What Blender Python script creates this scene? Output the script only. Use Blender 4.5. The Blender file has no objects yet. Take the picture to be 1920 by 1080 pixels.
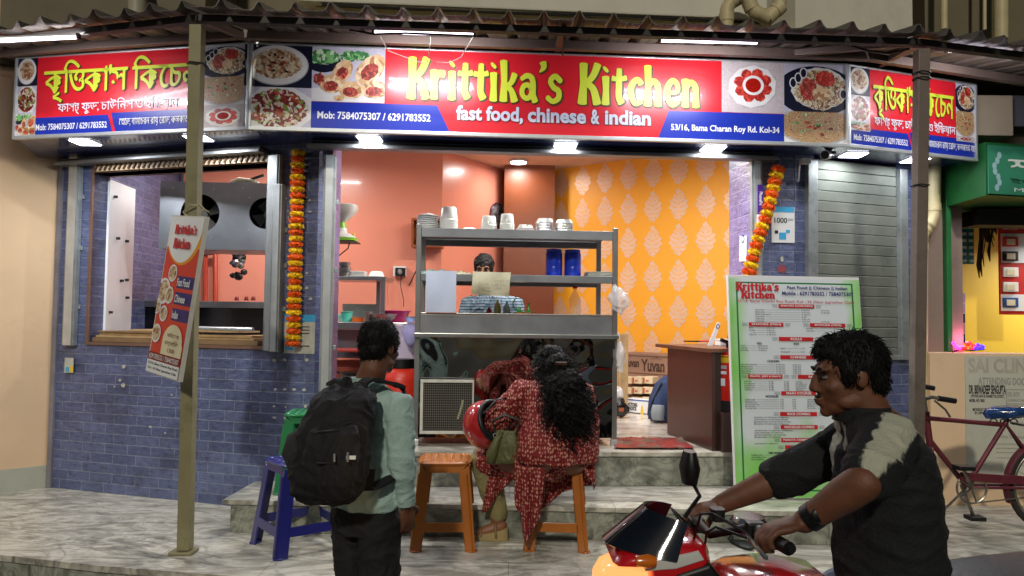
import bpy, bmesh, math, random
from mathutils import Vector, Matrix, noise, Euler
random.seed(7)
S = bpy.context.scene
COL = S.collection
PI = math.pi
rad = math.radians
# ---------------------------------------------------------------- camera
FPX, CAMZ = 1400.0, 1.19          # focal length in pixels of the 1920 wide picture; eye height above the platform
PITCH, ROLL = math.atan(60/1400), 0.0125
cd = bpy.data.cameras.new('camera'); cam = bpy.data.objects.new('camera', cd); COL.objects.link(cam)
cd.sensor_width = 36; cd.lens = 36*FPX/1920; cd.clip_start = 0.05; cd.clip_end = 300
CM = Matrix.Translation((0, 0, CAMZ)) @ Matrix.Rotation(PI/2+PITCH, 4, 'X') @ Matrix.Rotation(ROLL, 4, 'Z')
cam.matrix_world = CM; S.camera = cam
# ---------------------------------------------------------------- world, street light, exposure
w = bpy.data.worlds.new("World"); S.world = w; w.use_nodes = True
nt = w.node_tree; bg = nt.nodes['Background']
sky = nt.nodes.new('ShaderNodeTexSky'); sky.sky_type = 'NISHITA'; sky.sun_disc = False
sky.sun_elevation = rad(38); sky.sun_rotation = rad(200)
nt.links.new(sky.outputs[0], bg.inputs[0]); bg.inputs[1].default_value = 0.013
sl = bpy.data.lights.new('street_light', 'SUN'); sl.energy = 1.3; sl.angle = rad(3); sl.color = (1, .93, .78)
so = bpy.data.objects.new('street_light', sl); COL.objects.link(so)
so.rotation_euler = (Vector((.10, .85, -.50)).to_track_quat('-Z', 'Y')).to_euler()
so.location = (-4, -8, 8)
S.view_settings.view_transform = 'Standard'; S.view_settings.look = 'None'
S.view_settings.exposure = 0.0; S.view_settings.gamma = 1
S.cycles.use_denoising = True; S.cycles.max_bounces = 6; S.cycles.diffuse_bounces = 3
S.cycles.sample_clamp_indirect = 4

# ---------------------------------------------------------------- measuring helpers (a pixel of the photo onto a real plane)
def ray(px, py):
    d = Vector(((px-960)/FPX, -(py-540)/FPX, -1)); return (CM.to_3x3() @ d).normalized()
CP = Vector((0, 0, CAMZ))
def pz(px, py, z):
    d = ray(px, py); return CP + d*((z-CAMZ)/d.z)
def pY(px, py, Y):
    d = ray(px, py); return CP + d*(Y/d.y)
def frame(x, y, z=0, yaw=0): return Matrix.Translation((x, y, z)) @ Matrix.Rotation(yaw, 4, 'Z')
def pix(fr, px, py, v=0):
    inv = fr.inverted(); o = inv @ CP; d = inv.to_3x3() @ ray(px, py)
    t = (v-o.y)/d.y; p = o + d*t; return p.x, p.z
def rect(fr, x0, y0, x1, y1, v=0):
    xm, ym = (x0+x1)/2, (y0+y1)/2
    return pix(fr, x0, ym, v)[0], pix(fr, x1, ym, v)[0], pix(fr, xm, y1, v)[1], pix(fr, xm, y0, v)[1]
F0 = frame(0, 4.62, 0, math.atan(.067))            # main front of the shop
FL = frame(-1.2, 4.575, 0, rad(-17.4))             # left front with the hatch
FR = frame(1.80, 4.74, 0, rad(20))                 # right front with the closed shutter
WF = Matrix.Identity(4)
ROAD, FLOOR = -0.42, 0.39

# ---------------------------------------------------------------- materials
def lin(c):
    if isinstance(c, str):
        c = [int(c[i:i+2], 16)/255 for i in (0, 2, 4)]
        return tuple(x/12.92 if x <= .04045 else ((x+.055)/1.055)**2.4 for x in c)
    return tuple(c)
MC = {}
def mat(name, col, rough=.6, metal=0, var=.12, vs=6, bump=0, bs=60, emis=0, coat=0, alpha=1, trans=0, ecol=None, dirt=0):
    if name in MC: return MC[name]
    m = bpy.data.materials.new(name); m.use_nodes = True; MC[name] = m
    n = m.node_tree.nodes; l = m.node_tree.links; b = n['Principled BSDF']
    c = lin(col)
    b.inputs['Roughness'].default_value = rough; b.inputs['Metallic'].default_value = metal
    b.inputs['Base Color'].default_value = (*c, 1)
    tc = n.new('ShaderNodeTexCoord')
    if var:
        nz = n.new('ShaderNodeTexNoise'); nz.inputs['Scale'].default_value = vs; nz.inputs['Detail'].default_value = 6
        l.new(tc.outputs['Object'], nz.inputs['Vector'])
        r = n.new('ShaderNodeValToRGB'); l.new(nz.outputs[0], r.inputs[0])
        r.color_ramp.elements[0].position = .3; r.color_ramp.elements[1].position = .7
        r.color_ramp.elements[0].color = (*[x*(1-var) for x in c], 1)
        r.color_ramp.elements[1].color = (*[min(1, x*(1+var)) for x in c], 1)
        out = r.outputs[0]
        if dirt:
            n2 = n.new('ShaderNodeTexNoise'); n2.inputs['Scale'].default_value = vs*.5; n2.inputs['Detail'].default_value = 9; n2.inputs['Roughness'].default_value = .7
            l.new(tc.outputs['Object'], n2.inputs['Vector'])
            r2 = n.new('ShaderNodeValToRGB'); l.new(n2.outputs[0], r2.inputs[0])
            r2.color_ramp.elements[0].position = .5; r2.color_ramp.elements[1].position = .62
            mx = n.new('ShaderNodeMix'); mx.data_type = 'RGBA'; mx.inputs[7].default_value = (*[x*(1-dirt) for x in c], 1)
            l.new(r2.outputs[0], mx.inputs[0]); l.new(out, mx.inputs[6]); out = mx.outputs[2]
        l.new(out, b.inputs['Base Color'])
    if bump:
        nb = n.new('ShaderNodeTexNoise'); nb.inputs['Scale'].default_value = bs; nb.inputs['Detail'].default_value = 5
        l.new(tc.outputs['Object'], nb.inputs['Vector'])
        bp = n.new('ShaderNodeBump'); bp.inputs['Strength'].default_value = bump; bp.inputs['Distance'].default_value = .01
        l.new(nb.outputs[0], bp.inputs['Height']); l.new(bp.outputs[0], b.inputs['Normal'])
    if emis:
        b.inputs['Emission Color'].default_value = (*lin(ecol or col), 1); b.inputs['Emission Strength'].default_value = emis
    if coat: b.inputs['Coat Weight'].default_value = coat; b.inputs['Coat Roughness'].default_value = .08
    if alpha < 1: b.inputs['Alpha'].default_value = alpha
    if trans: b.inputs['Transmission Weight'].default_value = trans
    return m
def nodes(name):
    m = bpy.data.materials.new(name); m.use_nodes = True; MC[name] = m
    n = m.node_tree.nodes; return m, n, m.node_tree.links, n['Principled BSDF']
def ramp(n, l, src, stops, interp='LINEAR'):
    r = n.new('ShaderNodeValToRGB'); l.new(src, r.inputs[0]); e = r.color_ramp.elements; r.color_ramp.interpolation = interp
    while len(e) < len(stops): e.new(.5)
    for i, (p, c) in enumerate(stops): e[i].position = p; e[i].color = (*lin(c), 1)
    return r.outputs[0]
def mk_tile(name, c1, c2, mortar, rough=.38, bw=.19, rh=.066):
    m, n, l, b = nodes(name)
    tc = n.new('ShaderNodeTexCoord')
    br = n.new('ShaderNodeTexBrick'); l.new(tc.outputs['UV'], br.inputs['Vector'])
    br.inputs['Scale'].default_value = 1; br.inputs['Mortar Size'].default_value = .0042; br.inputs['Mortar Smooth'].default_value = .35
    br.inputs['Brick Width'].default_value = bw; br.inputs['Row Height'].default_value = rh; br.offset = .37
    br.inputs['Color1'].default_value = (*lin(c1), 1); br.inputs['Color2'].default_value = (*lin(c2), 1); br.inputs['Mortar'].default_value = (*lin(mortar), 1)
    br.inputs['Bias'].default_value = -.1
    nz = n.new('ShaderNodeTexNoise'); nz.inputs['Scale'].default_value = 34; nz.inputs['Detail'].default_value = 8; nz.inputs['Roughness'].default_value = .7
    mp = n.new('ShaderNodeMapping'); mp.inputs['Scale'].default_value = (.6, 1, 1); l.new(tc.outputs['UV'], mp.inputs[0]); l.new(mp.outputs[0], nz.inputs['Vector'])
    rr = ramp(n, l, nz.outputs[0], [(.30, (.36, .36, .42)), (.45, (.84, .84, .88)), (.72, (1.26, 1.26, 1.24))])
    mx = n.new('ShaderNodeMix'); mx.data_type = 'RGBA'; mx.blend_type = 'MULTIPLY'; mx.inputs[0].default_value = 1
    l.new(br.outputs[0], mx.inputs[6]); l.new(rr, mx.inputs[7])
    ng = n.new('ShaderNodeTexNoise'); ng.inputs['Scale'].default_value = 2.6; ng.inputs['Detail'].default_value = 8; ng.inputs['Roughness'].default_value = .68; l.new(tc.outputs['UV'], ng.inputs['Vector'])
    mg = n.new('ShaderNodeMix'); mg.data_type = 'RGBA'; mg.blend_type = 'MULTIPLY'; mg.inputs[0].default_value = 1; l.new(mx.outputs[2], mg.inputs[6]); l.new(ramp(n, l, ng.outputs[0], [(.34, (.52, .52, .50)), (.5, (.95, .95, .95)), (.7, (1.12, 1.12, 1.1))]), mg.inputs[7])
    l.new(mg.outputs[2], b.inputs['Base Color']); b.inputs['Roughness'].default_value = rough
    b.inputs['Coat Weight'].default_value = .25; b.inputs['Coat Roughness'].default_value = .25
    ad = n.new('ShaderNodeMath'); ad.operation = 'MULTIPLY_ADD'; l.new(br.outputs['Fac'], ad.inputs[0]); ad.inputs[1].default_value = -.45; l.new(nz.outputs[0], ad.inputs[2])
    bp = n.new('ShaderNodeBump'); bp.inputs['Strength'].default_value = .7; bp.inputs['Distance'].default_value = .014
    l.new(ad.outputs[0], bp.inputs['Height']); l.new(bp.outputs[0], b.inputs['Normal'])
    return m
def mk_marble(name, a, bcol, c, rough=.3, sc=1.3):
    m, n, l, b = nodes(name)
    g = n.new('ShaderNodeNewGeometry')
    mp = n.new('ShaderNodeMapping'); mp.inputs['Rotation'].default_value = (0, 0, .5); mp.inputs['Scale'].default_value = (1, 2.6, 1); l.new(g.outputs['Position'], mp.inputs[0])
    nz = n.new('ShaderNodeTexNoise'); nz.inputs['Scale'].default_value = sc; nz.inputs['Detail'].default_value = 9; nz.inputs['Distortion'].default_value = 2.2; nz.inputs['Roughness'].default_value = .62
    l.new(mp.outputs[0], nz.inputs['Vector'])
    o = ramp(n, l, nz.outputs[0], [(.3, a), (.43, bcol), (.5, c), (.56, bcol), (.66, a), (.8, c)])
    n2 = n.new('ShaderNodeTexNoise'); n2.inputs['Scale'].default_value = 11; n2.inputs['Detail'].default_value = 8; n2.inputs['Roughness'].default_value = .7; l.new(g.outputs['Position'], n2.inputs['Vector'])
    r2 = ramp(n, l, n2.outputs[0], [(.3, (.66, .64, .6)), (.55, (1, 1, 1))])
    n3 = n.new('ShaderNodeTexNoise'); n3.inputs['Scale'].default_value = sc*1.7; n3.inputs['Detail'].default_value = 7; n3.inputs['Distortion'].default_value = 1.2; l.new(mp.outputs[0], n3.inputs['Vector'])
    r3 = ramp(n, l, n3.outputs[0], [(.455, (1, 1, 1)), (.49, (.55, .56, .55)), (.5, (.42, .43, .43)), (.515, (.8, .8, .8)), (.56, (1, 1, 1))])
    br = n.new('ShaderNodeTexBrick'); br.inputs['Scale'].default_value = 1; br.inputs['Brick Width'].default_value = 1.15; br.inputs['Row Height'].default_value = .62; br.inputs['Mortar Size'].default_value = .0022
    for k in ('Color1', 'Color2'): br.inputs[k].default_value = (1, 1, 1, 1)
    br.inputs['Mortar'].default_value = (.3, .3, .28, 1); l.new(g.outputs['Position'], br.inputs['Vector'])
    m3 = n.new('ShaderNodeMix'); m3.data_type = 'RGBA'; m3.blend_type = 'MULTIPLY'; m3.inputs[0].default_value = .75; l.new(o, m3.inputs[6]); l.new(r3, m3.inputs[7])
    m4 = n.new('ShaderNodeMix'); m4.data_type = 'RGBA'; m4.blend_type = 'MULTIPLY'; m4.inputs[0].default_value = .7; l.new(m3.outputs[2], m4.inputs[6]); l.new(br.outputs[0], m4.inputs[7]); o = m4.outputs[2]
    mx = n.new('ShaderNodeMix'); mx.data_type = 'RGBA'; mx.blend_type = 'MULTIPLY'; mx.inputs[0].default_value = .8
    l.new(o, mx.inputs[6]); l.new(r2, mx.inputs[7]); l.new(mx.outputs[2], b.inputs['Base Color'])
    rg = n.new('ShaderNodeMapRange'); rg.inputs[3].default_value = rough*.7; rg.inputs[4].default_value = rough*1.7; l.new(n2.outputs[0], rg.inputs[0]); l.new(rg.outputs[0], b.inputs['Roughness'])
    return m
def mk_food(name, cols, scale=60, kind='v', rough=.5):
    m, n, l, b = nodes(name)
    tc = n.new('ShaderNodeTexCoord')
    nz = n.new('ShaderNodeTexNoise'); nz.inputs['Scale'].default_value = scale*.4; nz.inputs['Detail'].default_value = 5; l.new(tc.outputs['Object'], nz.inputs['Vector'])
    mx = n.new('ShaderNodeMix'); mx.data_type = 'RGBA'; mx.inputs[0].default_value = .06; l.new(tc.outputs['Object'], mx.inputs[6]); l.new(nz.outputs[1], mx.inputs[7])
    if kind == 'v':
        v = n.new('ShaderNodeTexVoronoi'); v.inputs['Scale'].default_value = scale; l.new(mx.outputs[2], v.inputs['Vector'])
        sp = n.new('ShaderNodeSeparateColor'); l.new(v.outputs['Color'], sp.inputs[0]); src = sp.outputs[0]
    else:
        v = n.new('ShaderNodeTexWave'); v.inputs['Scale'].default_value = scale*.5; v.inputs['Distortion'].default_value = 22; v.inputs['Detail'].default_value = 3; v.inputs['Detail Scale'].default_value = 1.2
        l.new(mx.outputs[2], v.inputs['Vector']); src = v.outputs['Fac']
    k = len(cols); o = ramp(n, l, src, [((i+.0)/k if kind == 'v' else (i+.5)/k, c) for i, c in enumerate(cols)], 'CONSTANT' if kind == 'v' else 'LINEAR')
    l.new(o, b.inputs['Base Color']); b.inputs['Roughness'].default_value = rough; b.inputs['Coat Weight'].default_value = .5; b.inputs['Coat Roughness'].default_value = .3
    return m
TILE = mk_tile('blue_cladding_tile', '616b91', '4e587e', '7c849c')
TILEL = mk_tile('lilac_cladding_tile', '8f86b8', '857cb0', '9c93bb', .3, .2, .09)
MARB = mk_marble('grey_marble', '86847a', 'b4b1a4', 'd0cdc0', .28)
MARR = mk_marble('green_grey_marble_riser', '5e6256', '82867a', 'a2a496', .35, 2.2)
INFL = mk_marble('pale_floor_tile', 'c0b6aa', 'cfc6ba', 'd8cfc4', .15, .8)
STEEL = mat('brushed_steel', 'a8aaa8', .3, .9, .12, 9, .05, 90)
DSTEEL = mat('dull_steel', '85888a', .42, .7, .2, 5)
GALV = mat('galvanised_steel', 'a0a6a6', .45, .55, .18, 14, .05, 40, dirt=.25)
ALU = mat('aluminium_trim', 'c9cdce', .35, .6, .1, 10)
DARK = mat('dark_painted_metal', '1d1d1c', .5, .2, .3, 8)
BLK = mat('black_plastic', '0c0c0d', .45, 0, .2)
WHITE = mat('white_plastic', 'dcdedc', .4, 0, .04)
PEACH = mat('peach_painted_plaster', 'd8ba96', .75, 0, .08, 2.2, .15, 12, dirt=.12)
SALMON = mat('salmon_gloss_paint', 'e4917a', .28, 0, .04, 1.2, .03, 5, coat=.35)
ORBR = mat('burnt_orange_paint', '743610', .4, 0, .04)
YELW = mat('saffron_painted_wall', 'f2a828', .5, 0, .04, 2)
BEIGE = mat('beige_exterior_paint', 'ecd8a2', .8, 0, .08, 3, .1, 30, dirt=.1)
GRYP = mat('grey_exterior_paint', 'd4d0be', .8, 0, .08, 3, .1, 30, dirt=.12)
SOFF = mat('navy_soffit_panel', '2b3566', .22, .0, .15, 3, coat=.6)
CREAM = mat('cream_pipe', 'c2b48a', .5, 0, .12, 6, dirt=.2)

# ---------------------------------------------------------------- mesh builder
class MB:
    def __init__(s, fr=WF): s.fr = fr; s.v = []; s.f = []; s.m = []; s.uv = []
    def add(s, vs, fs, mi=0, uvs=None):
        o = len(s.v); s.v += [Vector(v) for v in vs]
        for k, f in enumerate(fs):
            s.f.append([o+i for i in f]); s.m.append(mi)
            if uvs is None:
                p = [Vector(vs[i]) for i in f]
                nrm = Vector((0, 0, 0))
                for i in range(len(p)):
                    a, b = p[i], p[(i+1) % len(p)]; nrm += a.cross(b)
                ax = max(range(3), key=lambda i: abs(nrm[i]))
                s.uv.append([((q.y, q.z) if ax == 0 else (q.x, q.z) if ax == 1 else (q.x, q.y)) for q in p])
            else: s.uv.append([uvs[i] for i in f])
        return s
    def box(s, x0, x1, y0, y1, z0, z1, mi=0):
        x0, x1 = sorted((x0, x1)); y0, y1 = sorted((y0, y1)); z0, z1 = sorted((z0, z1))
        return s.add([(x, y, z) for z in (z0, z1) for y in (y0, y1) for x in (x0, x1)],
                     [(0, 2, 3, 1), (4, 5, 7, 6), (0, 1, 5, 4), (2, 6, 7, 3), (0, 4, 6, 2), (1, 3, 7, 5)], mi)
    def prect(s, x0, y0, x1, y1, v0, v1, mi=0):
        a, b, c, d = rect(s.fr, x0, y0, x1, y1, v0); return s.box(a, b, v0, v1, c, d, mi)
    def bar(s, p0, p1, w, h=None, mi=0, up=(0, 0, 1)):
        h = h or w; p0, p1 = Vector(p0), Vector(p1); d = (p1-p0).normalized(); up = Vector(up)
        if abs(d.dot(up)) > .98: up = Vector((0, 1, 0))
        x = d.cross(up).normalized()*w/2; y = x.cross(d).normalized()*h/2
        return s.add([p+a*x+b*y for p in (p0, p1) for a, b in ((-1, -1), (1, -1), (1, 1), (-1, 1))],
                     [(0, 3, 2, 1), (4, 5, 6, 7), (0, 1, 5, 4), (1, 2, 6, 5), (2, 3, 7, 6), (3, 0, 4, 7)], mi)
    def tube(s, pts, r, n=8, mi=0, cap=True, round_=False):
        pts = [Vector(p) for p in pts]; k = len(pts)
        rs = list(r) if isinstance(r, (list, tuple)) else [r]*k
        if round_:
            d0 = (pts[0]-pts[1]).normalized(); d1 = (pts[-1]-pts[-2]).normalized()
            a = [(pts[0]+d0*rs[0]*math.sin(t), rs[0]*math.cos(t)) for t in (1.35, .95, .5)]
            b = [(pts[-1]+d1*rs[-1]*math.sin(t), rs[-1]*math.cos(t)) for t in (.5, .95, 1.35)]
            pts = [q[0] for q in a]+pts+[q[0] for q in b]; rs = [q[1] for q in a]+rs+[q[1] for q in b]; k = len(pts)
        vs = []; ux = None
        for i, p in enumerate(pts):
            d = (pts[min(i+1, k-1)]-pts[max(i-1, 0)]).normalized()
            if ux is None:
                u = Vector((0, 0, 1)) if abs(d.z) < .9 else Vector((1, 0, 0)); ux = d.cross(u).normalized()
            else:
                ux = (ux-d*ux.dot(d)).normalized()
            uy = d.cross(ux)
            vs += [p+(ux*math.cos(2*PI*j/n)+uy*math.sin(2*PI*j/n))*rs[i] for j in range(n)]
        fs = [(i*n+j, i*n+(j+1) % n, (i+1)*n+(j+1) % n, (i+1)*n+j) for i in range(k-1) for j in range(n)]
        if cap: fs += [tuple(range(n))[::-1], tuple((k-1)*n+j for j in range(n))]
        return s.add(vs, fs, mi)
    def lathe(s, prof, c=(0, 0, 0), n=24, mi=0, M=None, sx=1, sy=1):
        c = Vector(c); vs = []
        for r, z in prof:
            for j in range(n):
                p = Vector((r*sx*math.cos(2*PI*j/n), r*sy*math.sin(2*PI*j/n), z))
                if M: p = M @ p
                vs.append(c+p)
        k = len(prof)
        fs = [(i*n+j, i*n+(j+1) % n, (i+1)*n+(j+1) % n, (i+1)*n+j) for i in range(k-1) for j in range(n)]
        fs += [tuple(range(n))[::-1], tuple((k-1)*n+j for j in range(n))]
        return s.add(vs, fs, mi)
    def loft(s, secs, n=20, mi=0, pw=1.0):
        vs = []
        for sec in secs:
            c, a, b = Vector(sec[0]), sec[1], sec[2]; M = sec[3] if len(sec) > 3 and sec[3] else Matrix.Identity(3)
            for j in range(n):
                t = 2*PI*j/n; x, y = math.cos(t), math.sin(t)
                x = math.copysign(abs(x)**pw, x); y = math.copysign(abs(y)**pw, y)
                vs.append(c+M @ Vector((a*x, b*y, 0)))
        k = len(secs)
        fs = [(i*n+j, i*n+(j+1) % n, (i+1)*n+(j+1) % n, (i+1)*n+j) for i in range(k-1) for j in range(n)]
        fs += [tuple(range(n))[::-1], tuple((k-1)*n+j for j in range(n))]
        return s.add(vs, fs, mi)
    def ball(s, c, r, mi=0, n=16, k=9, M=None):
        if not isinstance(r, (tuple, list)): r = (r, r, r)
        c = Vector(c); vs = []
        for i in range(1, k):
            a = PI*i/k
            for j in range(n):
                p = Vector((r[0]*math.sin(a)*math.cos(2*PI*j/n), r[1]*math.sin(a)*math.sin(2*PI*j/n), -r[2]*math.cos(a)))
                vs.append(c+(M @ p if M else p))
        t0 = Vector((0, 0, -r[2])); t1 = Vector((0, 0, r[2]))
        vs += [c+(M @ t0 if M else t0), c+(M @ t1 if M else t1)]; a, b = len(vs)-2, len(vs)-1
        fs = [(i*n+j, i*n+(j+1) % n, (i+1)*n+(j+1) % n, (i+1)*n+j) for i in range(k-2) for j in range(n)]
        fs += [(a, (j+1) % n, j) for j in range(n)]+[(b, (k-2)*n+j, (k-2)*n+(j+1) % n) for j in range(n)]
        return s.add(vs, fs, mi)
    def poly(s, pts, v, mi=0):      # flat polygon given as (u, z) in the plane y = v, facing -y
        return s.add([(u, v, z) for u, z in pts], [tuple(range(len(pts)))], mi)
    def prism(s, pts, v0, v1, mi=0):  # (u, z) outline extruded in y
        n = len(pts)
        vs = [(u, v0, z) for u, z in pts]+[(u, v1, z) for u, z in pts]
        return s.add(vs, [tuple(range(n)), tuple(range(2*n-1, n-1, -1))]+[(i, n+i, n+(i+1) % n, (i+1) % n) for i in range(n)], mi)
    def build(s, name, mats, parent=None, smooth=None, bevel=0, post=None, label=None):
        if not isinstance(mats, (list, tuple)): mats = [mats]
        W_ = [s.fr @ v for v in s.v]
        if parent is not None:
            Mi = wm(parent).inverted(); org = None
        else:
            xs = [v.x for v in W_]; ys = [v.y for v in W_]; zs = [v.z for v in W_]
            org = Vector(((min(xs)+max(xs))/2, (min(ys)+max(ys))/2, min(zs))); Mi = Matrix.Translation(-org)
        me = bpy.data.meshes.new(name); me.from_pydata([Mi @ v for v in W_], [], s.f)
        uvl = me.uv_layers.new(name='UVMap'); k = 0; data = []
        for u in s.uv:
            for a in u: data += [a[0], a[1]]
        uvl.data.foreach_set('uv', data)
        for m in mats: me.materials.append(m)
        me.polygons.foreach_set('material_index', s.m)
        me.validate()
        bm = bmesh.new(); bm.from_mesh(me)
        if bevel:
            es = [e for e in bm.edges if len(e.link_faces) == 2 and e.calc_face_angle(0) > .6]
            bmesh.ops.bevel(bm, geom=es, offset=bevel, segments=2, profile=.6, affect='EDGES', clamp_overlap=True)
        bm.to_mesh(me); bm.free()
        if post: me = post(me)
        if smooth is not None:
            me.polygons.foreach_set('use_smooth', [True]*len(me.polygons))
            if smooth < 180: me.set_sharp_from_angle(angle=rad(smooth))
        me.update()
        o = bpy.data.objects.new(name, me); COL.objects.link(o)
        if parent is not None: o.parent = parent
        else: o.location = org
        if label: o['label'] = label
        return o
def wm(o):
    M = o.matrix_basis.copy()
    while o.parent: o = o.parent; M = o.matrix_basis @ M
    return M
def tag(o, label, cat, group=None, kind=None):
    if label: o['label'] = label
    if cat: o['category'] = cat
    if group: o['group'] = group
    if kind: o['kind'] = kind
    return o
def thing(name, label, cat, loc=(0, 0, 0), yaw=0, group=None):
    o = bpy.data.objects.new(name, None); COL.objects.link(o); o.empty_display_size = .1
    o.location = loc; o.rotation_euler = (0, 0, yaw)
    return tag(o, label, cat, group)
def dup(root, loc, yaw=None, label=None, parent=None):
    r = root.copy(); COL.objects.link(r); r.location = loc
    if yaw is not None: r.rotation_euler = (0, 0, yaw)
    if label: r['label'] = label
    for ch in list(root.children):
        c = ch.copy(); COL.objects.link(c); c.parent = r
        for g in ch.children:
            d = g.copy(); COL.objects.link(d); d.parent = c
    return r
def remesh(voxel, smooth=4, disp=None):
    def f(me):
        o = bpy.data.objects.new('tmp', me); COL.objects.link(o)
        r = o.modifiers.new('r', 'REMESH'); r.mode = 'VOXEL'; r.voxel_size = voxel
        if smooth:
            q = o.modifiers.new('s', 'SMOOTH'); q.iterations = smooth; q.factor = .5
        dg = bpy.context.evaluated_depsgraph_get()
        m2 = bpy.data.meshes.new_from_object(o.evaluated_get(dg)); mats = [m for m in me.materials]
        bpy.data.objects.remove(o)
        m2.materials.clear()
        for m in mats: m2.materials.append(m)
        if disp:
            ns = [v.normal.copy() for v in m2.vertices]
            for v, nn in zip(m2.vertices, ns): v.co += nn*disp(v.co, nn)
        return m2
    return f
def folds(amp, sc=(9, 9, 4), seed=0):
    def d(p, n):
        q = Vector((p.x*sc[0]+seed, p.y*sc[1], p.z*sc[2]))
        w_ = noise.noise(q*.6)*1.5; a = noise.noise(q+Vector((w_, w_, w_*.5))); b = noise.noise(q*2.1+Vector((5, w_, 0)))
        return amp*(1.1*max(0, 1-abs(a)*5)+.6*max(0, 1-abs(b)*4)+.5*noise.noise(q*.8)-.3)
    return d
# ---------------------------------------------------------------- lettering
_tc = {}
def glyphs(s, bold=0.0):
    k = (s, bold)
    if k in _tc: return _tc[k]
    cu = bpy.data.curves.new('t', 'FONT'); cu.body = s; cu.size = 1; cu.offset = bold; cu.resolution_u = 3
    o = bpy.data.objects.new('t', cu); COL.objects.link(o)
    dg = bpy.context.evaluated_depsgraph_get(); dg.update()
    me = bpy.data.meshes.new_from_object(o.evaluated_get(dg))
    vs = [(v.co.x, v.co.y) for v in me.vertices]; fs = [tuple(p.vertices) for p in me.polygons]
    bpy.data.objects.remove(o); bpy.data.curves.remove(cu); bpy.data.meshes.remove(me)
    _tc[k] = (vs, fs); return vs, fs
def bbox(vs):
    xs = [v[0] for v in vs]; ys = [v[1] for v in vs]; return min(xs), max(xs), min(ys), max(ys)
def txt(mb, s, u0, u1, z0, z1, v, mi=0, bold=0.0, shear=0):
    vs, fs = glyphs(s, bold)
    if not vs: return
    a, b, c, d = bbox(vs); kx = (u1-u0)/(b-a); kz = (z1-z0)/(d-c)
    mb.add([(u0+(x-a)*kx+shear*(y-c)*kz, v, z0+(y-c)*kz) for x, y in vs], fs, mi)
def txtl(mb, s, u, z, h, v, mi=0, bold=0.0, xs=1.0, center=False, maxw=None):   # height of capitals h
    vs, fs = glyphs(s, bold)
    if not vs: return 0
    k = h/.73; a, b, c, d = bbox(vs); kx = k*xs
    if maxw and (b-a)*kx > maxw: kx = maxw/(b-a)
    o = u-((a+b)/2*kx if center else a*kx)
    mb.add([(o+x*kx, v, z+y*k) for x, y in vs], fs, mi); return (b-a)*kx
def ptxt(mb, s, x0, y0, x1, y1, v, mi=0, bold=0.0):
    a, b, c, d = rect(mb.fr, x0, y0, x1, y1, v); txt(mb, s, a, b, c, d, v, mi, bold)
# round hand-cut display letters: strokes (points, widths), advance
def _arc(cx, cy, rx, ry, a0, a1, k=7):
    return [(cx+rx*math.cos(rad(a0+(a1-a0)*i/(k-1))), cy+ry*math.sin(rad(a0+(a1-a0)*i/(k-1)))) for i in range(k)]
HOBO = {
 'K': (.62, [([(.13, .0), (.16, .5), (.16, 1.0)], (.25, .18, .22)), ([(.53, 1.0), (.42, .72), (.24, .5)], (.20, .17, .15)), ([(.24, .52), (.42, .36), (.52, .0)], (.15, .18, .22))]),
 'r': (.47, [([(.12, .0), (.13, .35), (.11, .70)], (.2, .16, .2)), ([(.14, .42), (.22, .62), (.38, .62)], (.12, .16, .2))]),
 'i': (.27, [([(.12, .0), (.13, .35), (.12, .68)], (.21, .16, .2)), ([(.11, .87), (.13, .89)], (.19, .19))]),
 't': (.42, [([(.21, .9), (.2, .5), (.2, .2), (.27, .04)], (.14, .17, .17, .2)), ([(.03, .66), (.2, .64), (.39, .68)], (.14, .11, .14))]),
 'k': (.52, [([(.12, .0), (.14, .5), (.12, 1.0)], (.21, .16, .2)), ([(.42, .68), (.34, .48), (.2, .36)], (.17, .14, .12)), ([(.2, .38), (.34, .25), (.42, .0)], (.12, .15, .2))]),
 'a': (.53, [(_arc(.23, .25, .13, .17, 20, 380, 15), (.13,)*15), ([(.08, .56), (.22, .65), (.36, .60), (.40, .40), (.40, .18), (.46, .0)], (.11, .14, .15, .15, .15, .17))]),
 "'": (.22, [([(.13, 1.0), (.15, .88), (.05, .76)], (.19, .15, .04))]),
 's': (.44, [([(.37, .56), (.24, .66), (.12, .54), (.2, .38), (.34, .28), (.33, .1), (.18, .02), (.06, .1)], (.15, .14, .14, .15, .15, .15, .13, .14))]),
 'c': (.42, [([(.37, .54), (.26, .65), (.12, .5), (.10, .28), (.2, .05), (.38, .1)], (.16, .14, .17, .17, .15, .13))]),
 'h': (.54, [([(.12, .0), (.13, .5), (.12, 1.0)], (.21, .16, .2)), ([(.14, .46), (.26, .62), (.38, .52), (.4, .3), (.4, .0)], (.10, .15, .16, .16, .2))]),
 'e': (.46, [([(.12, .33), (.36, .37), (.36, .56), (.24, .65), (.12, .5), (.1, .26), (.22, .04), (.38, .1)], (.1, .11, .13, .14, .16, .17, .15, .12))]),
 'n': (.54, [([(.12, .0), (.13, .35), (.11, .68)], (.2, .16, .2)), ([(.14, .46), (.26, .62), (.38, .52), (.4, .3), (.4, .0)], (.10, .15, .16, .16, .2))]),
 ' ': (.26, []),
}
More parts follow.
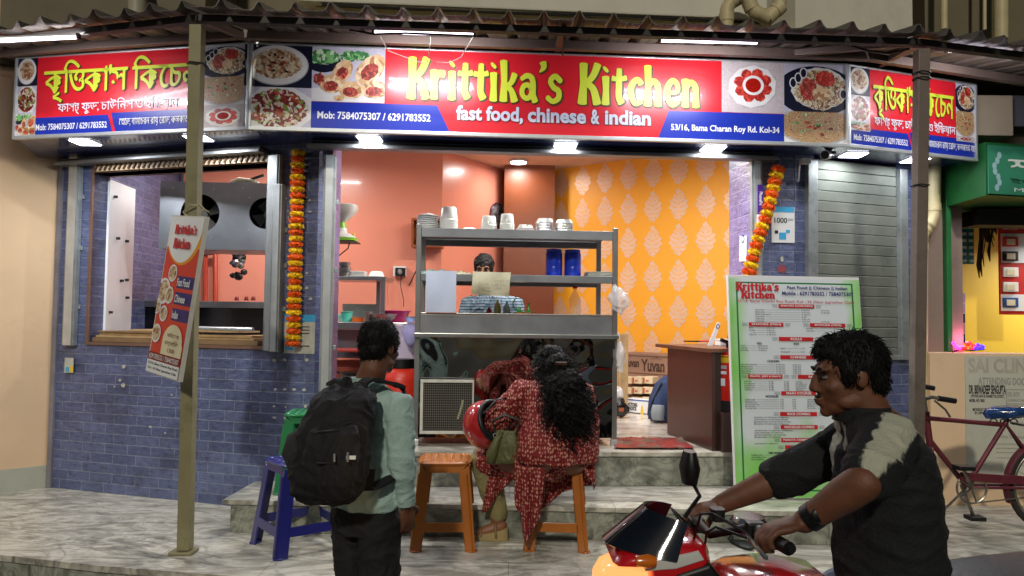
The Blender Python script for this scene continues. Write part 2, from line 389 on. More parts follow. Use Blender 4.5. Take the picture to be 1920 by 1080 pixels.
def _cr(pts, ws, k=5):
    n = len(pts); o = []
    for i in range(n-1):
        p = [pts[max(i-1, 0)], pts[i], pts[i+1], pts[min(i+2, n-1)]]; q = [ws[i], ws[i+1]]
        for j in range(k):
            t = j/k; t2 = t*t; t3 = t2*t
            o.append(tuple(.5*((2*p[1][c])+(-p[0][c]+p[2][c])*t+(2*p[0][c]-5*p[1][c]+4*p[2][c]-p[3][c])*t2+(-p[0][c]+3*p[1][c]-3*p[2][c]+p[3][c])*t3) for c in (0, 1))+(q[0]+(q[1]-q[0])*t,))
    o.append((*pts[-1], ws[-1])); return o
def hobo(mb, s, u0, u1, z0, z1, v, mi=0, fat=0.0):
    W_ = sum(HOBO[c][0] for c in s); kx = (u1-u0)/W_; kz = (z1-z0); x = 0; q = 0
    for ch in s:
        adv, st = HOBO[ch]
        for pts, ws in st:
            P = _cr(pts, ws); n = len(P); L = []; Rr = []
            for i, (a, b, wd) in enumerate(P):
                a2, b2, _ = P[min(i+1, n-1)]; a1, b1, _ = P[max(i-1, 0)]
                dx, dy = a2-a1, b2-b1; m = math.hypot(dx, dy) or 1; nx, ny = -dy/m, dx/m; h = wd/2+fat
                L.append((a+nx*h, b+ny*h)); Rr.append((a-nx*h, b-ny*h))
            vs = [(u0+(x+a)*kx, v-.00035*q, z0+b*kz) for a, b in L+Rr]
            fs = [(i, i+1, n+i+1, n+i) for i in range(n-1)]
            for e, sg in ((0, -1), (n-1, 1)):
                a, b, wd = P[e]; h = wd/2+fat; a1, b1, _ = P[1 if e == 0 else n-2]; t = math.atan2(b-b1, a-a1)
                flat = .35 if wd > .1 and len(pts) < 8 else 1
                arc = []
                for k in range(9):
                    th = -PI/2+PI*k/8; lx, ly = h*flat*math.cos(th), h*math.sin(th)
                    arc.append((a+lx*math.cos(t)-ly*math.sin(t), b+lx*math.sin(t)+ly*math.cos(t)))
                o = len(vs); vs += [(u0+(x+p[0])*kx, v-.00035*q, z0+p[1]*kz) for p in arc]; fs.append(tuple(range(o, o+9)))
            mb.add(vs, fs, mi); q = (q+1) % 4
        x += adv
def bengali(mb, spec, u0, u1, z0, z1, v, mi=0, bold=.0, bar=True, fat=0):
    """spec: list of words; a word is a list of (glyph, advance scale, x scale, y scale, dy). Laid out by hand (no shaping)."""
    items = []; x = 0
    for wd in spec:
        x0 = x
        for g in wd:
            ch, sx, sy, dx, dy, keep = (list(g)+[1, 1, 0, 0, 1][len(g)-1:])[:6] if not isinstance(g, str) else (g, 1, 1, 0, 0, 1)
            vs, fs = glyphs(ch, bold)
            a, b, c, d = bbox(vs)
            items.append(([((p-a)*sx+x+dx, q*sy+dy) for p, q in vs], fs)); 
            if keep: x += (.29 if ch == 'ি' else (b-a))*sx+dx-.012
        if bar and wd: items.append(([(x0-.02, .553), (x+.01, .553), (x+.01, .624), (x0-.02, .624)], [(0, 1, 2, 3)]))
        x += .25
    al = [p for it in items for p in it[0]]; a, b, c, d = bbox(al); kx = (u1-u0)/(b-a); kz = (z1-z0)/(d-c); n = 0
    for vs, fs in items:
        for e, o_ in enumerate((-fat, fat, 0) if fat else (0,)):
            mb.add([(u0+(p-a+o_)*kx, v-.0003*(n % 3)-.0009*e, z0+(q-c+(o_*.5 if e < 2 else 0))*kz) for p, q in vs], fs, mi)
        n += 1
# ================================================================ the setting
mb = MB(); mb.box(-60, 60, -60, 60, ROAD-.3, ROAD)
tag(mb.build('road', mat('dark_asphalt', '4a4a48', .85, 0, .3, 20, .4, 90)), None, None, kind='structure')
edge = [(-5.2, 4.55), (-3.9, 4.02), (-2.59, 3.76), (-1.95, 3.60), (-1.25, 3.48), (.3, 3.50), (1.6, 3.62), (2.9, 3.86), (4.0, 4.2), (7.5, 5.4)]
mb = MB(); n = len(edge)
back = [(x, 12) for x, y in edge]
top = [(x, y, 0) for x, y in edge]; bk = [(x, y, 0) for x, y in back]
low = [(x, y+.02, ROAD) for x, y in edge]
nose = [(x, y, -.03) for x, y in edge]; nin = [(x, y+.02, -.03) for x, y in edge]
mb.add(top+bk, [(i, i+1, n+i+1, n+i) for i in range(n-1)], 0)
mb.add(top+nose, [(n+i, n+i+1, i+1, i) for i in range(n-1)], 0)
mb.add(nose+nin, [(n+i, n+i+1, i+1, i) for i in range(n-1)], 0)
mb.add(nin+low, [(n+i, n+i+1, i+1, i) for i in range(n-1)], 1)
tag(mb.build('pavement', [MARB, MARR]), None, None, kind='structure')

# two marble steps up to the shop
st = thing('entrance_steps', 'two grey marble steps leading up to the open shop front', 'steps', (0, 4.2, 0))
uL1 = pix(F0, 418, 975, -.5)[0]
def wpt(fr, u, v, z=0): return fr @ Vector((u, v, z))
mb = MB()
A = pz(418, 937, .18); B = pz(1625, 962, .18); C = pz(478, 903, .18)
p = [A, B, Vector((2.30, 4.70, .18)), Vector((2.1, 4.95, .18)), Vector((-1.2, 4.8, .18)), Vector((C.x, C.y, .18))]
def slab(mb, p, z0, z1, nose=.02, mt=0, mr=1):
    n = len(p); c = sum((Vector(q) for q in p), Vector())/n
    t1 = [(q[0], q[1], z1) for q in p]; t0 = [(q[0], q[1], z1-.025) for q in p]
    inn = [(q[0]+(c[0]-q[0])*nose, q[1]+(c[1]-q[1])*nose*2, z1-.025) for q in p]; lo = [(a, b, z0) for a, b, _ in inn]
    mb.add(t1, [tuple(range(n))], mt)
    for a, b, m in ((t0, t1, mt), (inn, t0, mt), (lo, inn, mr)): mb.add(a+b, [(i, (i+1) % n, n+(i+1) % n, n+i) for i in range(n)], m)
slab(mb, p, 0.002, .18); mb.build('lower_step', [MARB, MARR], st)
mb = MB(F0)
u0 = pix(F0, 612, 850, -.02)[0]; u1 = pix(F0, 1500, 855, -.02)[0]
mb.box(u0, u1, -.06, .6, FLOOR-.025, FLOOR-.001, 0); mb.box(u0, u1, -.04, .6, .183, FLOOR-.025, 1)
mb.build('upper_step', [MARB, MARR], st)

# ---------------------------------------------------------------- the shop building
sh = thing('shop_building', 'open shop front with blue stone-look tiles and glowing orange interior', 'building', (0, 4.62, 0))
SOFZ = 2.262
# left front wall
WL, WR_, WB, WT = *rect(FL, 172, 318, 503, 640, 0)[:2], pix(FL, 330, 645)[1], pix(FL, 330, 316)[1]
uEnd = pix(FL, 106, 700)[0]
uP = 0.0
mb = MB(FL)
mb.box(uEnd, uP, 0, .12, 0, WB); mb.box(uEnd, WL, 0, .12, WB, SOFZ+.1); mb.box(WR_+.02, uP, 0, .12, WB, SOFZ+.1)
mb.box(WL, WR_+.02, 0, .12, WT, SOFZ+.1)
mb.build('tiled_wall', TILE, sh)
mb = MB(FL); mb.box(uEnd-.04, uEnd, -.015, .13, 0, SOFZ); mb.build('edge_strip', mat('grey_cement', '77737a', .8, 0, .15, 8, .2, 60), sh)
# window surround
mb = MB(FL); t = .018
mb.box(WL-t, WL, -.012, .13, WB, WT); mb.box(WL-t, WR_, -.012, .13, WB-.02, WB); mb.box(WL-t, WR_, -.012, .16, WT, WT+.03)
mb.build('hatch_frame', mat('brown_edge_trim', '6e5244', .5), sh)
mb = MB(FL); a, b, c, d = rect(FL, 178, 298, 500, 312, -.03)
for i in range(34):
    x = a+(b-a)*(i+.5)/34; mb.bar((x-.012, -.035, c+.004), (x+.012, -.035, d-.004), .012, .012, 0)
mb.box(a, b, -.03, -.012, c, d, 1)
mb.build('patterned_border', [mat('dark_brown_motif', '4c3626', .6), mat('cream_ribbon', 'cbb391', .6)], sh)
# pillar right of the shop opening and the tiled returns
aJ = pix(F0, 612, 500)[0]; bJ = pix(F0, 1410, 500)[0]
OT = 2.215
mb = MB(F0); uFR = 1.80
mb.box(bJ+.0, uFR, 0, .4, 0, SOFZ+.1); mb.build('tiled_pillar', TILE, sh)
mb = MB(F0); mb.box(aJ-.10, aJ+.008, .1, .42, .0, SOFZ+.3); mb.build('lilac_jamb', TILEL, sh)
mb = MB(F0); mb.box(aJ-.1, bJ, .01, .10, OT+.03, SOFZ+.1); mb.build('lintel', mat('dark_lintel', '23242a', .6), sh)
mb = MB(F0); mb.box(aJ-.12, bJ+.14, -.09, -.004, OT+.0, OT+.022); mb.box(aJ-.10, bJ+.12, -.075, -.004, OT+.022, SOFZ-.002, 1)
mb.build('shutter_housing', [DSTEEL, DARK], sh, bevel=.004)
mb = MB(FL); c = pix(FL, 320, 296, -.09)[1]; mb.box(uEnd+.02, -.36, -.11, -.01, c, c+.02); mb.box(uEnd+.04, -.36, -.10, -.01, c+.02, SOFZ-.012, 1)
mb.build('shutter_housing', [DSTEEL, DARK], sh, bevel=.004)
# right front wall around the closed shutter
rl, rr_ = pix(FR, 1527, 500)[0], pix(FR, 1682, 500)[0]; rb = pix(FR, 1640, 672)[1]
uRE = pix(FR, 1735, 500)[0]
mb = MB(FR); mb.box(0, uRE-.10, .0, .12, 0, rb); mb.box(0, rl, 0, .12, rb, SOFZ+.1); mb.box(rr_, uRE-.10, 0, .12, rb, SOFZ+.1); mb.box(rl, rr_, .10, .14, rb, SOFZ+.1)
mb.build('tiled_wall', TILE, sh)
mb = MB(FR); nsl = 19; zz = (SOFZ-rb)/nsl
for i in range(nsl):
    z = rb+i*zz
    mb.add([(rl, .012, z), (rr_, .012, z), (rr_, .004, z+.004), (rl, .004, z+.004), (rr_, .0, z+zz-.006), (rl, .0, z+zz-.006), (rr_, .012, z+zz), (rl, .012, z+zz)],
           [(0, 1, 2, 3), (3, 2, 4, 5), (5, 4, 6, 7)])
so_ = mb.build('rolling_shutter', mat('dirty_shutter_steel', '7d8279', .6, .3, .2, 5, .1, 25, dirt=.3), sh)
mb = MB(FR); mb.box(rl-.075, rl, -.035, .02, rb-.01, SOFZ-.02); mb.box(rr_, rr_+.065, -.035, .02, rb-.01, SOFZ-.02)
mb.box(rl, rr_, -.02, .0, rb-.012, rb+.02)
mb.build('guide_rail', GALV, so_, bevel=.004)
# guide rails of the two open shutters
def rail(fr, x0, y0, x1, y1, v=-.04, m=GALV):
    mb = MB(fr); a, b, c, d = rect(fr, x0, y0, x1, y1, v)
    mb.box(a, b, v, -.004, c, d); mb.box(a+.012, b-.012, v-.006, v, c, d, 1)
    for z in (c+.25, (c+d)/2, d-.3): mb.box(b, b+.02, -.012, -.005, z, z+.03)
    return mb.build('guide_rail', [m, ALU], sh, bevel=.003)
rail(FL, 122, 292, 143, 648); rail(FL, 497, 290, 520, 658); rail(F0, 602, 290, 625, 735); rail(F0, 1410, 300, 1430, 640)
rail(FL, 507, 345, 525, 660, -.05)
# window inside: white board, stacked boards come later
mb = MB(); a = wpt(FL, WL+.015, .12); b = Vector((-2.86, 5.62, 0))
mb.add([(a.x, a.y, WB), (b.x, b.y, WB), (b.x, b.y, WT-.02), (a.x, a.y, WT-.02), (a.x-.02, a.y, WB), (b.x-.02, b.y, WB), (b.x-.02, b.y, WT-.02), (a.x-.02, a.y, WT-.02)],
       [(0, 1, 2, 3), (7, 6, 5, 4), (0, 3, 7, 4), (1, 5, 6, 2), (3, 2, 6, 7)])
for t, z in ((.3, 1.73), (.65, 1.725), (.5, 1.43), (.7, 1.44), (.12, 1.2), (.75, 1.31), (.15, 2.02)):
    q = a.lerp(b, t); mb.box(q.x-.002, q.x+.025, q.y-.006, q.y+.006, z, z+.018, 1)
mb.build('white_board', [mat('white_laminate', 'dfe3e6', .3, 0, .02), DARK], sh)
# interior shell
BK = 7.0
mb = MB()
L0 = wpt(FL, uEnd, .12)
def wall(mb, pts, z0, z1, mi=0):     # row of wall faces with UV in metres
    s = 0
    for p, q in zip(pts, pts[1:]):
        d = math.hypot(q[0]-p[0], q[1]-p[1])
        mb.add([(p[0], p[1], z0), (q[0], q[1], z0), (q[0], q[1], z1), (p[0], p[1], z1)], [(0, 1, 2, 3)], mi, [(s, z0), (s+d, z0), (s+d, z1), (s, z1)]); s += d
xt = pY(337, 400, BK).x
mb2 = MB(); wall(mb2, [(L0.x+.02, L0.y+.02), (xt-.01, BK)], FLOOR, 2.8); wall(mb2, [(xt, BK-.002), (pY(342, 400, BK).x, BK-.002)], FLOOR, 2.8)
mb2.build('inner_tiled_wall', TILE, sh)
c1 = pY(828, 450, BK).x; c2 = pY(945, 450, 7.9); 
wall(mb, [(xt, BK), (c1, BK), (c2.x, 7.9)], FLOOR, 2.8)
mb.build('salmon_wall', SALMON, sh)
YA, YB = Vector((1.99, 6.6, 0)), Vector((pY(1037, 450, 7.85).x, 7.85, 0))
mb = MB(); mb.box(c2.x, YB.x, 7.62, 8.1, FLOOR, 2.8); mb.build('orange_column', ORBR, sh)
mb = MB(); yd = (YA-YB).normalized(); YE = YA+yd*.05
wall(mb, [(YB.x, YB.y), (YE.x, YE.y)], FLOOR, 2.8); yw = mb.build('saffron_wall', YELW, sh)
# damask pattern: real printed motifs on the saffron wall
FY = Matrix.Translation(YB) @ Matrix.Rotation(math.atan2(yd.y, yd.x), 4, 'Z')
def motif(mb, cu, cz, h, v):
    n = 72; out = []
    for i in range(n):
        t = 2*PI*i/n; y = math.sin(t); x = math.cos(t)
        r = (1-abs(y)**1.4*.5)*(.80+.34*abs(math.sin(t*8.0+.2)))
        out.append((cu+x*.30*r*h*(1-.25*y), cz+y*.5*h*(1+.06*math.cos(t*9))))
    c = (cu, v, cz); mb.add([(u, v, z) for u, z in out]+[c], [(i, (i+1) % n, n) for i in range(n)], 0)
    def leaf(x, z, a, L, wd):
        p = [(0, 0), (L*.3, wd), (L*.75, wd*.7), (L, 0), (L*.75, -wd*.7), (L*.3, -wd)]; q, s_ = math.cos(a), math.sin(a)
        mb.poly([(cu+(x+e*q-f*s_)*h, cz+(z+e*s_+f*q)*h) for e, f in p], v-.0009, 1)
    for s_ in (1, -1):
        for z, d, L in ((.22, 25, .14), (.12, 42, .20), (.0, 58, .23), (-.12, 75, .22), (-.24, 95, .17), (-.34, 120, .10)): leaf(.03*s_, z, PI/2-s_*rad(d), L*1.25, .015)
    leaf(0, .26, PI/2, .14, .012); leaf(0, -.05, PI/2, .14, .016); leaf(0, -.3, PI/2, .12, .012)
DAM = mat('pink_silver_print', 'e2bc9c', .4, .1, .06, 4)
ylen = (YE-YB).length; sp = .268; mb = MB(FY)
for i in range(8):
    for j in range(8):
        u = .10+i*sp; z = .62+j*.335+(.0 if i % 2 else .0)
        if u < ylen-.02 and z < 2.7: motif(mb, u, z, .30, -.002-(.0003 if (i+j) % 2 else 0))
mb.build('damask_pattern', [DAM, YELW], yw)
# right tiled inner return, from the jamb backwards
mb = MB(); J1 = wpt(F0, bJ, .4); wall(mb, [(YE.x+.004, YE.y), (YE.x+.1, 6.3), (YE.x+.1, 5.4), (J1.x, J1.y)], FLOOR, 2.8); mb.build('inner_tiled_wall', TILEL, sh)
mb = MB(); wall(mb, [(wpt(F0, bJ-.001, .39).x, wpt(F0, bJ, .39).y), (wpt(F0, bJ-.002, .0).x, wpt(F0, bJ, .02).y)], FLOOR, OT+.02); mb.build('lilac_jamb', TILEL, sh)
mb = MB(); mb.box(-2.9, 2.2, 5.25, 8.3, FLOOR-.1, FLOOR-.006); mb.box(aJ-.02, bJ+.02, 4.7, 5.25, FLOOR-.1, FLOOR-.009); mb.build('shop_floor', INFL, sh)
mb = MB(); mb.box(-4.2, 2.6, 4.9, 8.3, 2.785, 2.8); mb.build('shop_ceiling', mat('warm_white_ceiling', 'd8b59a', .7), sh)
mb = MB(); mb.box(-4.2, 2.8, 8.15, 8.3, 0, 2.8); mb.box(2.3, 2.5, 5.4, 8.2, 0, 2.8); mb.box(-3.75, -3.6, 5.3, 8.2, 0, 2.8); mb.build('outer_wall', GRYP, sh)
# soffit behind the signboards (closed box) and the wall above
SL0, SL1 = Vector((-3.06, 4.525)), Vector((-1.515, 4.22)); SM1 = Vector((2.012, 4.455)); SR1 = Vector((3.0, 4.80))
S0 = [SL0, SL1, SM1, SR1]
mb = MB(); bw = [Vector((-3.35, 5.25)), Vector((-1.2, 4.62)), Vector((1.8, 4.78)), Vector((2.95, 5.15))]
vs = [(p.x, p.y+.03, SOFZ+.012) for p in S0]+[(p.x, p.y, SOFZ+.012) for p in bw]
mb.add(vs+[(x, y, z+.03) for x, y, z in vs], [(0, 1, 5, 4), (1, 2, 6, 5), (2, 3, 7, 6), (8, 12, 13, 9), (9, 13, 14, 10), (10, 14, 15, 11)]+[(0, 8, 9, 1), (1, 9, 10, 2), (2, 10, 11, 3), (3, 11, 15, 7)])
mb.build('soffit', SOFF, sh)
# upper storey
mb = MB(F0); mb.box(-1.25, 1.9, .05, .3, SOFZ+.10, 3.13, 0)
mb.fr = FL; mb.box(-2.0, .02, .05, .3, SOFZ+.10, 3.13, 0); mb.fr = F0
mb2 = MB(FL); mb2.box(-2.0, .02, .05, .3, SOFZ+.10, 3.13); mb2.build('upper_wall', BEIGE, sh)
mb = MB(F0); mb.box(-1.25, 1.9, .05, .3, SOFZ+.10, 3.13); mb.build('upper_wall', BEIGE, sh)
mb = MB(FR); mb.box(-.05, 1.4, .05, .3, SOFZ+.10, 3.05); mb.build('upper_wall', BEIGE, sh)
mb = MB(F0); mb.box(-1.35, 1.62, -.02, .4, 3.135, 3.9); mb.build('balcony_slab', GRYP, sh, bevel=.01)
mb = MB(F0); mb.tube([(-1.2, -.0, 3.125), (-.2, -.0, 3.118), (.6, .0, 3.128), (1.62, 0, 3.12)], .009); mb.build('wall_cable', DARK, sh)
mb = MB(FR); mb.box(.0, 1.0, -.01, .4, 3.06, 3.9); mb.build('balcony_slab', GRYP, sh)
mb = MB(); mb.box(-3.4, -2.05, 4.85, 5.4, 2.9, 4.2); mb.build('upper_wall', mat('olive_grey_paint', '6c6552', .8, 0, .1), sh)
mb = MB(); mb.box(-6, 7, 5.45, 5.6, 2.85, 5); mb.build('upper_wall', mat('drab_upper_paint', '7a705a', .8, 0, .12, 2), sh)  # set-back upper wall in a drab grey-beige paint

# left neighbour wall
lw = thing('boundary_wall', 'peach plastered side wall with damp grey skirting at the left edge', 'wall', (-3.6, 4.9, 0))
c0 = pz(104, 911, 0); c_ = Vector((-4.5, 4.02, 0)); dd = (c_-c0).normalized(); nn = Vector((dd.y, -dd.x, 0))
if nn.y > 0: nn = -nn
FW = Matrix.Translation(c0) @ Matrix.Rotation(math.atan2(dd.y, dd.x), 4, 'Z')
mb = MB(FW); sgn = 1 if (FW.inverted() @ (c0+nn)).y > 0 else -1
mb.box(0, 3.2, -.25*sgn, 0, .15, 4.4); mb.build('plastered_wall', PEACH, lw)
mb = MB(FW); mb.box(-.001, 3.2, -.25*sgn, .012*sgn, 0.0, .15); mb.build('skirting', mat('damp_grey_skirting', 'a9ab9c', .6, 0, .1, 4, .1, 20, dirt=.45), lw)
# right: pier, neighbour shop
mb = MB(FR); a = uRE-.10
pr = MB(); q0 = pY(1722, 600, 5.15); q1 = pY(1790, 600, 5.25)
pr.box(q0.x, q1.x, 5.15, 5.7, 0, 2.75)
tag(pr.build('wall_pier', mat('dull_mauve_plaster', '8f7c72', .8, 0, .1, 3, .15, 20, dirt=.2)), 'mauve-grey plastered pier behind the cream drainpipe', 'pier')
# ================================================================ signboards
RED = mat('printed_red_vinyl', 'cf1f2c', .28, 0, .03, 1, coat=.5); BLUE = mat('printed_blue_vinyl', '1a2f9c', .28, 0, .03, 1, coat=.5)
LIME = mat('lime_yellow_print', 'ccd83c', .35, 0, 0); LIMEE = mat('yellow_edge_print', 'e9dc6a', .35, 0, 0); OUT = mat('dark_letter_shadow', '4a3a16', .4, 0, 0)
LGY = mat('pale_grey_print', 'c9cede', .35, 0, 0); LWH = mat('white_print', 'e4e6ee', .35, 0, 0)
NAVY = mat('night_blue_print', '12162c', .35, 0, .2, 5); PLATE = mat('white_plate_print', 'd8d6d2', .3, 0, .05, 20); PSH = mat('plate_rim_print', 'a9a7a6', .3)
LILAC = mat('lilac_cloth_print', 'b9b6c4', .4, 0, .08, 30); WOVEN = mk_food('woven_mat_print', ['a79c9c', 'b9aeae', 'c9c0c0'], 260)
F_RICE = mk_food('fried_rice_print', ['8c6a48', 'b8a27c', 'd8c8a4', '6c3420', 'cdb98e', 'e0d6bc'], 95)
F_CURR = mk_food('red_curry_print', ['6c1410', '8c2418', 'c8b49c', '5a0e0e', 'a83a22', 'd6d2c0', '7a8a3a', '741512'], 62)
F_PASTA = mk_food('creamy_pasta_print', ['b59a78', 'c9b698', '8c5a3c', 'd2c3a6', 'a8885c'], 55)
F_NOOD = mk_food('noodle_print', ['7c5a38', 'c9b07c', 'dcc898', '8ca05a', 'd2b888', '9c3422'], 55, 'w')
F_MANC = mk_food('glazed_red_ball_print', ['a81a12', 'c22c1c', '8c120c', 'd24a34'], 70)
F_GRN = mk_food('green_leaf_print', ['2c6a38', '3c8248', '7ab46a', 'c8dcb4'], 60); F_ROLL = mk_food('golden_wrap_print', ['d6b488', 'c8a070', 'e2c8a0', 'a87848'], 40)
F_FILL = mk_food('rolled_filling_print', ['a83428', '8c2420', 'c85a48', '6c2418'], 80); SAUCE = mat('red_sauce_print', '96160e', .2, 0, .2, 60)
FOODM = [NAVY, PLATE, PSH, LILAC, WOVEN, F_RICE, F_CURR, F_PASTA, F_NOOD, F_MANC, F_GRN, F_ROLL, F_FILL, SAUCE]
def clip(pts, r):
    u0, u1, z0, z1 = r
    for ax, lim, sg in ((0, u0, 1), (0, u1, -1), (1, z0, 1), (1, z1, -1)):
        o = []
        for i in range(len(pts)):
            a, b = pts[i-1], pts[i]; ia = (a[ax]-lim)*sg >= 0; ib = (b[ax]-lim)*sg >= 0
            if ia != ib:
                t = (lim-a[ax])/(b[ax]-a[ax]); o.append((a[0]+(b[0]-a[0])*t, a[1]+(b[1]-a[1])*t))
            if ib: o.append(b)
        pts = o
        if len(pts) < 3: return []
    return pts
class Photo:
    def __init__(s, mb, r, v): s.mb, s.r, s.v, s.k = mb, r, v, 0
    def put(s, pts, mi):
        p = clip(pts, s.r); s.k += 1
        if p: s.mb.poly(p, s.v-.00022*s.k, mi)
    def bg(s, mi): u0, u1, z0, z1 = s.r; s.put([(u0, z0), (u1, z0), (u1, z1), (u0, z1)], mi)
    def P(s, x, y): u0, u1, z0, z1 = s.r; return u0+(u1-u0)*x, z1-(z1-z0)*y
    def ell(s, x, y, rx, ry, mi, jag=0, n=40, rot=0, sd=0):
        u0, u1, z0, z1 = s.r; o = []
        for i in range(n):
            t = 2*PI*i/n; q = 1+jag*(noise.noise(Vector((math.cos(t)*3+sd, math.sin(t)*3, x*9)))+.5*math.sin(i*2.4))
            a, b = rx*math.cos(t)*q, ry*math.sin(t)*q; c, s_ = math.cos(rot), math.sin(rot)
            o.append(s.P(x+a*c-b*s_, y+a*s_+b*c))
        s.put(o, mi)
def ph_pasta(p):
    p.bg(0); p.ell(.48, .5, .47, .48, 2); p.ell(.48, .49, .455, .46, 1); p.ell(.48, .47, .36, .35, 7, .09, 60)
    for i in range(16): a = i*2.4; p.ell(.48+.24*math.cos(a)*((i % 4+1)/4), .47+.22*math.sin(a)*((i % 4+1)/4), .035, .02, 12 if i % 3 else 0, .2, 8, a)
def ph_curry(p):
    p.bg(3); p.ell(.5, .55, .55, .62, 1, 0, 8, .3); p.ell(.5, .52, .44, .47, 6, .06, 60)
def ph_rice(p):
    p.bg(3); p.ell(.5, .55, .62, .5, 0); p.ell(.55, .5, .44, .42, 1, .04); p.ell(.55, .52, .4, .4, 5, .1, 60)
    p.ell(.38, .52, .14, .22, 12, .12); p.ell(.64, .3, .15, .16, 9, .14); p.ell(.58, .6, .14, .14, 11, .12)
    for x, y in ((.14, .4), (.22, .3), (.3, .2), (.92, .6)): p.ell(x, y, .06, .11, 1); p.ell(x, y, .042, .085, 0)
def ph_noodle(p):
    p.bg(1); p.ell(.5, .4, .62, .62, 2); p.ell(.5, .42, .56, .56, 8, .08, 60)
    for i in range(14): a = i*2.4; q = ((i*7) % 10)/11; p.ell(.5+.45*math.cos(a)*q, .42+.45*math.sin(a)*q, .05, .03, (9, 10, 6)[i % 3], .3, 10, a)
def ph_manch(p):
    p.bg(4); p.ell(.5, .5, .4, .44, 2, 0, 8, .35); p.ell(.49, .49, .385, .42, 1, 0, 10, .35)
    for i in range(8):
        a = i*PI/4+.3; p.ell(.5+.25*math.cos(a), .48+.27*math.sin(a), .055, .05, 10, .3, 10, a); p.ell(.5+.225*math.cos(a), .47+.235*math.sin(a), .088, .098, 9, .12, 18)
    p.ell(.5, .47, .17, .19, 1); p.ell(.5, .47, .125, .14, 13)
def ph_rolls(p):
    p.bg(3); p.ell(.15, .28, .24, .2, 0); p.ell(.15, .2, .22, .14, 10, .1); p.ell(.55, .9, .7, .2, 1, .05)
    p.ell(.5, .18, .12, .1, 10, .25, 20); p.ell(.66, .16, .12, .09, 10, .25, 20)
    for x, y, w_, h_, ro in ((.8, .4, .17, .3, .5), (.42, .45, .13, .22, .3), (.27, .68, .16, .17, -.3), (.54, .78, .17, .16, .2), (.86, .76, .18, .16, -.1)):
        p.ell(x, y, w_, h_, 11, .05, 24, ro); p.ell(x-.01, y+.04, w_*.62, h_*.55, 12, .1, 20, ro)
    p.ell(.1, .6, .07, .1, 12, .35, 14); p.ell(.38, .93, .08, .05, 11, .2, 10)
def photos(fr, lst, v, t):
    for fn, r in lst:
        mb = MB(fr); fn(Photo(mb, r, v)); used = sorted(set(mb.m)); mb.m = [used.index(k) for k in mb.m]; mb.build('food_photograph', [FOODM[k] for k in used], t)
def hseg(p, q):
    yaw = math.atan2(q.y-p.y, q.x-p.x); return frame(p.x, p.y, 0, yaw), (q-p).length
FSL, LSL = hseg(SL0, SL1); FSM, LSM = hseg(SL1, SM1); FSR, LSR = hseg(SM1, SR1)
SZ0, SZ1 = 2.266, 2.757
BN1 = [["ক", ("ৃ", 1, 1, -.42, 0, 0), "ি", "ও", "ক", "া", "'", "স"], ["ি", "ক", "ে", "চ", "ন"]]
BN2 = [["ফ", "া", ("স", .8, 1, 0, 0, 1), ("ট", .8, .8, 0, 0, 1), ("্", 1, 1, -.3, 0, 0)], ["ফ", ("ু", 1, 1, -.5, 0, 0), "ড", ","], ["চ", "া", "উ", "ি", "ন", "স"], ["ও"], ["ই", "ি", ("ণ", .62, 1, 0, 0, 1), ("ড", .7, .9, -.05, -.1, 1), "য়", "া", "ন"]]
BN3 = [["৫", "৩", "/", "১", "৬", ","], ["ব", "া", "ম", "া", "চ", "র", "ন"], ["র", "া", "য়"], ["ে", "র", "া", "ড", ","], ["ক", "ল", "ক", "া", "ত", "া"], ["-", "৩", "৪"]]
SIDE = mat('sign_side_metal', '8a8f94', .4, .6)
def sign_frame(t, fr, L):
    mb = MB(fr); b = .018
    mb.box(0, L, .002, .03, SZ0, SZ1, 1); mb.build('backing_box', [SIDE, mat('sign_back', '30343a', .6)], t)
    mb = MB(fr); mb.box(0, L, -.014, .012, SZ0-.012, SZ0+b*.5); mb.box(0, L, -.010, .012, SZ1-.006, SZ1+.006); mb.box(0, .014, -.013, .012, SZ0+b*.5, SZ1-.006); mb.box(L-.014, L, -.013, .012, SZ0+b*.5, SZ1-.006)
    mb.build('frame', ALU, t, bevel=.002)
def uv(fr, px, py): return pix(fr, px, py, -.002)
# main board
t = thing('signboard', 'long central red and blue signboard with lime lettering and food photographs', 'signboard', (*((SL1+SM1)/2), SZ0), 0)
sign_frame(t, FSM, LSM)
def U(x, y=180): return pix(FSM, x, y, 0)[0]
zs = lambda f: SZ0+(SZ1-SZ0)*f
mb = MB(FSM); r0, r1 = U(722), U(1353)
mb.poly([(U(583), SZ0), (U(1470), SZ0), (U(1470), SZ1), (U(583), SZ1)], 0); mb.build('red_panel', RED, t)
mb = MB(FSM)
mb.poly([(U(583), SZ0), (U(846), SZ0), (U(820), zs(.335)), (U(583), zs(.335))], -.001); mb.build('blue_band', BLUE, t); mb = MB(FSM); mb.poly([(U(1233), SZ0), (U(1470), SZ0), (U(1470), zs(.36)), (U(1254), zs(.36))], -.001)
mb.build('blue_band', BLUE, t)
photos(FSM, [(ph_pasta, (U(457), U(584), zs(.5), SZ1)), (ph_curry, (U(457), U(584), SZ0, zs(.49))), (ph_rolls, (U(584), U(721), zs(.34), SZ1)),
            (ph_manch, (U(1353), U(1470), zs(.365), SZ1)), (ph_rice, (U(1470), U(1590), zs(.38), SZ1)), (ph_noodle, (U(1470), U(1590), SZ0, zs(.40)))], -.0015, t)
mb = MB(FSM); W1 = (U(761), U(1054), zs(.415), zs(.892)); W2 = (U(1082), U(1314), zs(.415), zs(.892))
for wd, (a, b, c, d) in (("Krittika's", W1), ("Kitchen", W2)):
    hobo(mb, wd, a+.006, b+.006, c-.006, d-.006, -.002, 0, .022); hobo(mb, wd, a, b, c, d, -.0042, 1, .0)
mb.build('lettering', [OUT, LIME], t)
mb = MB(FSM)
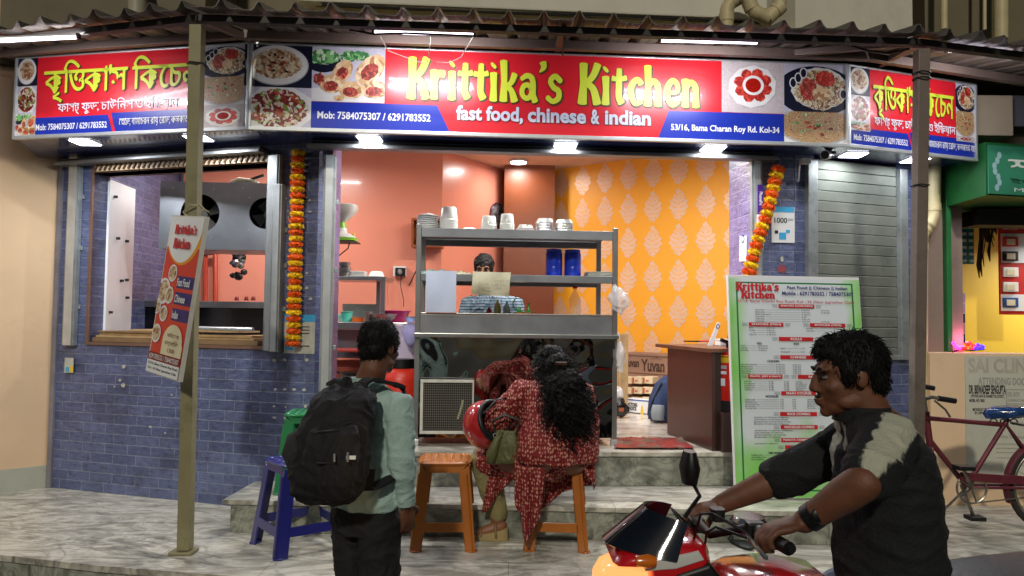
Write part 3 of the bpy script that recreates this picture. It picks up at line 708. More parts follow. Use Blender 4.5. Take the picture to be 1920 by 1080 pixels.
for s_, x0, x1 in (('fast food,', 856, 981), ('chinese', 990, 1099), ('&', 1108, 1124), ('indian', 1134, 1220)):
    lo = .165 if ',' not in s_ else .135
    for d_, mi in ((.003, 0), (0, 1)): txt(mb, s_, U(x0)+d_, U(x1)+d_, zs(lo)-d_, zs(.345)-d_, -.003-(.002 if mi else 0), mi, .035)
mb.build('subtitle_lettering', [OUT, LGY], t)
mb = MB(FSM)
txt(mb, 'Mob: 7584075307 / 6291783552', U(596), U(808), zs(.135), zs(.225), -.0025, 0, .022); mb.build('phone_lettering', LWH, t); mb = MB(FSM); txt(mb, '53/16, Bama Charan Roy Rd. Kol-34', U(1258), U(1461), zs(.10), zs(.20), -.0025, 0, .022)
mb.build('address_lettering', LWH, t)
# side boards
def side_board(fr, L, U, label, x, split):
    t = thing('signboard', label, 'signboard', (*((fr @ Vector((L/2, 0, 0))).xy), SZ0), 0)
    sign_frame(t, fr, L)
    mb = MB(fr); mb.poly([(U(x['l']), SZ0), (U(x['r']), SZ0), (U(x['r']), SZ1), (U(x['l']), SZ1)], 0); mb.build('red_panel', RED, t)
    mb = MB(fr); m0, m1 = split
    mb.poly([(x['bl'], SZ0), (U(m0+6), SZ0), (U(m0-4), zs(.235)), (x['bl'], zs(.235))], -.001); mb.build('blue_band', BLUE, t); mb = MB(fr); mb.poly([(U(m1+6), SZ0), (x['br'], SZ0), (x['br'], zs(.255)), (U(m1-4), zs(.255))], -.001)
    mb.build('blue_band', BLUE, t)
    a0, a1 = .012, U(x['l']); q = x['fb']
    photos(fr, [(ph_pasta, (a0, a1, zs(.65), SZ1)), (ph_curry, (a0, a1, zs(.31), zs(.64))), (ph_rolls, (a0, a1, zs(q), zs(.31)))], -.0015, t)
    b0, b1 = U(x['r']), L-.012
    photos(fr, [(ph_rice, (b0, b1, zs(.62), SZ1)), (ph_noodle, (b0, b1, zs(.29), zs(.62))), (ph_manch, (b0, b1, zs(x['fr']), zs(.29)))], -.0015, t)
    mb = MB(fr)
    T = x['t']; zb = zs(.41 if fr is FSL else .37)
    for d_, mi, bo in ((.005, 0, .03), (0, 1, .018)): bengali(mb, BN1, U(T[0])+d_, U(T[1])+d_, zb-d_, zs(.93)-d_, -.003-.004*mi, mi, .0, True, bo)
    mb.build('lettering', [OUT, LIME], t)
    mb = MB(fr); bengali(mb, BN2, U(T[2]), U(T[3]), zs(.255), zs(.435), -.003, 0, 0, True, .01); mb.build('subtitle_lettering', LWH, t); mb = MB(fr)
    txt(mb, 'Mob: 7584075307 / 6291783552', U(T[4]), U(T[5]), zs(.075), zs(.155), -.0025, 0, .022); mb.build('phone_lettering', LWH, t); mb = MB(fr)
    bengali(mb, BN3, U(T[6]), U(T[7]), zs(.075), zs(.185), -.003, 0, 0, True, .012)
    mb.build('address_lettering', LWH, t)
    return t
def UL(x): return pix(FSL, x, 175, 0)[0]
def UR(x): return pix(FSR, x, 215, 0)[0]
side_board(FSL, LSL, UL, 'left angled red signboard with yellow Bengali lettering, behind the left post', dict(l=69, r=377, bl=UL(67), br=UL(377), fb=0, fr=0, t=(84, 370, 110, 336, 70, 203, 226, 372)), (208, 214))
side_board(FSR, LSR, UR, 'right angled red signboard with yellow Bengali lettering, behind the right post', dict(l=1631, r=1792, bl=.012, br=LSR-.012, fb=.2, fr=.22, t=(1636, 1786, 1638, 1790, 1600, 1701, 1722, 1826)), (1705, 1708))

# ================================================================ lights under the soffit
LAMP = mat('lit_diffuser', 'ffffff', .5, 0, 0, emis=14, ecol='eef2ff')
def downlight(px, py, label, first=None, pw=8.0):
    p = pz(px, py, SOFZ+.0); loc = (p.x, p.y, SOFZ+.012)
    if first: return dup(first, loc, None, label)
    t = thing('recessed_light', label, 'ceiling light', loc, 0, 'square lights under the sign soffit')
    F = Matrix.Translation(loc)
    mb = MB(F); mb.box(-.078, .078, -.078, .078, -.004, .002); mb.build('trim', ALU, t, bevel=.003)
    mb = MB(F); mb.box(-.066, .066, -.066, .066, -.0075, -.0045); mb.build('diffuser', LAMP, t)
    ld = bpy.data.lights.new('lamp', 'AREA'); ld.shape = 'SQUARE'; ld.size = .13; ld.energy = pw; ld.color = (.93, .96, 1)
    lo = bpy.data.objects.new('lamp', ld); COL.objects.link(lo); lo.parent = t; lo.location = (0, 0, -.022)
    return t
dl = downlight(160, 270, 'square soffit light at the far left, above the peach wall corner')
for px, py, s_ in ((372, 262, 'square soffit light just behind the left post'), (693, 263, 'square soffit light left of the shop opening, beside the left garland'), (1060, 275, 'square soffit light above the steel food counter'),
                   (1337, 281, 'square soffit light above the damask wall side of the opening'), (1600, 293, 'square soffit light above the closed steel shutter'), (1716, 303, 'square soffit light half hidden by the right post')):
    q = downlight(px, py, s_, dl)
    if px > 1500:
        for c in q.children:
            if c.type == 'LIGHT': c.data = c.data.copy(); c.data.energy = 3.2 if px < 1650 else 1.6
# ================================================================ canopy
cp = thing('canopy', 'dark corrugated metal canopy on two thin steel posts over the pavement', 'canopy', (.2, 3.9, 0))
FP = [(-3.6, 4.28), (-1.60, 3.72), (2.13, 3.92), (4.2, 4.45)]       # front beam in plan
BP = [(-3.95, 5.25), (-1.35, 4.75), (1.95, 4.85), (3.7, 5.6)]
ROOFM = mat('weathered_canopy_sheet', '6e6862', .5, .3, .25, 4, .1, 30, dirt=.35)
for k in range(3):
    a, b = Vector((*FP[k], 0)), Vector((*FP[k+1], 0)); c, d = Vector((*BP[k], 0)), Vector((*BP[k+1], 0))
    L = (b-a).length; nr = max(1, round(L/.175)); vs = []; 
    dirn = Vector((-(b-a).y, (b-a).x, 0)).normalized()
    for i in range(nr*12+1):
        t = i/(nr*12); ph = (i % 12); h = (0, .0, 0, .003, 0, 0, 0, .0, .012, .042, .043, .014)[ph]+.006*noise.noise(Vector((t*5+k*9, 0, 0)))
        f = a.lerp(b, t)-dirn*(.10+.012*math.sin(t*37+k)); g = c.lerp(d, t)
        vs += [(f.x, f.y, 2.712+h), ((f.x+g.x)/2, (f.y+g.y)/2, 2.80+h), (g.x, g.y, 2.90+h)]
    fs = []
    for i in range(nr*12): fs += [(3*i, 3*i+3, 3*i+4, 3*i+1), (3*i+1, 3*i+4, 3*i+5, 3*i+2)]
    mb = MB(); mb.add(vs, fs)
    def sol(me):
        bm = bmesh.new(); bm.from_mesh(me); bmesh.ops.solidify(bm, geom=bm.faces[:], thickness=.003); bm.to_mesh(me); bm.free(); return me
    mb.build('roof_sheet', ROOFM, cp, post=sol)
BEAM = mat('dark_canopy_beam', '2e2a27', .55, .3, .2, 8); PURL = mat('brown_painted_purlin', '6c5c54', .5, .2, .15, 6)
for k in range(3):
    a, b = Vector((*FP[k], 2.692)), Vector((*FP[k+1], 2.692)); mb = MB(); mb.bar(a, b, .045, .036); mb.build('front_beam', BEAM, cp, bevel=.003)
PP = [(-3.45, 4.52), (-1.55, 4.11), (2.08, 4.33), (3.9, 4.95)]
for k in range(3):
    a, b = Vector((*PP[k], 2.765)), Vector((*PP[k+1], 2.765)); mb = MB(); mb.bar(a, b, .04, .05); mb.build('purlin', PURL, cp, bevel=.003)
for a, b in (((-1.60, 3.74, 2.70), (-1.42, 4.6, 2.83)), ((2.13, 3.94, 2.70), (1.55, 4.36, 2.78)), ((2.15, 3.94, 2.70), (2.3, 4.8, 2.83)), ((.25, 3.83, 2.70), (.25, 4.6, 2.83))):
    mb = MB(); mb.bar(a, b, .035, .035); mb.build('rafter', PURL, cp, bevel=.003)
POST = mat('olive_grey_painted_post', '8c8664', .55, .1, .18, 5, .1, 30, dirt=.3)
POST2 = mat('brown_grey_painted_post', '80736a', .5, .15, .15, 5, .08, 30, dirt=.3)
for (px, pt), (bx, by), m_ in (((365, 75), (347, 1037), POST), ((1716, 100), (1716, 1012), POST2)):
    g = pz(bx, by, .0); tpt = Vector((*(FP[1] if m_ is POST else FP[2]), 2.61)); tpt.y += .0
    tpt.x = g.x+ (tpt.x-g.x)*.7
    mb = MB(); mb.bar((g.x, g.y, .02), (tpt.x, tpt.y, 2.656), .062, .062, 0, (0, 1, 0)); po = mb.build('post', m_, cp, bevel=.005)
    mb = MB(); mb.box(g.x-.065, g.x+.05, g.y-.05, g.y+.05, .001, .016); mb.build('base_plate', POST, po, bevel=.004)
    mb = MB()
    for z in ((2.50, 2.53, 1.94) if m_ is POST2 else (2.46,)):
        f = (z-.02)/2.59; c = Vector((g.x, g.y, .02)).lerp(Vector((tpt.x, tpt.y, 2.61)), f)
        mb.tube([c+Vector((.04*math.cos(a_*PI/4+PI/8)*1.1, .04*math.sin(a_*PI/4+PI/8)*1.1, .003*math.sin(a_*3))) for a_ in range(9)], .004, 6)
    mb.build('wire_tie', DARK, po)
# tube lights
TUBE = mat('lit_tube', 'ffffff', .5, 0, 0, emis=9, ecol='f4ecff')
def tube_light(x0, y0, x1, y1, Y0, Y1, label, pw=9, cables=False):
    a, b = pY(x0, y0, Y0), pY(x1, y1, Y1); c = (a+b)/2
    t = thing('tube_light', label, 'tube light', c, 0, 'white tube lights hung under the canopy edge')
    mb = MB(); mb.bar(a+Vector((0, 0, .018)), b+Vector((0, 0, .013)), .022, .010); mb.build('batten', WHITE, t, bevel=.002)
    mb = MB(); mb.tube([a, b], .0075, 10); mb.build('tube', TUBE, t, smooth=60)
    mb = MB()
    for q in (a, b): mb.box(q.x-.007, q.x+.007, q.y-.011, q.y+.011, q.z-.009, q.z+.02)
    mb.build('end_cap', BLK, t)
    if cables:
        mb = MB(); z = Vector((0, .16, -.01))
        mb.tube([a+Vector((.02, .01, .01)), a+z+Vector((.05, 0, -.03)), c+z+Vector((-.05, .02, -.08)), c+z+Vector((.0, .02, -.075)), c+Vector((.03, .04, -.02)), c+Vector((.03, .0, .01))], .0024, 6)
        mb.tube([b+Vector((.0, .01, .01)), b+z+Vector((-.08, 0, -.05)), c+z+Vector((.12, 0, -.09)), c+z+Vector((.05, 0, -.085))], .0026, 6); mb.build('cable', mat('grimy_cable', '4c4a44', .6), t, smooth=60)
    ld = bpy.data.lights.new('lamp', 'AREA'); ld.shape = 'RECTANGLE'; ld.size = (b-a).length; ld.size_y = .02; ld.energy = pw; ld.color = (.95, .93, 1)
    lo = bpy.data.objects.new('lamp', ld); COL.objects.link(lo); lo.parent = t; lo.location = (0, .0, -.016)
    d = (b-a).normalized(); dn = Vector((0, .55, -1)).normalized(); zax = -dn; xax = (d-zax*d.dot(zax)).normalized(); yax = zax.cross(xax)
    lo.rotation_euler = Matrix((xax, yax, zax)).transposed().to_euler()
    l2 = bpy.data.lights.new('lamp', 'AREA'); l2.shape = 'RECTANGLE'; l2.size = (b-a).length; l2.size_y = .02; l2.energy = pw*.22; l2.color = (.95, .93, 1)
    lo = bpy.data.objects.new('lamp', l2); COL.objects.link(lo); lo.parent = t; lo.location = (0, .025, .012)
    dn = Vector((0, .8, .6)).normalized(); zax = -dn; xax = (d-zax*d.dot(zax)).normalized(); yax = zax.cross(xax); lo.rotation_euler = Matrix((xax, yax, zax)).transposed().to_euler()
    return t
tube_light(-40, 79, 147, 70, 3.95, 3.82, 'white tube light at the left end of the canopy')
tube_light(700, 60, 890, 66, 3.85, 3.87, 'white tube light with loose looping cables above the rolled wraps photo', cables=True)
tube_light(1237, 76, 1422, 80, 3.90, 3.92, 'white tube light above the right half of the central signboard')
tube_light(1775, 95, 1960, 114, 4.08, 4.16, 'white tube light at the right end of the canopy')
# shop ceiling light seen at the top of the opening
cl = None
for x, y, s_ in ((pz(972, 306, 2.77).x, 7.38, 'round lit ceiling light inside the shop near the top of the opening'),):
    t = thing('ceiling_light', s_, 'ceiling light', (x, y, 2.784)); F = Matrix.Translation((x, y, 2.784))
    mb = MB(F); mb.lathe([(.095, 0), (.095, -.02), (.088, -.025)]); mb.build('rim', ALU, t, smooth=40)
    mb = MB(F); mb.lathe([(.08, -.0255), (.075, -.032)]); mb.build('diffuser', LAMP, t)
    ld = bpy.data.lights.new('lamp', 'AREA'); ld.shape = 'DISK'; ld.size = .15; ld.energy = 9; ld.color = (1, .95, .88)
    lo = bpy.data.objects.new('lamp', ld); COL.objects.link(lo); lo.parent = t; lo.location = (0, 0, -.035)
def unseen_lamp(parent, x, y, z, pw, length=.9):  # batten lamp added out of view to brighten an interior
    F = Matrix.Translation((x, y, z)); mb = MB(F); mb.box(-length/2, length/2, -.02, .02, 0, .03); o = mb.build('unseen_fill_lamp', WHITE, parent, bevel=.003)
    mb = MB(F); mb.tube([(-length/2, 0, -.015), (length/2, 0, -.015)], .013, 10); mb.build('tube', TUBE, o, smooth=60)
    ld = bpy.data.lights.new('lamp', 'AREA'); ld.shape = 'RECTANGLE'; ld.size = length; ld.size_y = .03; ld.energy = pw; ld.color = (1, .96, .92)
    lo = bpy.data.objects.new('lamp', ld); COL.objects.link(lo); lo.parent = parent; lo.location = wm(parent).inverted() @ Vector((x, y, z-.03))
unseen_lamp(sh, -2.1, 6.0, 2.68, 34)
unseen_lamp(sh, .2, 5.12, 2.62, 46)
unseen_lamp(sh, 1.0, 5.7, 2.68, 30)

# loose black cables along the canopy edge
for label, pts in (('loose black cable sagging under the canopy beam left of the right post', [pY(1590, 84, 3.98), pY(1630, 96, 4.0), pY(1668, 100, 4.0), pY(1705, 92, 3.98)]),
                   ('thin black cable hanging across the central signboard top at the middle', [pY(1060, 46, 3.84), pY(1058, 72, 3.86), pY(1055, 104, 4.1)]),
                   ('black cable clipped along the canopy beam above the rolled wraps photo', [pY(655, 56, 3.80), pY(700, 64, 3.82), pY(760, 62, 3.83), pY(905, 68, 3.85)])):
    mb = MB(); mb.tube(pts, .006, 6); tag(mb.build('power_cable', BLK, smooth=60), label, 'cable')
# ================================================================ objects on the outer wall
MAR_Y = mat('marigold_yellow', 'ffcc10', .7, 0, .2, 60, .6, 150); MAR_O = mat('marigold_orange', 'f2680e', .7, 0, .2, 60, .6, 150)
def garland(label, pts, first_yellow, n):
    t = thing('marigold_garland', label, 'garland', pts[0], 0, 'marigold garlands on the blue pillars')
    P = [Vector(p) for p in pts]; L = [0]
    for a, b in zip(P, P[1:]): L.append(L[-1]+(b-a).length)
    def at(s):
        for i in range(len(P)-1):
            if s <= L[i+1] or i == len(P)-2: return P[i].lerp(P[i+1], (s-L[i])/(L[i+1]-L[i]))
    mb = MB(); mb.tube([at(L[-1]*i/20) for i in range(21)], .004, 6); mb.build('string', mat('garland_string', '5c4a2c', .8), t)
    for i in range(n):
        c = at(L[-1]*(i+.5)/n); ye = (i % 2 == 0) == first_yellow; h = L[-1]/n
        ax = (at(min(L[-1], L[-1]*(i+.7)/n))-at(L[-1]*(i+.3)/n)).normalized(); M = ax.to_track_quat('Z', 'Y').to_matrix()
        R_ = .041*random.uniform(.92, 1.06); mb = MB(); vs = []; fs = []
        for k in range(150):            # ruffled petals round a pompon
            th = random.uniform(0, 2*PI); zz = random.uniform(-1, 1); rr = math.sqrt(max(0, 1-zz*zz*.75))
            d = Vector((rr*math.cos(th), rr*math.sin(th), zz*.8)); p = M @ Vector((d.x*R_*.86, d.y*R_*.86, d.z*h*.42)); q = M @ Vector((d.x*R_*1.08, d.y*R_*1.08, d.z*h*.62))
            s_ = d.cross(Vector((random.random()-.5, random.random()-.5, random.random()-.5))).normalized()*.008
            o = len(vs); vs += [c+p-s_*.6, c+p+s_*.6, c+q+s_, c+q-s_]; fs.append((o, o+1, o+2, o+3))
        mb.add(vs, fs); mb.ball(c, (R_*.88, R_*.88, h*.5), 0, 14, 8, M)
        mb.build('yellow_blossom' if ye else 'orange_blossom', MAR_Y if ye else MAR_O, t)
    return t
def on(fr, px, py, v): u, z = pix(fr, px, py, v); return fr @ Vector((u, v, z))
garland('vertical garland hanging straight down the left blue pillar', [on(FL, 559, 281, -.05), on(FL, 555, 450, -.05), on(FL, 549, 650, -.05)], True, 32)
garland('slanting garland swept across the right pillar, behind the menu board', [on(F0, 1461, 311, -.05), on(F0, 1440, 390, -.06), on(F0, 1415, 470, -.06), on(F0, 1396, 545, -.06), on(F0, 1375, 640, -.06)], False, 27)
PAPER = mat('worn_paper', 'b4b4a8', .8, 0, .15, 20); PAPW = mat('white_paper', 'dcdfe0', .7, 0, .04, 10)
SKY_ = mat('sky_blue_print', '3c9fd0', .5, 0, .05); INK = mat('black_ink', '1a1a22', .6, 0, 0); REDI = mat('red_ink', 'c2242a', .5, 0, 0); NAVI = mat('navy_ink', '232c6c', .5, 0, 0)
def ragged(mb, u, z, r, v, mi=0, sx=1, sy=1, n=10):
    mb.poly([(u+sx*r*math.cos(2*PI*i/n)*random.uniform(.5, 1.1), z+sy*r*math.sin(2*PI*i/n)*random.uniform(.5, 1.1)) for i in range(n)], v, mi)
def scraps(label, fr, pts, col):
    mb = MB(fr)
    for px, py, r in pts:
        u, z = pix(fr, px, py, -.006); ragged(mb, u, z, r*.0028, -.007, 0, 1.1, .8, 7)
    o = mb.build('paper_scraps', col); tag(o, label, 'torn paper', kind='stuff')
scraps('torn white paper remnants stuck on the left blue tiles', FL, [(232, 687, 7), (225, 713, 5), (232, 722, 8), (215, 725, 3), (282, 800, 5), (310, 812, 4), (322, 740, 3), (537, 372, 3), (540, 395, 3), (581, 375, 4), (582, 397, 4), (541, 407, 3), (575, 512, 4), (575, 540, 5), (582, 560, 5), (514, 675, 6), (534, 675, 5), (575, 675, 5), (516, 730, 5), (534, 730, 5), (552, 730, 5), (570, 731, 6), (514, 762, 4), (536, 763, 3), (515, 783, 5), (534, 784, 5), (552, 783, 4), (573, 762, 5)], PAPER)
t = thing('wall_poster', 'worn blue-topped paper notice behind the lower end of the left garland', 'poster', on(FL, 565, 600, -.006))
mb = MB(FL); mb.prect(533, 590, 590, 663, -.006, -.003, 0); mb.build('paper', PAPER, t)
mb = MB(FL); mb.prect(534, 590, 591, 603, -.008, -.0062, 0); mb.prect(535, 640, 549, 656, -.008, -.0062, 0)
for y in (612, 618, 624, 648): mb.prect(560, y, 580, y+1.6, -.008, -.0062, 1)
mb.build('print', [SKY_, INK], t)
t = thing('wall_poster', 'small torn yellow and white leaflet on the grey edge of the far left blue wall', 'poster', on(FL, 129, 685, -.02))
mb = MB(FL); mb.prect(121, 671, 137, 699, -.02, -.0155); mb.build('paper', PAPER, t)
mb = MB(FL); mb.prect(123, 688, 130, 697, -.022, -.0202, 0); mb.prect(130, 686, 137, 698, -.022, -.0202, 1); mb.build('print', [SKY_, mat('yellow_print', 'd8b93a', .6)], t)
t = thing('payment_poster', 'white payment poster with blue top reading 1000 on the right pillar', 'poster', on(F0, 1465, 425, -.01))
mb = MB(F0); mb.prect(1447, 388, 1490, 455, -.01, -.004); mb.build('paper', PAPW, t)
mb = MB(F0); mb.prect(1450, 388, 1489, 398, -.0115, -.0102, 0); mb.build('blue_header', SKY_, t)
mb = MB(F0); ptxt(mb, '1000', 1452, 408, 1476, 418, -.0115, 0, .02); ptxt(mb, 'CASHBACK', 1477, 410, 1487, 414, -.0115, 0)
mb.prect(1461, 436, 1474, 449, -.0118, -.0102, 1); mb.prect(1474, 431, 1481, 437, -.0118, -.0102, 1); mb.prect(1453, 432, 1459, 438, -.0118, -.0102, 0); mb.build('print', [INK, SKY_], t)
t = thing('sticker', 'purple and white payment sticker on the right shutter rail', 'sticker', on(F0, 1427, 370, -.05))
mb = MB(F0); mb.prect(1421, 346, 1432, 402, -.056, -.0475, 0); mb.prect(1421, 402, 1432, 460, -.056, -.0475, 1); mb.build('film', [mat('violet_film', '4a2a86', .3), PAPW], t)
mb = MB(F0); u, z = pix(F0, 1426.5, 372, -.058)
vs, fs = glyphs('PhonePe', .02); a, b, c, d = bbox(vs); k = .085/(b-a)
mb.add([(u+(y-.3)*k*1.2, -.0575, z-(x-(a+b)/2)*k) for x, y in vs], fs, 0)
u, z = pix(F0, 1426.5, 411, -.058); mb.add([(u+.012*math.cos(2*PI*i/16), -.0575, z+.012*math.sin(2*PI*i/16)) for i in range(16)], [tuple(range(16))], 1)
mb.build('print', [PAPW, NAVI], t)
t = thing('payment_stand', 'tall narrow white payment card fixed on the lilac tiled inner wall', 'sign', on(F0, 1394, 460, .1))
FJ = frame(wpt(F0, bJ, .3).x, wpt(F0, bJ, .3).y, 0, F0.to_euler().z-PI/2)
mb = MB(FJ)
ca = [pix(FJ, x, y, -.012) for x, y in ((1386, 490), (1398, 490), (1399, 442), (1387, 442))]
mb.prism(ca, -.012, -.004); mb.build('card', PAPW, t)
mb = MB(FJ); u, z = pix(FJ, 1392.5, 448, -.014); mb.poly([(u+.028*math.cos(i*PI/8), z+.028*math.sin(i*PI/8)) for i in range(16)], -.0135, 0)
mb.poly([(u+.018*math.cos(i*PI/8), z+.018*math.sin(i*PI/8)) for i in range(16)], -.0142, 1); mb.build('print', [NAVI, PAPW], t)
t = thing('wall_emblem', 'small faded red festive sticker on the blue tiles left of the closed shutter', 'sticker', on(F0, 1466, 500, -.01))
mb = MB(F0); u, z = pix(F0, 1466, 503, -.008); ragged(mb, u, z, .035, -.008, 0, 1, 1, 12); u, z = pix(F0, 1466, 486, -.008); ragged(mb, u, z, .018, -.008, 1, .8, 1.2); mb.build('print', [mat('faded_red_print', '8c4048', .7), PAPER], t)
# CCTV camera
t = thing('security_camera', 'white bullet security camera under the soffit left of the closed shutter', 'camera', (*on(F0, 1552, 290, -.12).xy, SOFZ))
c = on(F0, 1552, 290, -.14); tp = Vector((c.x+.03, c.y, SOFZ))
mb = MB(); mb.lathe([(.022, 0), (.022, -.012), (.01, -.016)], tp); mb.tube([tp-Vector((0, 0, .012)), tp-Vector((0, 0, .04)), c+Vector((.02, 0, .01))], .007, 8); mb.build('bracket', BLK, t, smooth=50)
M = (Vector((-.55, -.6, -.18))).normalized(); mb = MB(); mb.tube([c-M*.035, c+M*.045], .027, 16); mb.tube([c+M*.02, c+M*.052], .030, 16); mb.build('body', WHITE, t, smooth=50)
mb = MB(); mb.tube([c+M*.052, c+M*.054], .025, 16); mb.tube([c+M*.05, c+M*.058], .012, 12); mb.build('lens', BLK, t, smooth=50)
t = thing('junction_box', 'white junction box at the top of the closed shutter rail', 'box', on(F0, 1515, 302, -.05))
mb = MB(F0); mb.prect(1505, 296, 1521, 306, -.07, -.02); mb.build('lid', WHITE, t, bevel=.003); mb = MB(F0); mb.tube([on2 for on2 in [(pix(F0, 1500, 302, -.04)[0], -.04, pix(F0, 1500, 302, -.04)[1]), (pix(F0, 1498, 340, -.04)[0], -.03, pix(F0, 1498, 340, -.04)[1])]], .005); mb.build('cable', WHITE, t)

# ================================================================ pipes
def pipe(label, pts, r, col=CREAM, clamps=()):
    P = [Vector(p) for p in pts]; t = thing('drain_pipe', label, 'pipe', P[-1])
    # round the corners
    Q = [P[0]]
    for i in range(1, len(P)-1):
        a, b, c = P[i-1], P[i], P[i+1]; d = min(r*1.6, (b-a).length*.45, (c-b).length*.45)
        s_, e = b+(a-b).normalized()*d, b+(c-b).normalized()*d
        for k in range(6): u = k/5; Q.append(s_*(1-u)**2+b*2*u*(1-u)+e*u*u)
    Q.append(P[-1]); mb = MB(); mb.tube(Q, r, 18); mb.build('pipe', col, t, smooth=50)
    for i in range(1, len(P)-1):
        for q in (P[i-1], P[i+1]):
            d = (q-P[i]).normalized(); b = P[i]+d*r*1.9; mb = MB(); mb.tube([b-d*.02, b+d*.03], r*1.10, 18); mb.build('collar', col, t, smooth=50)
    return t
Yp = 4.55
pipe('thick cream drainpipe bending in a loop above the canopy, right of centre', [pY(1362, 60, Yp), pY(1362, 8, Yp), pY(1398, -12, Yp), pY(1412, 22, Yp), pY(1440, 33, Yp), pY(1462, 14, Yp), pY(1462, -60, Yp)], .042)
pipe('thick cream drainpipe stub above the canopy at the upper left', [pY(258, 24, 4.7), pY(258, -2, 4.7), pY(248, -60, 4.7)], .055, mat('grey_cream_pipe', '9c9882', .5, 0, .1))
pipe('cream drainpipe descending beside the mauve pier and stepping left', [pY(1752, 300, 5.08), pY(1750, 412, 5.08), pY(1727, 440, 5.06), pY(1727, 880, 5.06)], .042)
pipe('thin cream pipe rising above the canopy at the upper right', [pY(1770, 55, 5.0), pY(1770, -80, 5.0)], .022)
pipe('thick cream pipe rising above the canopy at the far upper right', [pY(1876, 74, 5.0), pY(1876, -80, 5.0)], .045)
pipe('slim cream pipe with a cap above the canopy at the far upper right', [pY(1846, 56, 5.0), pY(1846, -80, 5.0)], .012)

# ================================================================ hanging sign on the left post
HS = frame(*pY(330, 560, 3.66).xy, 0, rad(-52))
A_ = pY(312, 408, 3.72); B_ = pY(375, 402, 3.60)
tl, tr, br_, bl_ = pY(313, 409, 3.78), pY(375, 402, 3.58), pY(345, 724, 3.50), pY(283, 693, 3.72)
t = thing('hanging_sign', 'slanted white and red advertising board tied to the left post', 'sign', (tl+tr)/2)
X_ = ((tr-tl)+(br_-bl_)).normalized(); Z_ = ((tl-bl_)+(tr-br_)); Z_ = (Z_-X_*Z_.dot(X_)).normalized(); Y_ = Z_.cross(X_).normalized()
c = (tl+tr+br_+bl_)/4; Wd = ((tr-tl).length+(br_-bl_).length)/2; Hd = ((tl-bl_).length+(tr-br_).length)/2
HM = Matrix((X_, Y_, Z_)).transposed().to_4x4(); HM.translation = c
mb = MB(HM); w2, h2 = Wd/2, Hd/2; mb.box(-w2, w2, 0, .022, -h2, h2); mb.build('board', mat('worn_white_board', 'cfcbbd', .5, 0, .1, 10, dirt=.2), t, bevel=.002)
HX = lambda f: -w2+Wd*f
HZ = lambda f: h2-Hd*f
mb = MB(HM); PR = Photo(mb, (HX(.02), HX(.985), HZ(.995), HZ(.008)), -.0008)
def PQ(*p): return [(HX(a), HZ(b)) for a, b in p]
PR.put(PQ((.03, .2), (.985, .2), (.985, .9), (.03, .9)), 0)
PR.put([PR.P(.5+.62*math.cos(i*PI/30), -.02+.325*math.sin(i*PI/30)) for i in range(61)], 3); PR.put([PR.P(.47+.56*math.cos(i*PI/30), -.02+.31*math.sin(i*PI/30)) for i in range(61)], 1)
PR.put(PQ((.03, .2), (.03, .005), (.1, .005), (.06, .2)), 1)
for y in (.375, .475, .575): PR.put(PQ((.5, y), (.985, y), (.985, y+.075), (.5, y+.075)), 2)
for x, y, r in ((.13, .48, .2), (.33, .36, .13), (.33, .5, .13), (.25, .62, .12), (.13, .75, .14), (.02, .58, .12)):
    PR.ell(x, y, r, r*.42, 1); PR.ell(x, y, r*.82, r*.34, 4, .06)
PR.ell(.66, .79, .3, .115, 5); PR.put(PQ((.37, .79), (.97, .79), (.97, .87), (.37, .87)), 5)
PR.put(PQ((.02, .865), (.985, .865), (.985, .915), (.02, .915)), 6)
PR.put(PQ((.02, .915), (.985, .915), (.985, .992), (.02, .992)), 1)
mb.build('printed_face', [mat('salmon_red_print', 'cc3a2c', .4, 0, .05), PAPW, mat('indigo_print', '2c2670', .4), mat('amber_print', 'e0951c', .4), F_PASTA, mat('pale_cream_print', 'd6cfae', .4), mat('maroon_print', '7c2420', .4)], t)
mb = MB(HM)
hobo(mb, "Krittika's", HX(.22), HX(.86), HZ(.115), HZ(.06), -.0075, 0, .02); hobo(mb, "Kitchen", HX(.24), HX(.74), HZ(.205), HZ(.145), -.0075, 0, .02)
for s_, y in (('Fast Food', .375), ('Chinese', .475), ('Indian', .575)): txt(mb, s_, HX(.54), HX(.9 if 'F' in s_ else .84 if 'C' in s_ else .72), HZ(y+.062), HZ(y+.015), -.0075, 1, .02)
bengali(mb, [["ফ", "ি", "হ", "ো"], ["ম"]], HX(.5), HX(.84), HZ(.755), HZ(.725), -.0075, 2); bengali(mb, [["ড", "ে", "ল", "ি", "ভ"]], HX(.46), HX(.86), HZ(.805), HZ(.77), -.0075, 2); txt(mb, '1500', HX(.58), HX(.78), HZ(.845), HZ(.82), -.0075, 2)
txt(mb, '6291783552 / 7584075307', HX(.06), HX(.95), HZ(.905), HZ(.875), -.0075, 1, .01)
txt(mb, '53/16, Bama Charan Roy Road', HX(.07), HX(.95), HZ(.945), HZ(.925), -.0075, 3, .01); txt(mb, 'Kol - 34, Near Jagreehee Club', HX(.08), HX(.93), HZ(.975), HZ(.955), -.0075, 3, .01)
mb.build('lettering', [REDI, PAPW, mat('brown_ink', '7a4a3c', .6), INK], t)
mb = MB(); pc = pY(363, 398, 3.735); k = Vector((0, -.045, 0))
mb.tube([(tl+tr)/2+Vector((.02, .0, .0)), pc+Vector((-.04, -.03, -.005)), pc+k+Vector((0, 0, .03)), pc+Vector((.042, -.02, .03)), pc+Vector((.06, -.03, .0))], .0045, 6); mb.tube([pc+Vector((.04, -.035, .035)), pc+Vector((.07, -.04, .01)), pc+Vector((.095, -.04, -.005))], [.006, .004, .003], 6)
mb.build('rope', mat('jute_rope', 'a39c7c', .9, 0, .2, 60), t, smooth=60)

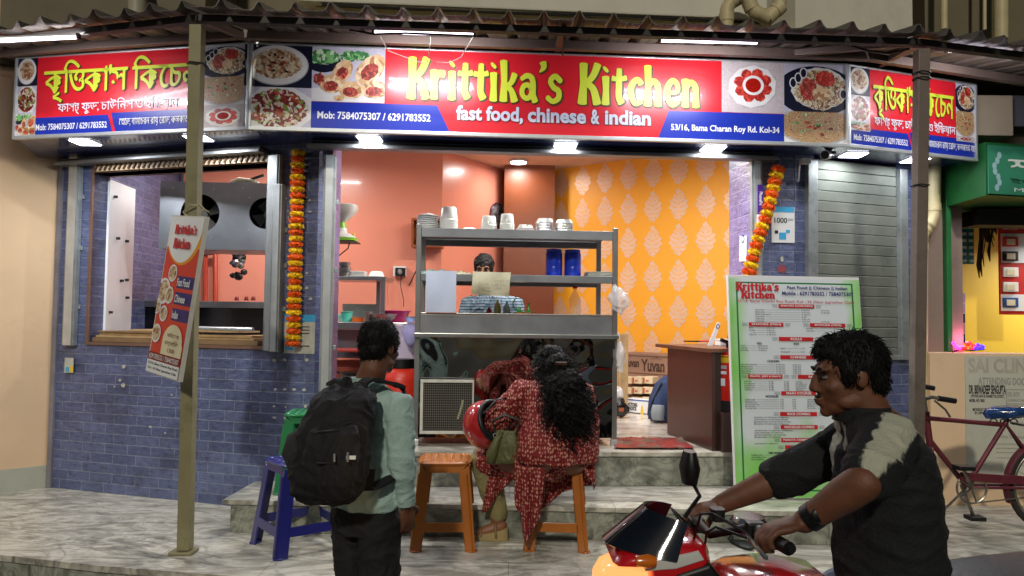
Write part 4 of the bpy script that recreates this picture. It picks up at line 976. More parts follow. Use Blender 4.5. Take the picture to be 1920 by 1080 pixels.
# ================================================================ inside the hatch
a = pix(FL, 185, 630, .06)
WOOD = mat('plywood_edge', 'a98c62', .7, 0, .2, 12, .1, 40); WOOD2 = mat('dark_plywood_face', '7c6243', .7, 0, .2, 8)
zb = WB
for i, (x0, x1, h, m_, s_, dv) in enumerate(((178, 487, .030, WOOD2, 'bottom brown board of the stack lying on the hatch sill', .02), (182, 478, .014, WOOD, 'second board from the bottom of the stack on the hatch sill', .03),
        (184, 470, .016, WOOD, 'middle board of the stack on the hatch sill', .05), (182, 330, .013, WOOD2, 'dark short board near the top of the stack on the hatch sill', .04), (236, 440, .012, WOOD, 'topmost thin pale board of the stack on the hatch sill', .08))):
    mb = MB(FL); u0, u1 = pix(FL, x0, 625, .04)[0], pix(FL, x1, 625, .04)[0]
    mb.box(u0, u1, .0+dv, .30, zb+.001, zb+h); zb += h+.001
    tag(mb.build('wooden_board', m_, bevel=.001), s_, 'wooden board', 'boards stacked on the hatch sill')
mb = MB(FL); p0, p1 = pix(FL, 355, 616, .03), pix(FL, 476, 621, .03); mb.tube([(p0[0], .02, zb+.015), (p1[0], .02, zb+.013)], .014, 12)
tag(mb.build('metal_rod', mat('bright_metal', 'd0d4d6', .25, .7), smooth=50), 'thin shiny metal tube lying on the boards in the hatch', 'metal tube')
# twin fan hood
t = thing('exhaust_hood', 'dark steel exhaust panel with two round fan openings, hanging in the hatch', 'exhaust hood', pY(400, 400, 5.6))
FH = frame(*pY(300, 400, 5.45).xy, 0, rad(3))
HDM = mat('grey_hood_steel', '9a9fa6', .36, .75, .25, 3, .08, 9)
H0 = rect(FH, 300, 345, 520, 467, 0)
def pl_holes(mb, r, v, holes, mi=0):     # plate with round openings: grid of quads cut by the circles
    u0, u1, z0, z1 = r; cuts = sorted(holes)
    xs = [u0]+[x for h in cuts for x in (h[0]-h[2]*1.12, h[0]+h[2]*1.12)]+[u1]
    for i in range(len(xs)-1):
        if i % 2 == 0: mb.poly([(xs[i], z0), (xs[i+1], z0), (xs[i+1], z1), (xs[i], z1)], v, mi)
        else:
            hx, hz, hr = cuts[i//2]; n = 32; a0, a1 = xs[i], xs[i+1]; vs = []
            for k in range(n):
                th = 2*PI*k/n+PI/4; c, s_ = math.cos(th), math.sin(th); vs.append((hx+hr*c, v, hz+hr*s_))
                m_ = max(abs(c), abs(s_)); ox = hx+(a1-a0)/2*c/m_; oz = hz+s_/m_*(hr*1.12)
                if abs(s_) >= abs(c)-1e-6: oz = z1 if s_ > 0 else z0
                elif abs(abs(s_)-abs(c)) < .02: oz = z1 if s_ > 0 else z0
                else: oz = hz+(s_/abs(c))*((z1-hz) if s_ > 0 else (hz-z0))
                vs.append((ox, v, oz))
            mb.add(vs, [(2*k, 2*((k+1) % n), 2*((k+1) % n)+1, 2*k+1) for k in range(n)], mi)
h1 = pix(FH, 372, 400, 0); h2_ = pix(FH, 497, 400, 0); r1 = (pix(FH, 402, 400)[0]-pix(FH, 342, 400)[0])/2*1.22
mb = MB(FH); pl_holes(mb, H0, 0, [(h1[0]+.012, h1[1], r1), (h2_[0], h2_[1], r1*.82)])
u0, u1, z0, z1 = H0
mb.box(u0, u1, .0, .42, z1, z1+.012); mb.box(u0, u1, .0, .42, z0-.004, z0); mb.box(u0-.004, u0, 0, .42, z0, z1); mb.box(u1, u1+.004, 0, .42, z0, z1)
mb.build('hood_box', HDM, t)
mb = MB(FH); mb.box(u0, u1, .40, .42, z0, z1); mb.build('inner_panel', mat('near_black_panel', '15130f', .7), t)  # near-black back panel inside the hood
for (hx, hz), rr in (((h1[0]+.012, h1[1]), r1), (h2_, r1*.82)):
    mb = MB(FH); mb.lathe([(.03, -.02), (.03, .03)], (hx, .10, hz), 12, 0, Matrix.Rotation(PI/2, 3, 'X'))
    for k in range(4):
        a = k*PI/2+.5; c, s_ = math.cos(a), math.sin(a); q = lambda r_, t_: (hx+r_*c-t_*s_, hz+r_*s_+t_*c)
        p1, p2, p3, p4 = q(.03, -.02), q(rr*.9, -.05), q(rr*.9, .05), q(.03, .02); mb.add([(p1[0], .09, p1[1]), (p2[0], .07, p2[1]), (p3[0], .12, p3[1]), (p4[0], .11, p4[1])], [(0, 1, 2, 3)])
    mb.build('fan', mat('dark_fan_metal', '5c5c58', .45, .5), t)
mb = MB(FH)
for x, y in ((325, 352), (401, 355), (397, 447), (468, 371), (467, 432), (455, 353)): u, z = pix(FH, x, y, 0); mb.lathe([(.007, 0), (.004, .006)], (u, -.002, z), 8, 0, Matrix.Rotation(PI/2, 3, 'X'))
mb.build('bolt', ALU, t)
t = thing('rag', 'pale cloth and dark handle lying on top of the exhaust panel', 'cloth', pY(465, 335, 5.6))
mb = MB(); p = pY(462, 337, 5.6); mb.loft([(p+Vector((-.11, 0, -.02)), .01, .03, Matrix.Rotation(PI/2, 3, 'Y')), (p+Vector((-.05, 0, -.005)), .022, .05, Matrix.Rotation(PI/2, 3, 'Y')), (p+Vector((.04, 0, -.01)), .016, .04, Matrix.Rotation(PI/2, 3, 'Y')), (p+Vector((.09, 0, -.02)), .008, .02, Matrix.Rotation(PI/2, 3, 'Y'))], 12)
mb.build('cloth', PAPER, t, smooth=180); mb = MB(); mb.bar(p+Vector((.03, 0, 0)), p+Vector((.13, .0, .035)), .015, .02); mb.build('handle', BLK, t)
# kitchen counter with sink, seen through the hatch
t = thing('kitchen_counter', 'black topped kitchen counter along the salmon wall seen through the hatch', 'counter', (-2.3, 6.6, FLOOR))
K = frame(0, 6.35, 0, 0); k0, k1, kz0, kz1 = rect(K, 335, 566, 640, 578, 0)
mb = MB(K); mb.box(k0-.3, k1-.55, 0, .62, kz0, kz1); mb.build('steel_edge', DSTEEL, t, bevel=.003)
mb = MB(K); mb.box(k0-.3, k1-.58, .02, .60, kz0-.30, kz0); mb.build('black_apron', mat('black_granite', '16171a', .15, 0, .3, 40), t)
mb = MB(K); mb.box(k0-.3, k1-.58, .05, .60, FLOOR, kz0-.30); mb.build('base', mat('dark_grey_cabinet', '4a4442', .6), t)  # counter base in a plain dark grey-brown
t = thing('gas_pipe', 'salmon painted gas pipe with brass valve on the wall behind the hatch', 'pipe', pY(400, 560, 6.9))
mb = MB(); mb.tube([pY(385, 566, 6.93), pY(385, 478, 6.93), pY(400, 474, 6.93), pY(404, 478, 6.93), pY(404, 566, 6.93)], .022, 10); mb.build('pipe', mat('red_painted_pipe', 'b4452f', .4), t, smooth=50); mb = MB(); mb.tube([pY(380, 474, 6.9), pY(400, 473, 6.9)], .02, 10); mb.build('valve', STEEL, t, smooth=50)
t = thing('hanging_foil', 'crumpled black and silver bag hanging below the exhaust panel', 'bag', pY(445, 495, 6.3))
mb = MB(); c = pY(443, 490, 6.3)
for i in range(26):
    q = c+Vector((random.gauss(0, .03), random.gauss(0, .03), random.uniform(-.13, .1))); mb.ball(q, (random.uniform(.02, .04), .03, random.uniform(.02, .05)), i % 2, 6, 4, Euler((random.random()*3, random.random()*3, 0)).to_matrix())
mb.build('foil', [mat('crumpled_silver', '9a9a9c', .25, .8, .3, 20), BLK], t)
for i, x in enumerate((444, 462, 475)):
    t = thing('knob', ('leftmost', 'middle', 'rightmost')[i]+' small dark red knob in the row above the black counter', 'knob', pY(x, 560, 6.9), 0, 'dark red knobs above the black counter')
    mb = MB(); mb.lathe([(.018, 0), (.018, .02), (.012, .03)], pY(x, 562, 6.92), 12); mb.build('cap', mat('dark_red_plastic', '7a1c18', .4), t, smooth=50); mb = MB(); mb.box(*(lambda p: (p.x-.02, p.x+.02, p.y-.01, p.y+.01, p.z-.006, p.z))(pY(x, 562, 6.92))); mb.build('flange', DARK, t)
# ================================================================ steel display counter
CV = .17
FC = F0 @ Matrix.Translation((0, CV, 0))
cu0, cu1 = pix(FC, 778, 600)[0], pix(FC, 1158, 600)[0]
def Z(py, px=970, v=0): return pix(FC, px, py, v)[1]
def Uc(px, py=600, v=0): return pix(FC, px, py, v)[0]
t = thing('display_counter', 'stainless steel food counter with two overhead shelves and dark mirror-like front', 'counter', (*((FC @ Vector(((cu0+cu1)/2, .3, 0))).xy), FLOOR), F0.to_euler().z)
zt, zl, zm, zb_ = Z(588), Z(626), Z(634), Z(821)
D = .62
for u, v in ((cu0+.016, .016), (cu1-.016, .016), (cu0+.016, D-.016), (cu1-.016, D-.016)):
    mb = MB(FC); mb.box(u-.016, u+.016, v-.016, v+.016, FLOOR+.001, Z(427)+.012); 
    mb.build('upright', STEEL, t, bevel=.003)
    mb = MB(FC); mb.box(u-.02, u+.02, v-.02, v+.02, FLOOR+.0, zb_-.01); mb.build('leg', ALU, t, bevel=.003)
for a, b in ((430, 447), (515, 529)):
    mb = MB(FC); mb.box(cu0+.004, cu1-.004, .034, D-.034, Z(a)-.008, Z(a)); mb.box(cu0+.033, cu1-.033, .004, .03, Z(b), Z(a)-.001); mb.box(cu0+.033, cu1-.033, D-.03, D-.004, Z(b), Z(a)-.001)
    mb.build('shelf', DSTEEL, t, bevel=.002)
mb = MB(FC); mb.box(cu0+.034, cu1-.034, .0, D-.034, zt-.012, zt); mb.build('worktop', STEEL, t, bevel=.003)
mb = MB(FC); mb.box(cu0+.034, cu1-.034, .004, .02, zl, zt-.013); mb.build('apron', DSTEEL, t, bevel=.002)
mb = MB(FC); mb.box(cu0-.004, cu1+.004, -.03, .003, zm, zl); mb.build('rail', STEEL, t, bevel=.004)
# wavy mirror-like sheet
mir, n, l, b = nodes('dented_mirror_sheet'); b.inputs['Base Color'].default_value = (.25, .25, .235, 1); b.inputs['Metallic'].default_value = 1; b.inputs['Roughness'].default_value = .035
mb = MB(FC); NU, NZ = 110, 60; vs = []
for j in range(NZ+1):
    for i in range(NU+1):
        u = cu0+.018+(cu1-cu0-.036)*i/NU; z = zb_+(zm-zb_)*j/NZ
        d = .010*noise.noise(Vector((u*3.4, z*2.6, 1.7)))+.0042*noise.noise(Vector((u*8, z*7, 5)))
        vs.append((u, .006+d, z))
mb.add(vs, [(j*(NU+1)+i, j*(NU+1)+i+1, (j+1)*(NU+1)+i+1, (j+1)*(NU+1)+i) for j in range(NZ) for i in range(NU)])
mb.build('front_sheet', mir, t, smooth=180)
mb = MB(FC); mb.box(cu0+.04, cu1-.04, .03, D-.02, zb_, zm-.02); mb.build('inner_box', mat('dark_cabinet_inside', '17130f', .8), t)
gz0, gz1 = Z(812), Z(712); g0, g1 = Uc(788, 760, -.02), Uc(888, 760, -.02)
mb = MB(FC); w_ = .018
mb.box(g0, g1, -.05, -.025, gz1-w_, gz1); mb.box(g0, g1, -.05, -.025, gz0, gz0+w_); mb.box(g0, g0+w_, -.05, -.025, gz0+w_, gz1-w_); mb.box(g1-w_*.5, g1, -.05, -.025, gz0+w_, gz1-w_)
gr = mb.build('grille', mat('chipped_white_frame', 'c4c3b6', .6, 0, .15, 20, dirt=.3), t, bevel=.002)
mb = MB(FC)
for i in range(1, 26): u = g0+(g1-g0)*i/26; mb.box(u-.0011, u+.0011, -.042, -.0398, gz0+w_, gz1-w_)
for i in range(1, 22): z = gz0+(gz1-gz0)*i/22; mb.box(g0+w_, g1, -.0445, -.0423, z-.0011, z+.0011)
mb.build('wire_mesh', mat('grey_wire', '807e74', .5, .4), gr)
mb = MB(FC); mb.box(g0+w_, g1-w_, -.024, -.02, gz0+w_, gz1-w_); mb.build('grille_back', mat('dark_grille_back', '1d1b19', .7), gr)
mb = MB(FC); a = (Uc(858, 790), -.03, Z(785)); b_ = (Uc(868, 750), -.03, Z(750)); mb.tube([a, ((a[0]+b_[0])/2+.003, -.03, (a[2]+b_[2])/2), b_], .007, 8); mb.build('hose', mat('pale_hose', 'c2c49a', .5), gr)
CF = lambda px, py, v=.3: FC @ Vector((Uc(px, py, v), v, Z(py, px, v)))
# things on the top shelf -----------------------------------------------------------------
T1, T2 = Z(430), Z(515)
PLA = mat('translucent_plastic', 'dfe2e0', .25, 0, .03, 10, alpha=.82, coat=.5); FOIL = mat('crinkled_foil', 'd2d5d8', .22, .85, .1, 60, .35, 90); MEL = mat('white_melamine', 'e2e4e2', .3, 0, .03)
def tub_stack(px0, px1, pytop, label, n=5, mat_=PLA, v=.22, group='upturned plastic tubs on the top shelf'):
    u0, u1 = Uc(px0, 410, v), Uc(px1, 410, v); uc = (u0+u1)/2; r = (u1-u0)/2; h = pix(FC, px0, pytop, v)[1]-T1
    c = FC @ Vector((uc, v, T1+.001)); t = thing('plastic_tub_stack' if False else 'plastic_tub', label, 'food tub', c, 0, group)
    F = Matrix.Translation(c); hb = h*.62
    mb = MB(F); prof = [(r*.80, h), (r*.84, h*.97), (r*.97, h*.55), (r*.93, h*.54), (r*.93, h*.52)]
    mb.lathe([(r*.93, h*.54), (r*.80, h*.98), (r*.76, h)], n=28); mb.build('upper_tub', mat_, t, smooth=50)
    mb = MB(F); q = [(r*.90, 0)]
    for i in range(n): z = h*.50*i/n; q += [(r*1.0, z+.001), (r*1.0, z+.004), (r*.96, z+.006)]
    q += [(r*.93, h*.53)]; mb.lathe(q, n=28); mb.build('rim_stack', mat_, t, smooth=50)
    return t
c = CF(802, 428, .25); t = thing('lid_stack', 'tall uneven stack of white round lids at the left end of the top shelf', 'lids', (c.x, c.y, T1)); 
for i in range(9):
    mb = MB(Matrix.Translation((c.x+random.gauss(0, .003), c.y, T1+.001+i*.0125))); r = .072+random.uniform(-.003, .003); mb.lathe([(r*.9, 0), (r, .002), (r, .008), (r*.85, .011)], n=26); mb.build('lid', MEL, t, smooth=40)
mb = MB(Matrix.Translation((c.x, c.y, T1+.114))); mb.ball((0, 0, .004), (.01, .012, .014)); mb.loft([((0, 0, 0), .045, .05), ((.0, 0, .006), .04, .045), ((0, 0, .009), .01, .012)], 14); mb.build('film_knot', PLA, t, smooth=180)
tub_stack(824, 859, 389, 'tallest upturned white plastic tub stack on the top shelf, next to the lids', 8)
c = CF(880, 428, .25); t = thing('plate_stack', 'low pile of white oval plates on the top shelf left of the clock', 'plates', (c.x, c.y, T1))
for i in range(3):
    mb = MB(Matrix.Translation((c.x, c.y, T1+.001+i*.007))); r = .078-i*.004; mb.lathe([(r, 0), (r*.8, .007), (r*.5, .011+.003*i)], n=28); mb.build('plate', MEL, t, smooth=40)
tub_stack(901, 932, 406, 'short upturned plastic tub stack in front of the wall clock', 4)
tub_stack(937, 965, 402, 'upturned plastic tub stack just right of the wall clock', 5)
def foil_stack(px0, px1, pytop, n, label, v=.2):
    u0, u1 = Uc(px0, 410, v), Uc(px1, 410, v); uc = (u0+u1)/2; r = (u1-u0)/2; h = pix(FC, px0, pytop, v)[1]-T1
    c = FC @ Vector((uc, v, T1+.001)); t = thing('foil_container', label, 'foil container', c, F0.to_euler().z, 'upturned foil containers on the top shelf'); F = wm(t)
    hh = min(h*.5, .03); z = 0
    for i in range(n):
        z0 = (h-hh)*i/max(1, n); mb = MB(F); s_ = random.uniform(.97, 1)
        mb.loft([((0, 0, z0), r*s_, r*.72), ((0, 0, z0+.002), r*s_, r*.72), ((0, 0, z0+.0025), r*.93, r*.66), ((0, 0, z0+(hh if i == n-1 else .012)), r*(.68 if i == n-1 else .86), r*(.5 if i == n-1 else .62))], 24, 0, .45)
        mb.build('tray', FOIL, t, smooth=35)
foil_stack(968, 1003, 415, 2, 'lowest foil container pile, left of the other foil piles'); foil_stack(1004, 1038, 405, 5, 'tallest foil container pile in the middle of the three'); foil_stack(1039, 1075, 408, 5, 'rightmost foil container pile on the top shelf')
c = CF(1137, 434, .2); t = thing('black_clips', 'small black clips lying at the right end of the top shelf', 'clips', (c.x, c.y, T1)); 
for k, dx in enumerate((-.045, 0, .04)): mb = MB(); mb.loft([((c.x+dx, c.y, T1+.001), .024, .02), ((c.x+dx, c.y, T1+.012), .022, .018), ((c.x+dx, c.y, T1+.018), .01, .01)], 10); mb.build('clip', BLK, t, smooth=60)
# things on the middle shelf
BLUEJ = mat('blue_plastic_jar', '1c3bc4', .3, 0, .04, coat=.3)
for px, s_ in ((1038.5, 'left of the two blue lidded plastic jars on the middle shelf'), (1073.5, 'right of the two blue lidded plastic jars on the middle shelf')):
    c = CF(px, 511, .25); r = .057; h = .19
    t = thing('plastic_jar', s_, 'jar', (c.x, c.y, T2), 0, 'blue jars on the middle shelf'); F = Matrix.Translation((c.x, c.y, T2+.001))
    mb = MB(F); mb.lathe([(r*.93, 0), (r, .005), (r, .07), (r*.985, .072), (r, .075), (r, h*.83), (r*.94, h*.88), (r*.85, h*.9)], n=28); mb.build('jar_body', BLUEJ, t, smooth=40)
    mb = MB(F); mb.lathe([(r*.9, h*.90), (r*.92, h*.91), (r*.92, h*.985), (r*.86, h)], n=28); mb.build('lid', BLUEJ, t, smooth=40)
    mb = MB(F); mb.box(-.022, -.004, -r-.004, -r+.002, h*.72, h*.80); mb.build('moulded_mark', mat('dark_blue_mark', '14258c', .4), t)
c = CF(1124, 515, .2); t = thing('tray_stack', 'stack of pale rectangular trays at the right end of the middle shelf', 'trays', (c.x, c.y, T2))
for i in range(4):
    mb = MB(F0 @ Matrix.Translation(F0.inverted() @ Vector((c.x, c.y, T2)))); mb.loft([((i*.002, 0, .001+i*.009), .095, .09), ((i*.002, 0, .005+i*.009), .10, .095), ((i*.002, 0, .009+i*.009), .10, .095)], 24, 0, .35); mb.build('tray', PAPER, t, smooth=35)
def cloth(name, label, px0, px1, py, hgt, mats, seed, v=.15, cat='cloth'):
    p0, p1 = CF(px0, 515, v), CF(px1, 515, v); mb = MB(); N, Mz = 40, 14; vs = []
    for j in range(Mz+1):
        for i in range(N+1):
            s_ = i/N; q = p0.lerp(p1, s_); e = math.sin(PI*s_)**.35*math.sin(PI*j/Mz)**.5
            z = T2+.002+hgt*e*(.45+.8*abs(noise.noise(Vector((s_*5, j/Mz*2, seed))))+.25*noise.noise(Vector((s_*14, j*.3, seed)))); vs.append((q.x, q.y-.06+.16*j/Mz, z))
    mb.add(vs, [(j*(N+1)+i, j*(N+1)+i+1, (j+1)*(N+1)+i+1, (j+1)*(N+1)+i) for j in range(Mz) for i in range(N)])
    o = mb.build(name, mats, smooth=180); tag(o, label, cat); return o
chk = mk_food('green_check_cloth', ['2c8c74', 'cfd6cc', '3ca88c', 'c2cfc6'], 90, 'w'); 
cloth('folded_cloth', 'green and white checked cloth crumpled on the left of the middle shelf', 782, 850, 505, .05, chk, 3)
cloth('folded_cloth', 'cream cloth lying beside the green checked cloth on the middle shelf', 846, 885, 508, .035, mat('cream_cloth', 'c9c3a0', .9, 0, .08, 30, .3, 40), 8)
cloth('pan_handles', 'dark flat utensils lying along the middle shelf beside the cook', 865, 905, 510, .012, BLK, 12, .3, 'utensils'); cloth('pan_handles', 'dark flat utensils lying on the middle shelf left of the blue jars', 945, 1018, 512, .016, BLK, 15, .2, 'utensils')
# sheets hanging from the middle shelf
def sheet(name, label, quad, m, curl=.01, lines=None):
    mb = MB(); N = 14; P = [CF(x, y, -.012) for x, y in quad]; vs = []
    for j in range(N+1):
        for i in range(N+1):
            a = P[0].lerp(P[1], i/N); b = P[3].lerp(P[2], i/N); q = a.lerp(b, j/N); q = q+Vector((0, -curl*math.sin(j/N*PI)*(1+math.sin(i*.5))-.004, 0)); vs.append(q)
    fs = [((j+1)*(N+1)+i, (j+1)*(N+1)+i+1, j*(N+1)+i+1, j*(N+1)+i) for j in range(N) for i in range(N)]; mb.add(vs, fs); t = thing(name, label, 'paper sheet', (P[0]+P[1])/2)
    mb.build('paper', m, t, smooth=180)
    if lines:
        mb = MB()
        for k, (x, y, s_) in enumerate(lines):
            q = CF(x, y, -.05); vs, fs = glyphs(s_); mb.add([(q.x+a*.026, q.y, q.z+b*.022-.0006*a) for a, b in vs], fs)
        mb.build('handwriting', mat('faded_pencil', '8f8c78', .8), t)
    return t
sheet('hanging_sheet', 'plain bluish white sheet hanging at the left of the counter', [(799, 508), (856, 508), (855, 586), (798, 585)], mat('bluish_white_sheet', 'b9c4d6', .6, 0, .02), .004)
sheet('hanging_notice', 'creased cream cloth notice with faint handwriting, hanging below the cook', [(887, 509), (958, 511), (954, 556), (884, 552)], mat('creased_cream_cloth', 'bdb99c', .85, 0, .08, 20, .5, 14), .012, [(928, 528, 'order here please'), (898, 534, '1. roll .... 30'), (896, 541, '2. chow .... 50'), (894, 547, '3. momo'), (924, 537, 'pay first')])
# on the worktop
def bottle(px, py0, py1, label, r, liquid, cap, v=.3, neck=.35, capn='cap', mt=None):
    c = CF(px, (py0+py1)/2, v); z0 = zt+.001; h = pix(FC, px, py0, v)[1]-z0; t = thing('sauce_bottle' if mt is None else 'water_bottle', label, 'bottle', (c.x, c.y, z0)); F = Matrix.Translation((c.x, c.y, z0))
    mb = MB(F); mb.lathe([(r*.95, 0), (r, .006), (r, h*.5), (r*.75, h*.66), (r*neck, h*.82), (r*neck, h*.9)], n=20); mb.build('bottle_body', liquid, t, smooth=50)
    mb = MB(F); mb.lathe([(r*neck*1.2, h*.9), (r*neck*1.2, h*.97), (r*neck*.8, h)], n=16); mb.build(capn, cap, t, smooth=50); return t
CLR = mat('clear_plastic', 'e6e2d8', .08, 0, 0, alpha=.28, coat=1)
bottle(917, 577, 590, 'small bottle with a red cap at the left on the worktop', .018, mat('red_cap_plastic', 'c22222', .3), MC['red_cap_plastic'], .3, .6)
bottle(933, 562, 590, 'squeeze bottle of yellow sauce with a yellow nozzle on the worktop', .024, mat('pale_yellow_sauce', 'cfc47a', .25), mat('yellow_nozzle', 'e2d24a', .3), .3, .3, 'nozzle')
bottle(950, 566, 590, 'clear squeeze bottle with a green nozzle on the worktop', .024, mat('clear_sauce_bottle', 'a8a694', .2, alpha=.7), mat('green_nozzle', '38a848', .3), .28, .3, 'nozzle')
bottle(1078, 536, 590, 'tall clear water bottle with a red cap on the worktop', .042, CLR, MC['red_cap_plastic'], .3, .3, 'cap', 1)
GN = MC['green_nozzle']
for x, s_ in ((974, 'left green pump dispenser with curled spout on the worktop'), (991, 'right green pump dispenser with upright spout on the worktop')):
    c = CF(x, 580, .25); t = thing('sauce_pump', s_, 'dispenser', (c.x, c.y, zt), 0, 'green pumps on the worktop'); F = Matrix.Translation((c.x, c.y, zt+.001)); sp_ = .065 if x < 980 else .03
    mb = MB(F); mb.lathe([(.036, 0), (.036, .008)], n=20); mb.build('red_base', MC['red_cap_plastic'], t, smooth=40)
    mb = MB(F); mb.lathe([(.034, .008), (.034, .013), (.012, .02), (.009, .04), (.004, .05)], n=20); mb.build('funnel', GN, t, smooth=50)
    mb = MB(F); mb.tube([(-.0, 0, .02), (-.035, 0, .035), (-.045, 0, .07), (-.03, 0, .1)] if x < 980 else [(0, 0, .045), (0, 0, .065)], .004, 8); mb.tube([(-.03, 0, .1), (-.02, 0, .105)] if x < 980 else [(-.012, 0, .065), (.012, 0, .065)], .005, 8); mb.build('spout', GN, t, smooth=60)
# clear bag hanging off the right upright
def crumple(c, r, k, mb, seed=0, n=18, kk=12):
    n0 = len(mb.v); mb.ball(c, r, 0, n, kk)
    for i in range(n0, len(mb.v)):
        p = mb.v[i]; d = (p-Vector(c)); mb.v[i] = p+d*(k*noise.noise(p*22+Vector((seed, 0, 0)))+k*.6*noise.noise(p*55))
BAGM = mat('thin_clear_bag', 'e6e8ea', .12, 0, .05, 10, .3, 40, alpha=.5, coat=1)
c = CF(1160, 562, -.03); mb = MB(); crumple(c, (.062, .035, .075), .55, mb); mb.tube([c+Vector((-.01, .01, .06)), c+Vector((-.02, .03, .10))], .006, 6)
tag(mb.build('plastic_bag', BAGM, smooth=50), 'clear plastic bag hanging from the right upright of the counter', 'plastic bag')
c = CF(1163, 670, -.02); mb = MB(); crumple(c, (.028, .03, .09), .5, mb, 4); mb.tube([c+Vector((-.0, .0, .07)), c+Vector((-.01, .02, .16))], .005, 6)
tag(mb.build('plastic_bag', BAGM, smooth=50), 'narrow white plastic bag hanging beside the lower right of the counter', 'plastic bag')

# ================================================================ left work area
t = thing('steel_table', 'two-tier steel kitchen rack with bowls behind the left jamb', 'rack', (-1.1, 5.9, FLOOR))
TY = 5.85
KT = frame(0, TY, 0, 0)
a0 = -1.42; a1 = pix(KT, 722, 560)[0]; zz1 = pix(KT, 680, 518)[1]; zz2 = pix(KT, 680, 604)[1]; zz3 = pix(KT, 680, 632)[1]
mb = MB(KT); mb.box(a0, a1, 0, .4, zz1-.03, zz1); mb.build('shelf', STEEL, t, bevel=.004)
b1 = pix(KT, 790, 600)[0]
mb = MB(KT); mb.box(a0, b1, -.12, .55, zz2-.06, zz2); mb.build('worktop', STEEL, t, bevel=.004)
for u, v in ((a1-.02, .02), (a1-.12, .38)): mb = MB(KT); mb.box(u-.016, u+.016, v-.016, v+.016, zz2+.001, zz1-.031); mb.build('upright', STEEL, t)
mb = MB(KT); mb.box(a0, a1-.1, .42, .44, zz2, pix(KT, 680, 570, .42)[1]); mb.build('splashback', STEEL, t)
for u in (a1-.0, b1-.03): mb = MB(KT); mb.box(u-.018, u+.018, -.1, -.064, FLOOR+.001, zz2-.061); mb.build('leg', mat('lilac_grey_leg', 'a59aa8', .5, .1), t)
mb = MB(KT); mb.box(a0, a1-.1, -.02, .0, zz2-.28, zz2-.062); mb.build('apron', DSTEEL, t)
t = thing('white_cabinet', 'whitish freezer cabinet standing left of the steel counter', 'cabinet', (-.95, 5.5, FLOOR))
KC = frame(0, 5.5, 0, 0); q = rect(KC, 735, 608, 776, 800, 0)
mb = MB(KC); mb.box(q[0], q[1], 0, .3, FLOOR+.001, q[3]); mb.build('body', mat('pale_lilac_enamel', 'b0a8bc', .35, 0, .06, 4), t, bevel=.01)
mb = MB(KC); mb.box(q[0]+.04, q[1]-.01, -.006, -.001, FLOOR+.3, q[3]-.1); mb.build('door', mat('pale_lilac_door', 'bab2c6', .3), t, bevel=.003)
t = thing('round_shelf', 'thin red round tabletop below the steel rack', 'table', pY(690, 660, 5.6))
c = pY(680, 658, 5.6); mb = MB(Matrix.Translation(c)); mb.lathe([(.26, 0), (.275, .006), (.275, .014)], n=40); mb.build('top', mat('red_lacquer', 'b4453a', .3), t, smooth=30); mb = MB(); mb.tube([c, Vector((c.x, c.y, FLOOR))], .018, 10); mb.build('leg', DSTEEL, t, smooth=60)
t = thing('gas_cylinder', 'red gas cylinder on the floor left of the steel counter', 'gas cylinder', (*pY(762, 760, 5.15).xy, FLOOR))
c = pY(752, 760, 5.2); mb = MB(Matrix.Translation((c.x, c.y, FLOOR+.001))); mb.lathe([(.12, 0), (.12, .03), (.145, .06), (.15, .1), (.15, .38), (.13, .43), (.08, .46)], n=32); mb.build('tank', mat('cylinder_red', 'd0301c', .4, 0, .1), t, smooth=40)
mb = MB(Matrix.Translation((c.x, c.y, FLOOR))); mb.lathe([(.09, .46), (.09, .52)], n=24); mb.build('collar', BLK, t, smooth=40)
t = thing('cooking_pot', 'black pan standing on the floor rack behind the man', 'pan', pY(665, 695, 5.7)); c = pY(668, 700, 5.6); mb = MB(Matrix.Translation(c)); mb.lathe([(.08, -.06), (.12, .0), (.125, .01), (.11, .01)], n=24); mb.build('pan_body', BLK, t, smooth=40); mb = MB(); mb.bar(c+Vector((-.1, 0, 0)), c+Vector((-.2, 0, .015)), .02, .012); mb.build('handle', BLK, t)
t = thing('storage_box', 'red-brown low cabinet under the round red tabletop', 'cabinet', (*pY(668, 760, 5.9).xy, FLOOR)); k_ = pY(668, 700, 5.9); mb = MB(); mb.box(-1.45, k_.x+.12, 5.9, 6.3, FLOOR+.001, .86); mb.build('body', mat('red_brown_laminate', 'a04a36', .5, 0, .1), t, bevel=.006); mb = MB(); mb.box(-1.40, k_.x+.09, 5.892, 5.899, FLOOR+.05, .80); mb.build('door', mat('red_brown_door', 'ac543e', .45), t, bevel=.003)
# bowls on the rack
def bowl(name, label, cat, px, py, Y, prof, m, z=None, extra=None):
    c = pY(px, py, Y); z = c.z if z is None else z; t = thing(name, label, cat, (c.x, c.y, z)); mb = MB(Matrix.Translation((c.x, c.y, z+.001))); mb.lathe(prof, n=32); mb.build('vessel', m, t, smooth=50)
    if extra: extra(t, Matrix.Translation((c.x, c.y, z+.001)))
    return t
def rimf(r, z, m):
    def f(t, F): mb = MB(F); mb.lathe([(r, z-.004), (r+.006, z-.002), (r+.006, z+.002), (r, z+.003)], n=32); mb.build('rim', m, t, smooth=60)
    return f
TEAL = mat('teal_plastic', '58c8b4', .35, 0, .04)
bowl('plastic_bucket', 'small teal plastic bucket on the steel worktop', 'bucket', 650, 600, 5.85, [(.034, 0), (.045, .072), (.046, .078), (.042, .078), (.034, .01)], TEAL, zz2, rimf(.045, .078, TEAL))
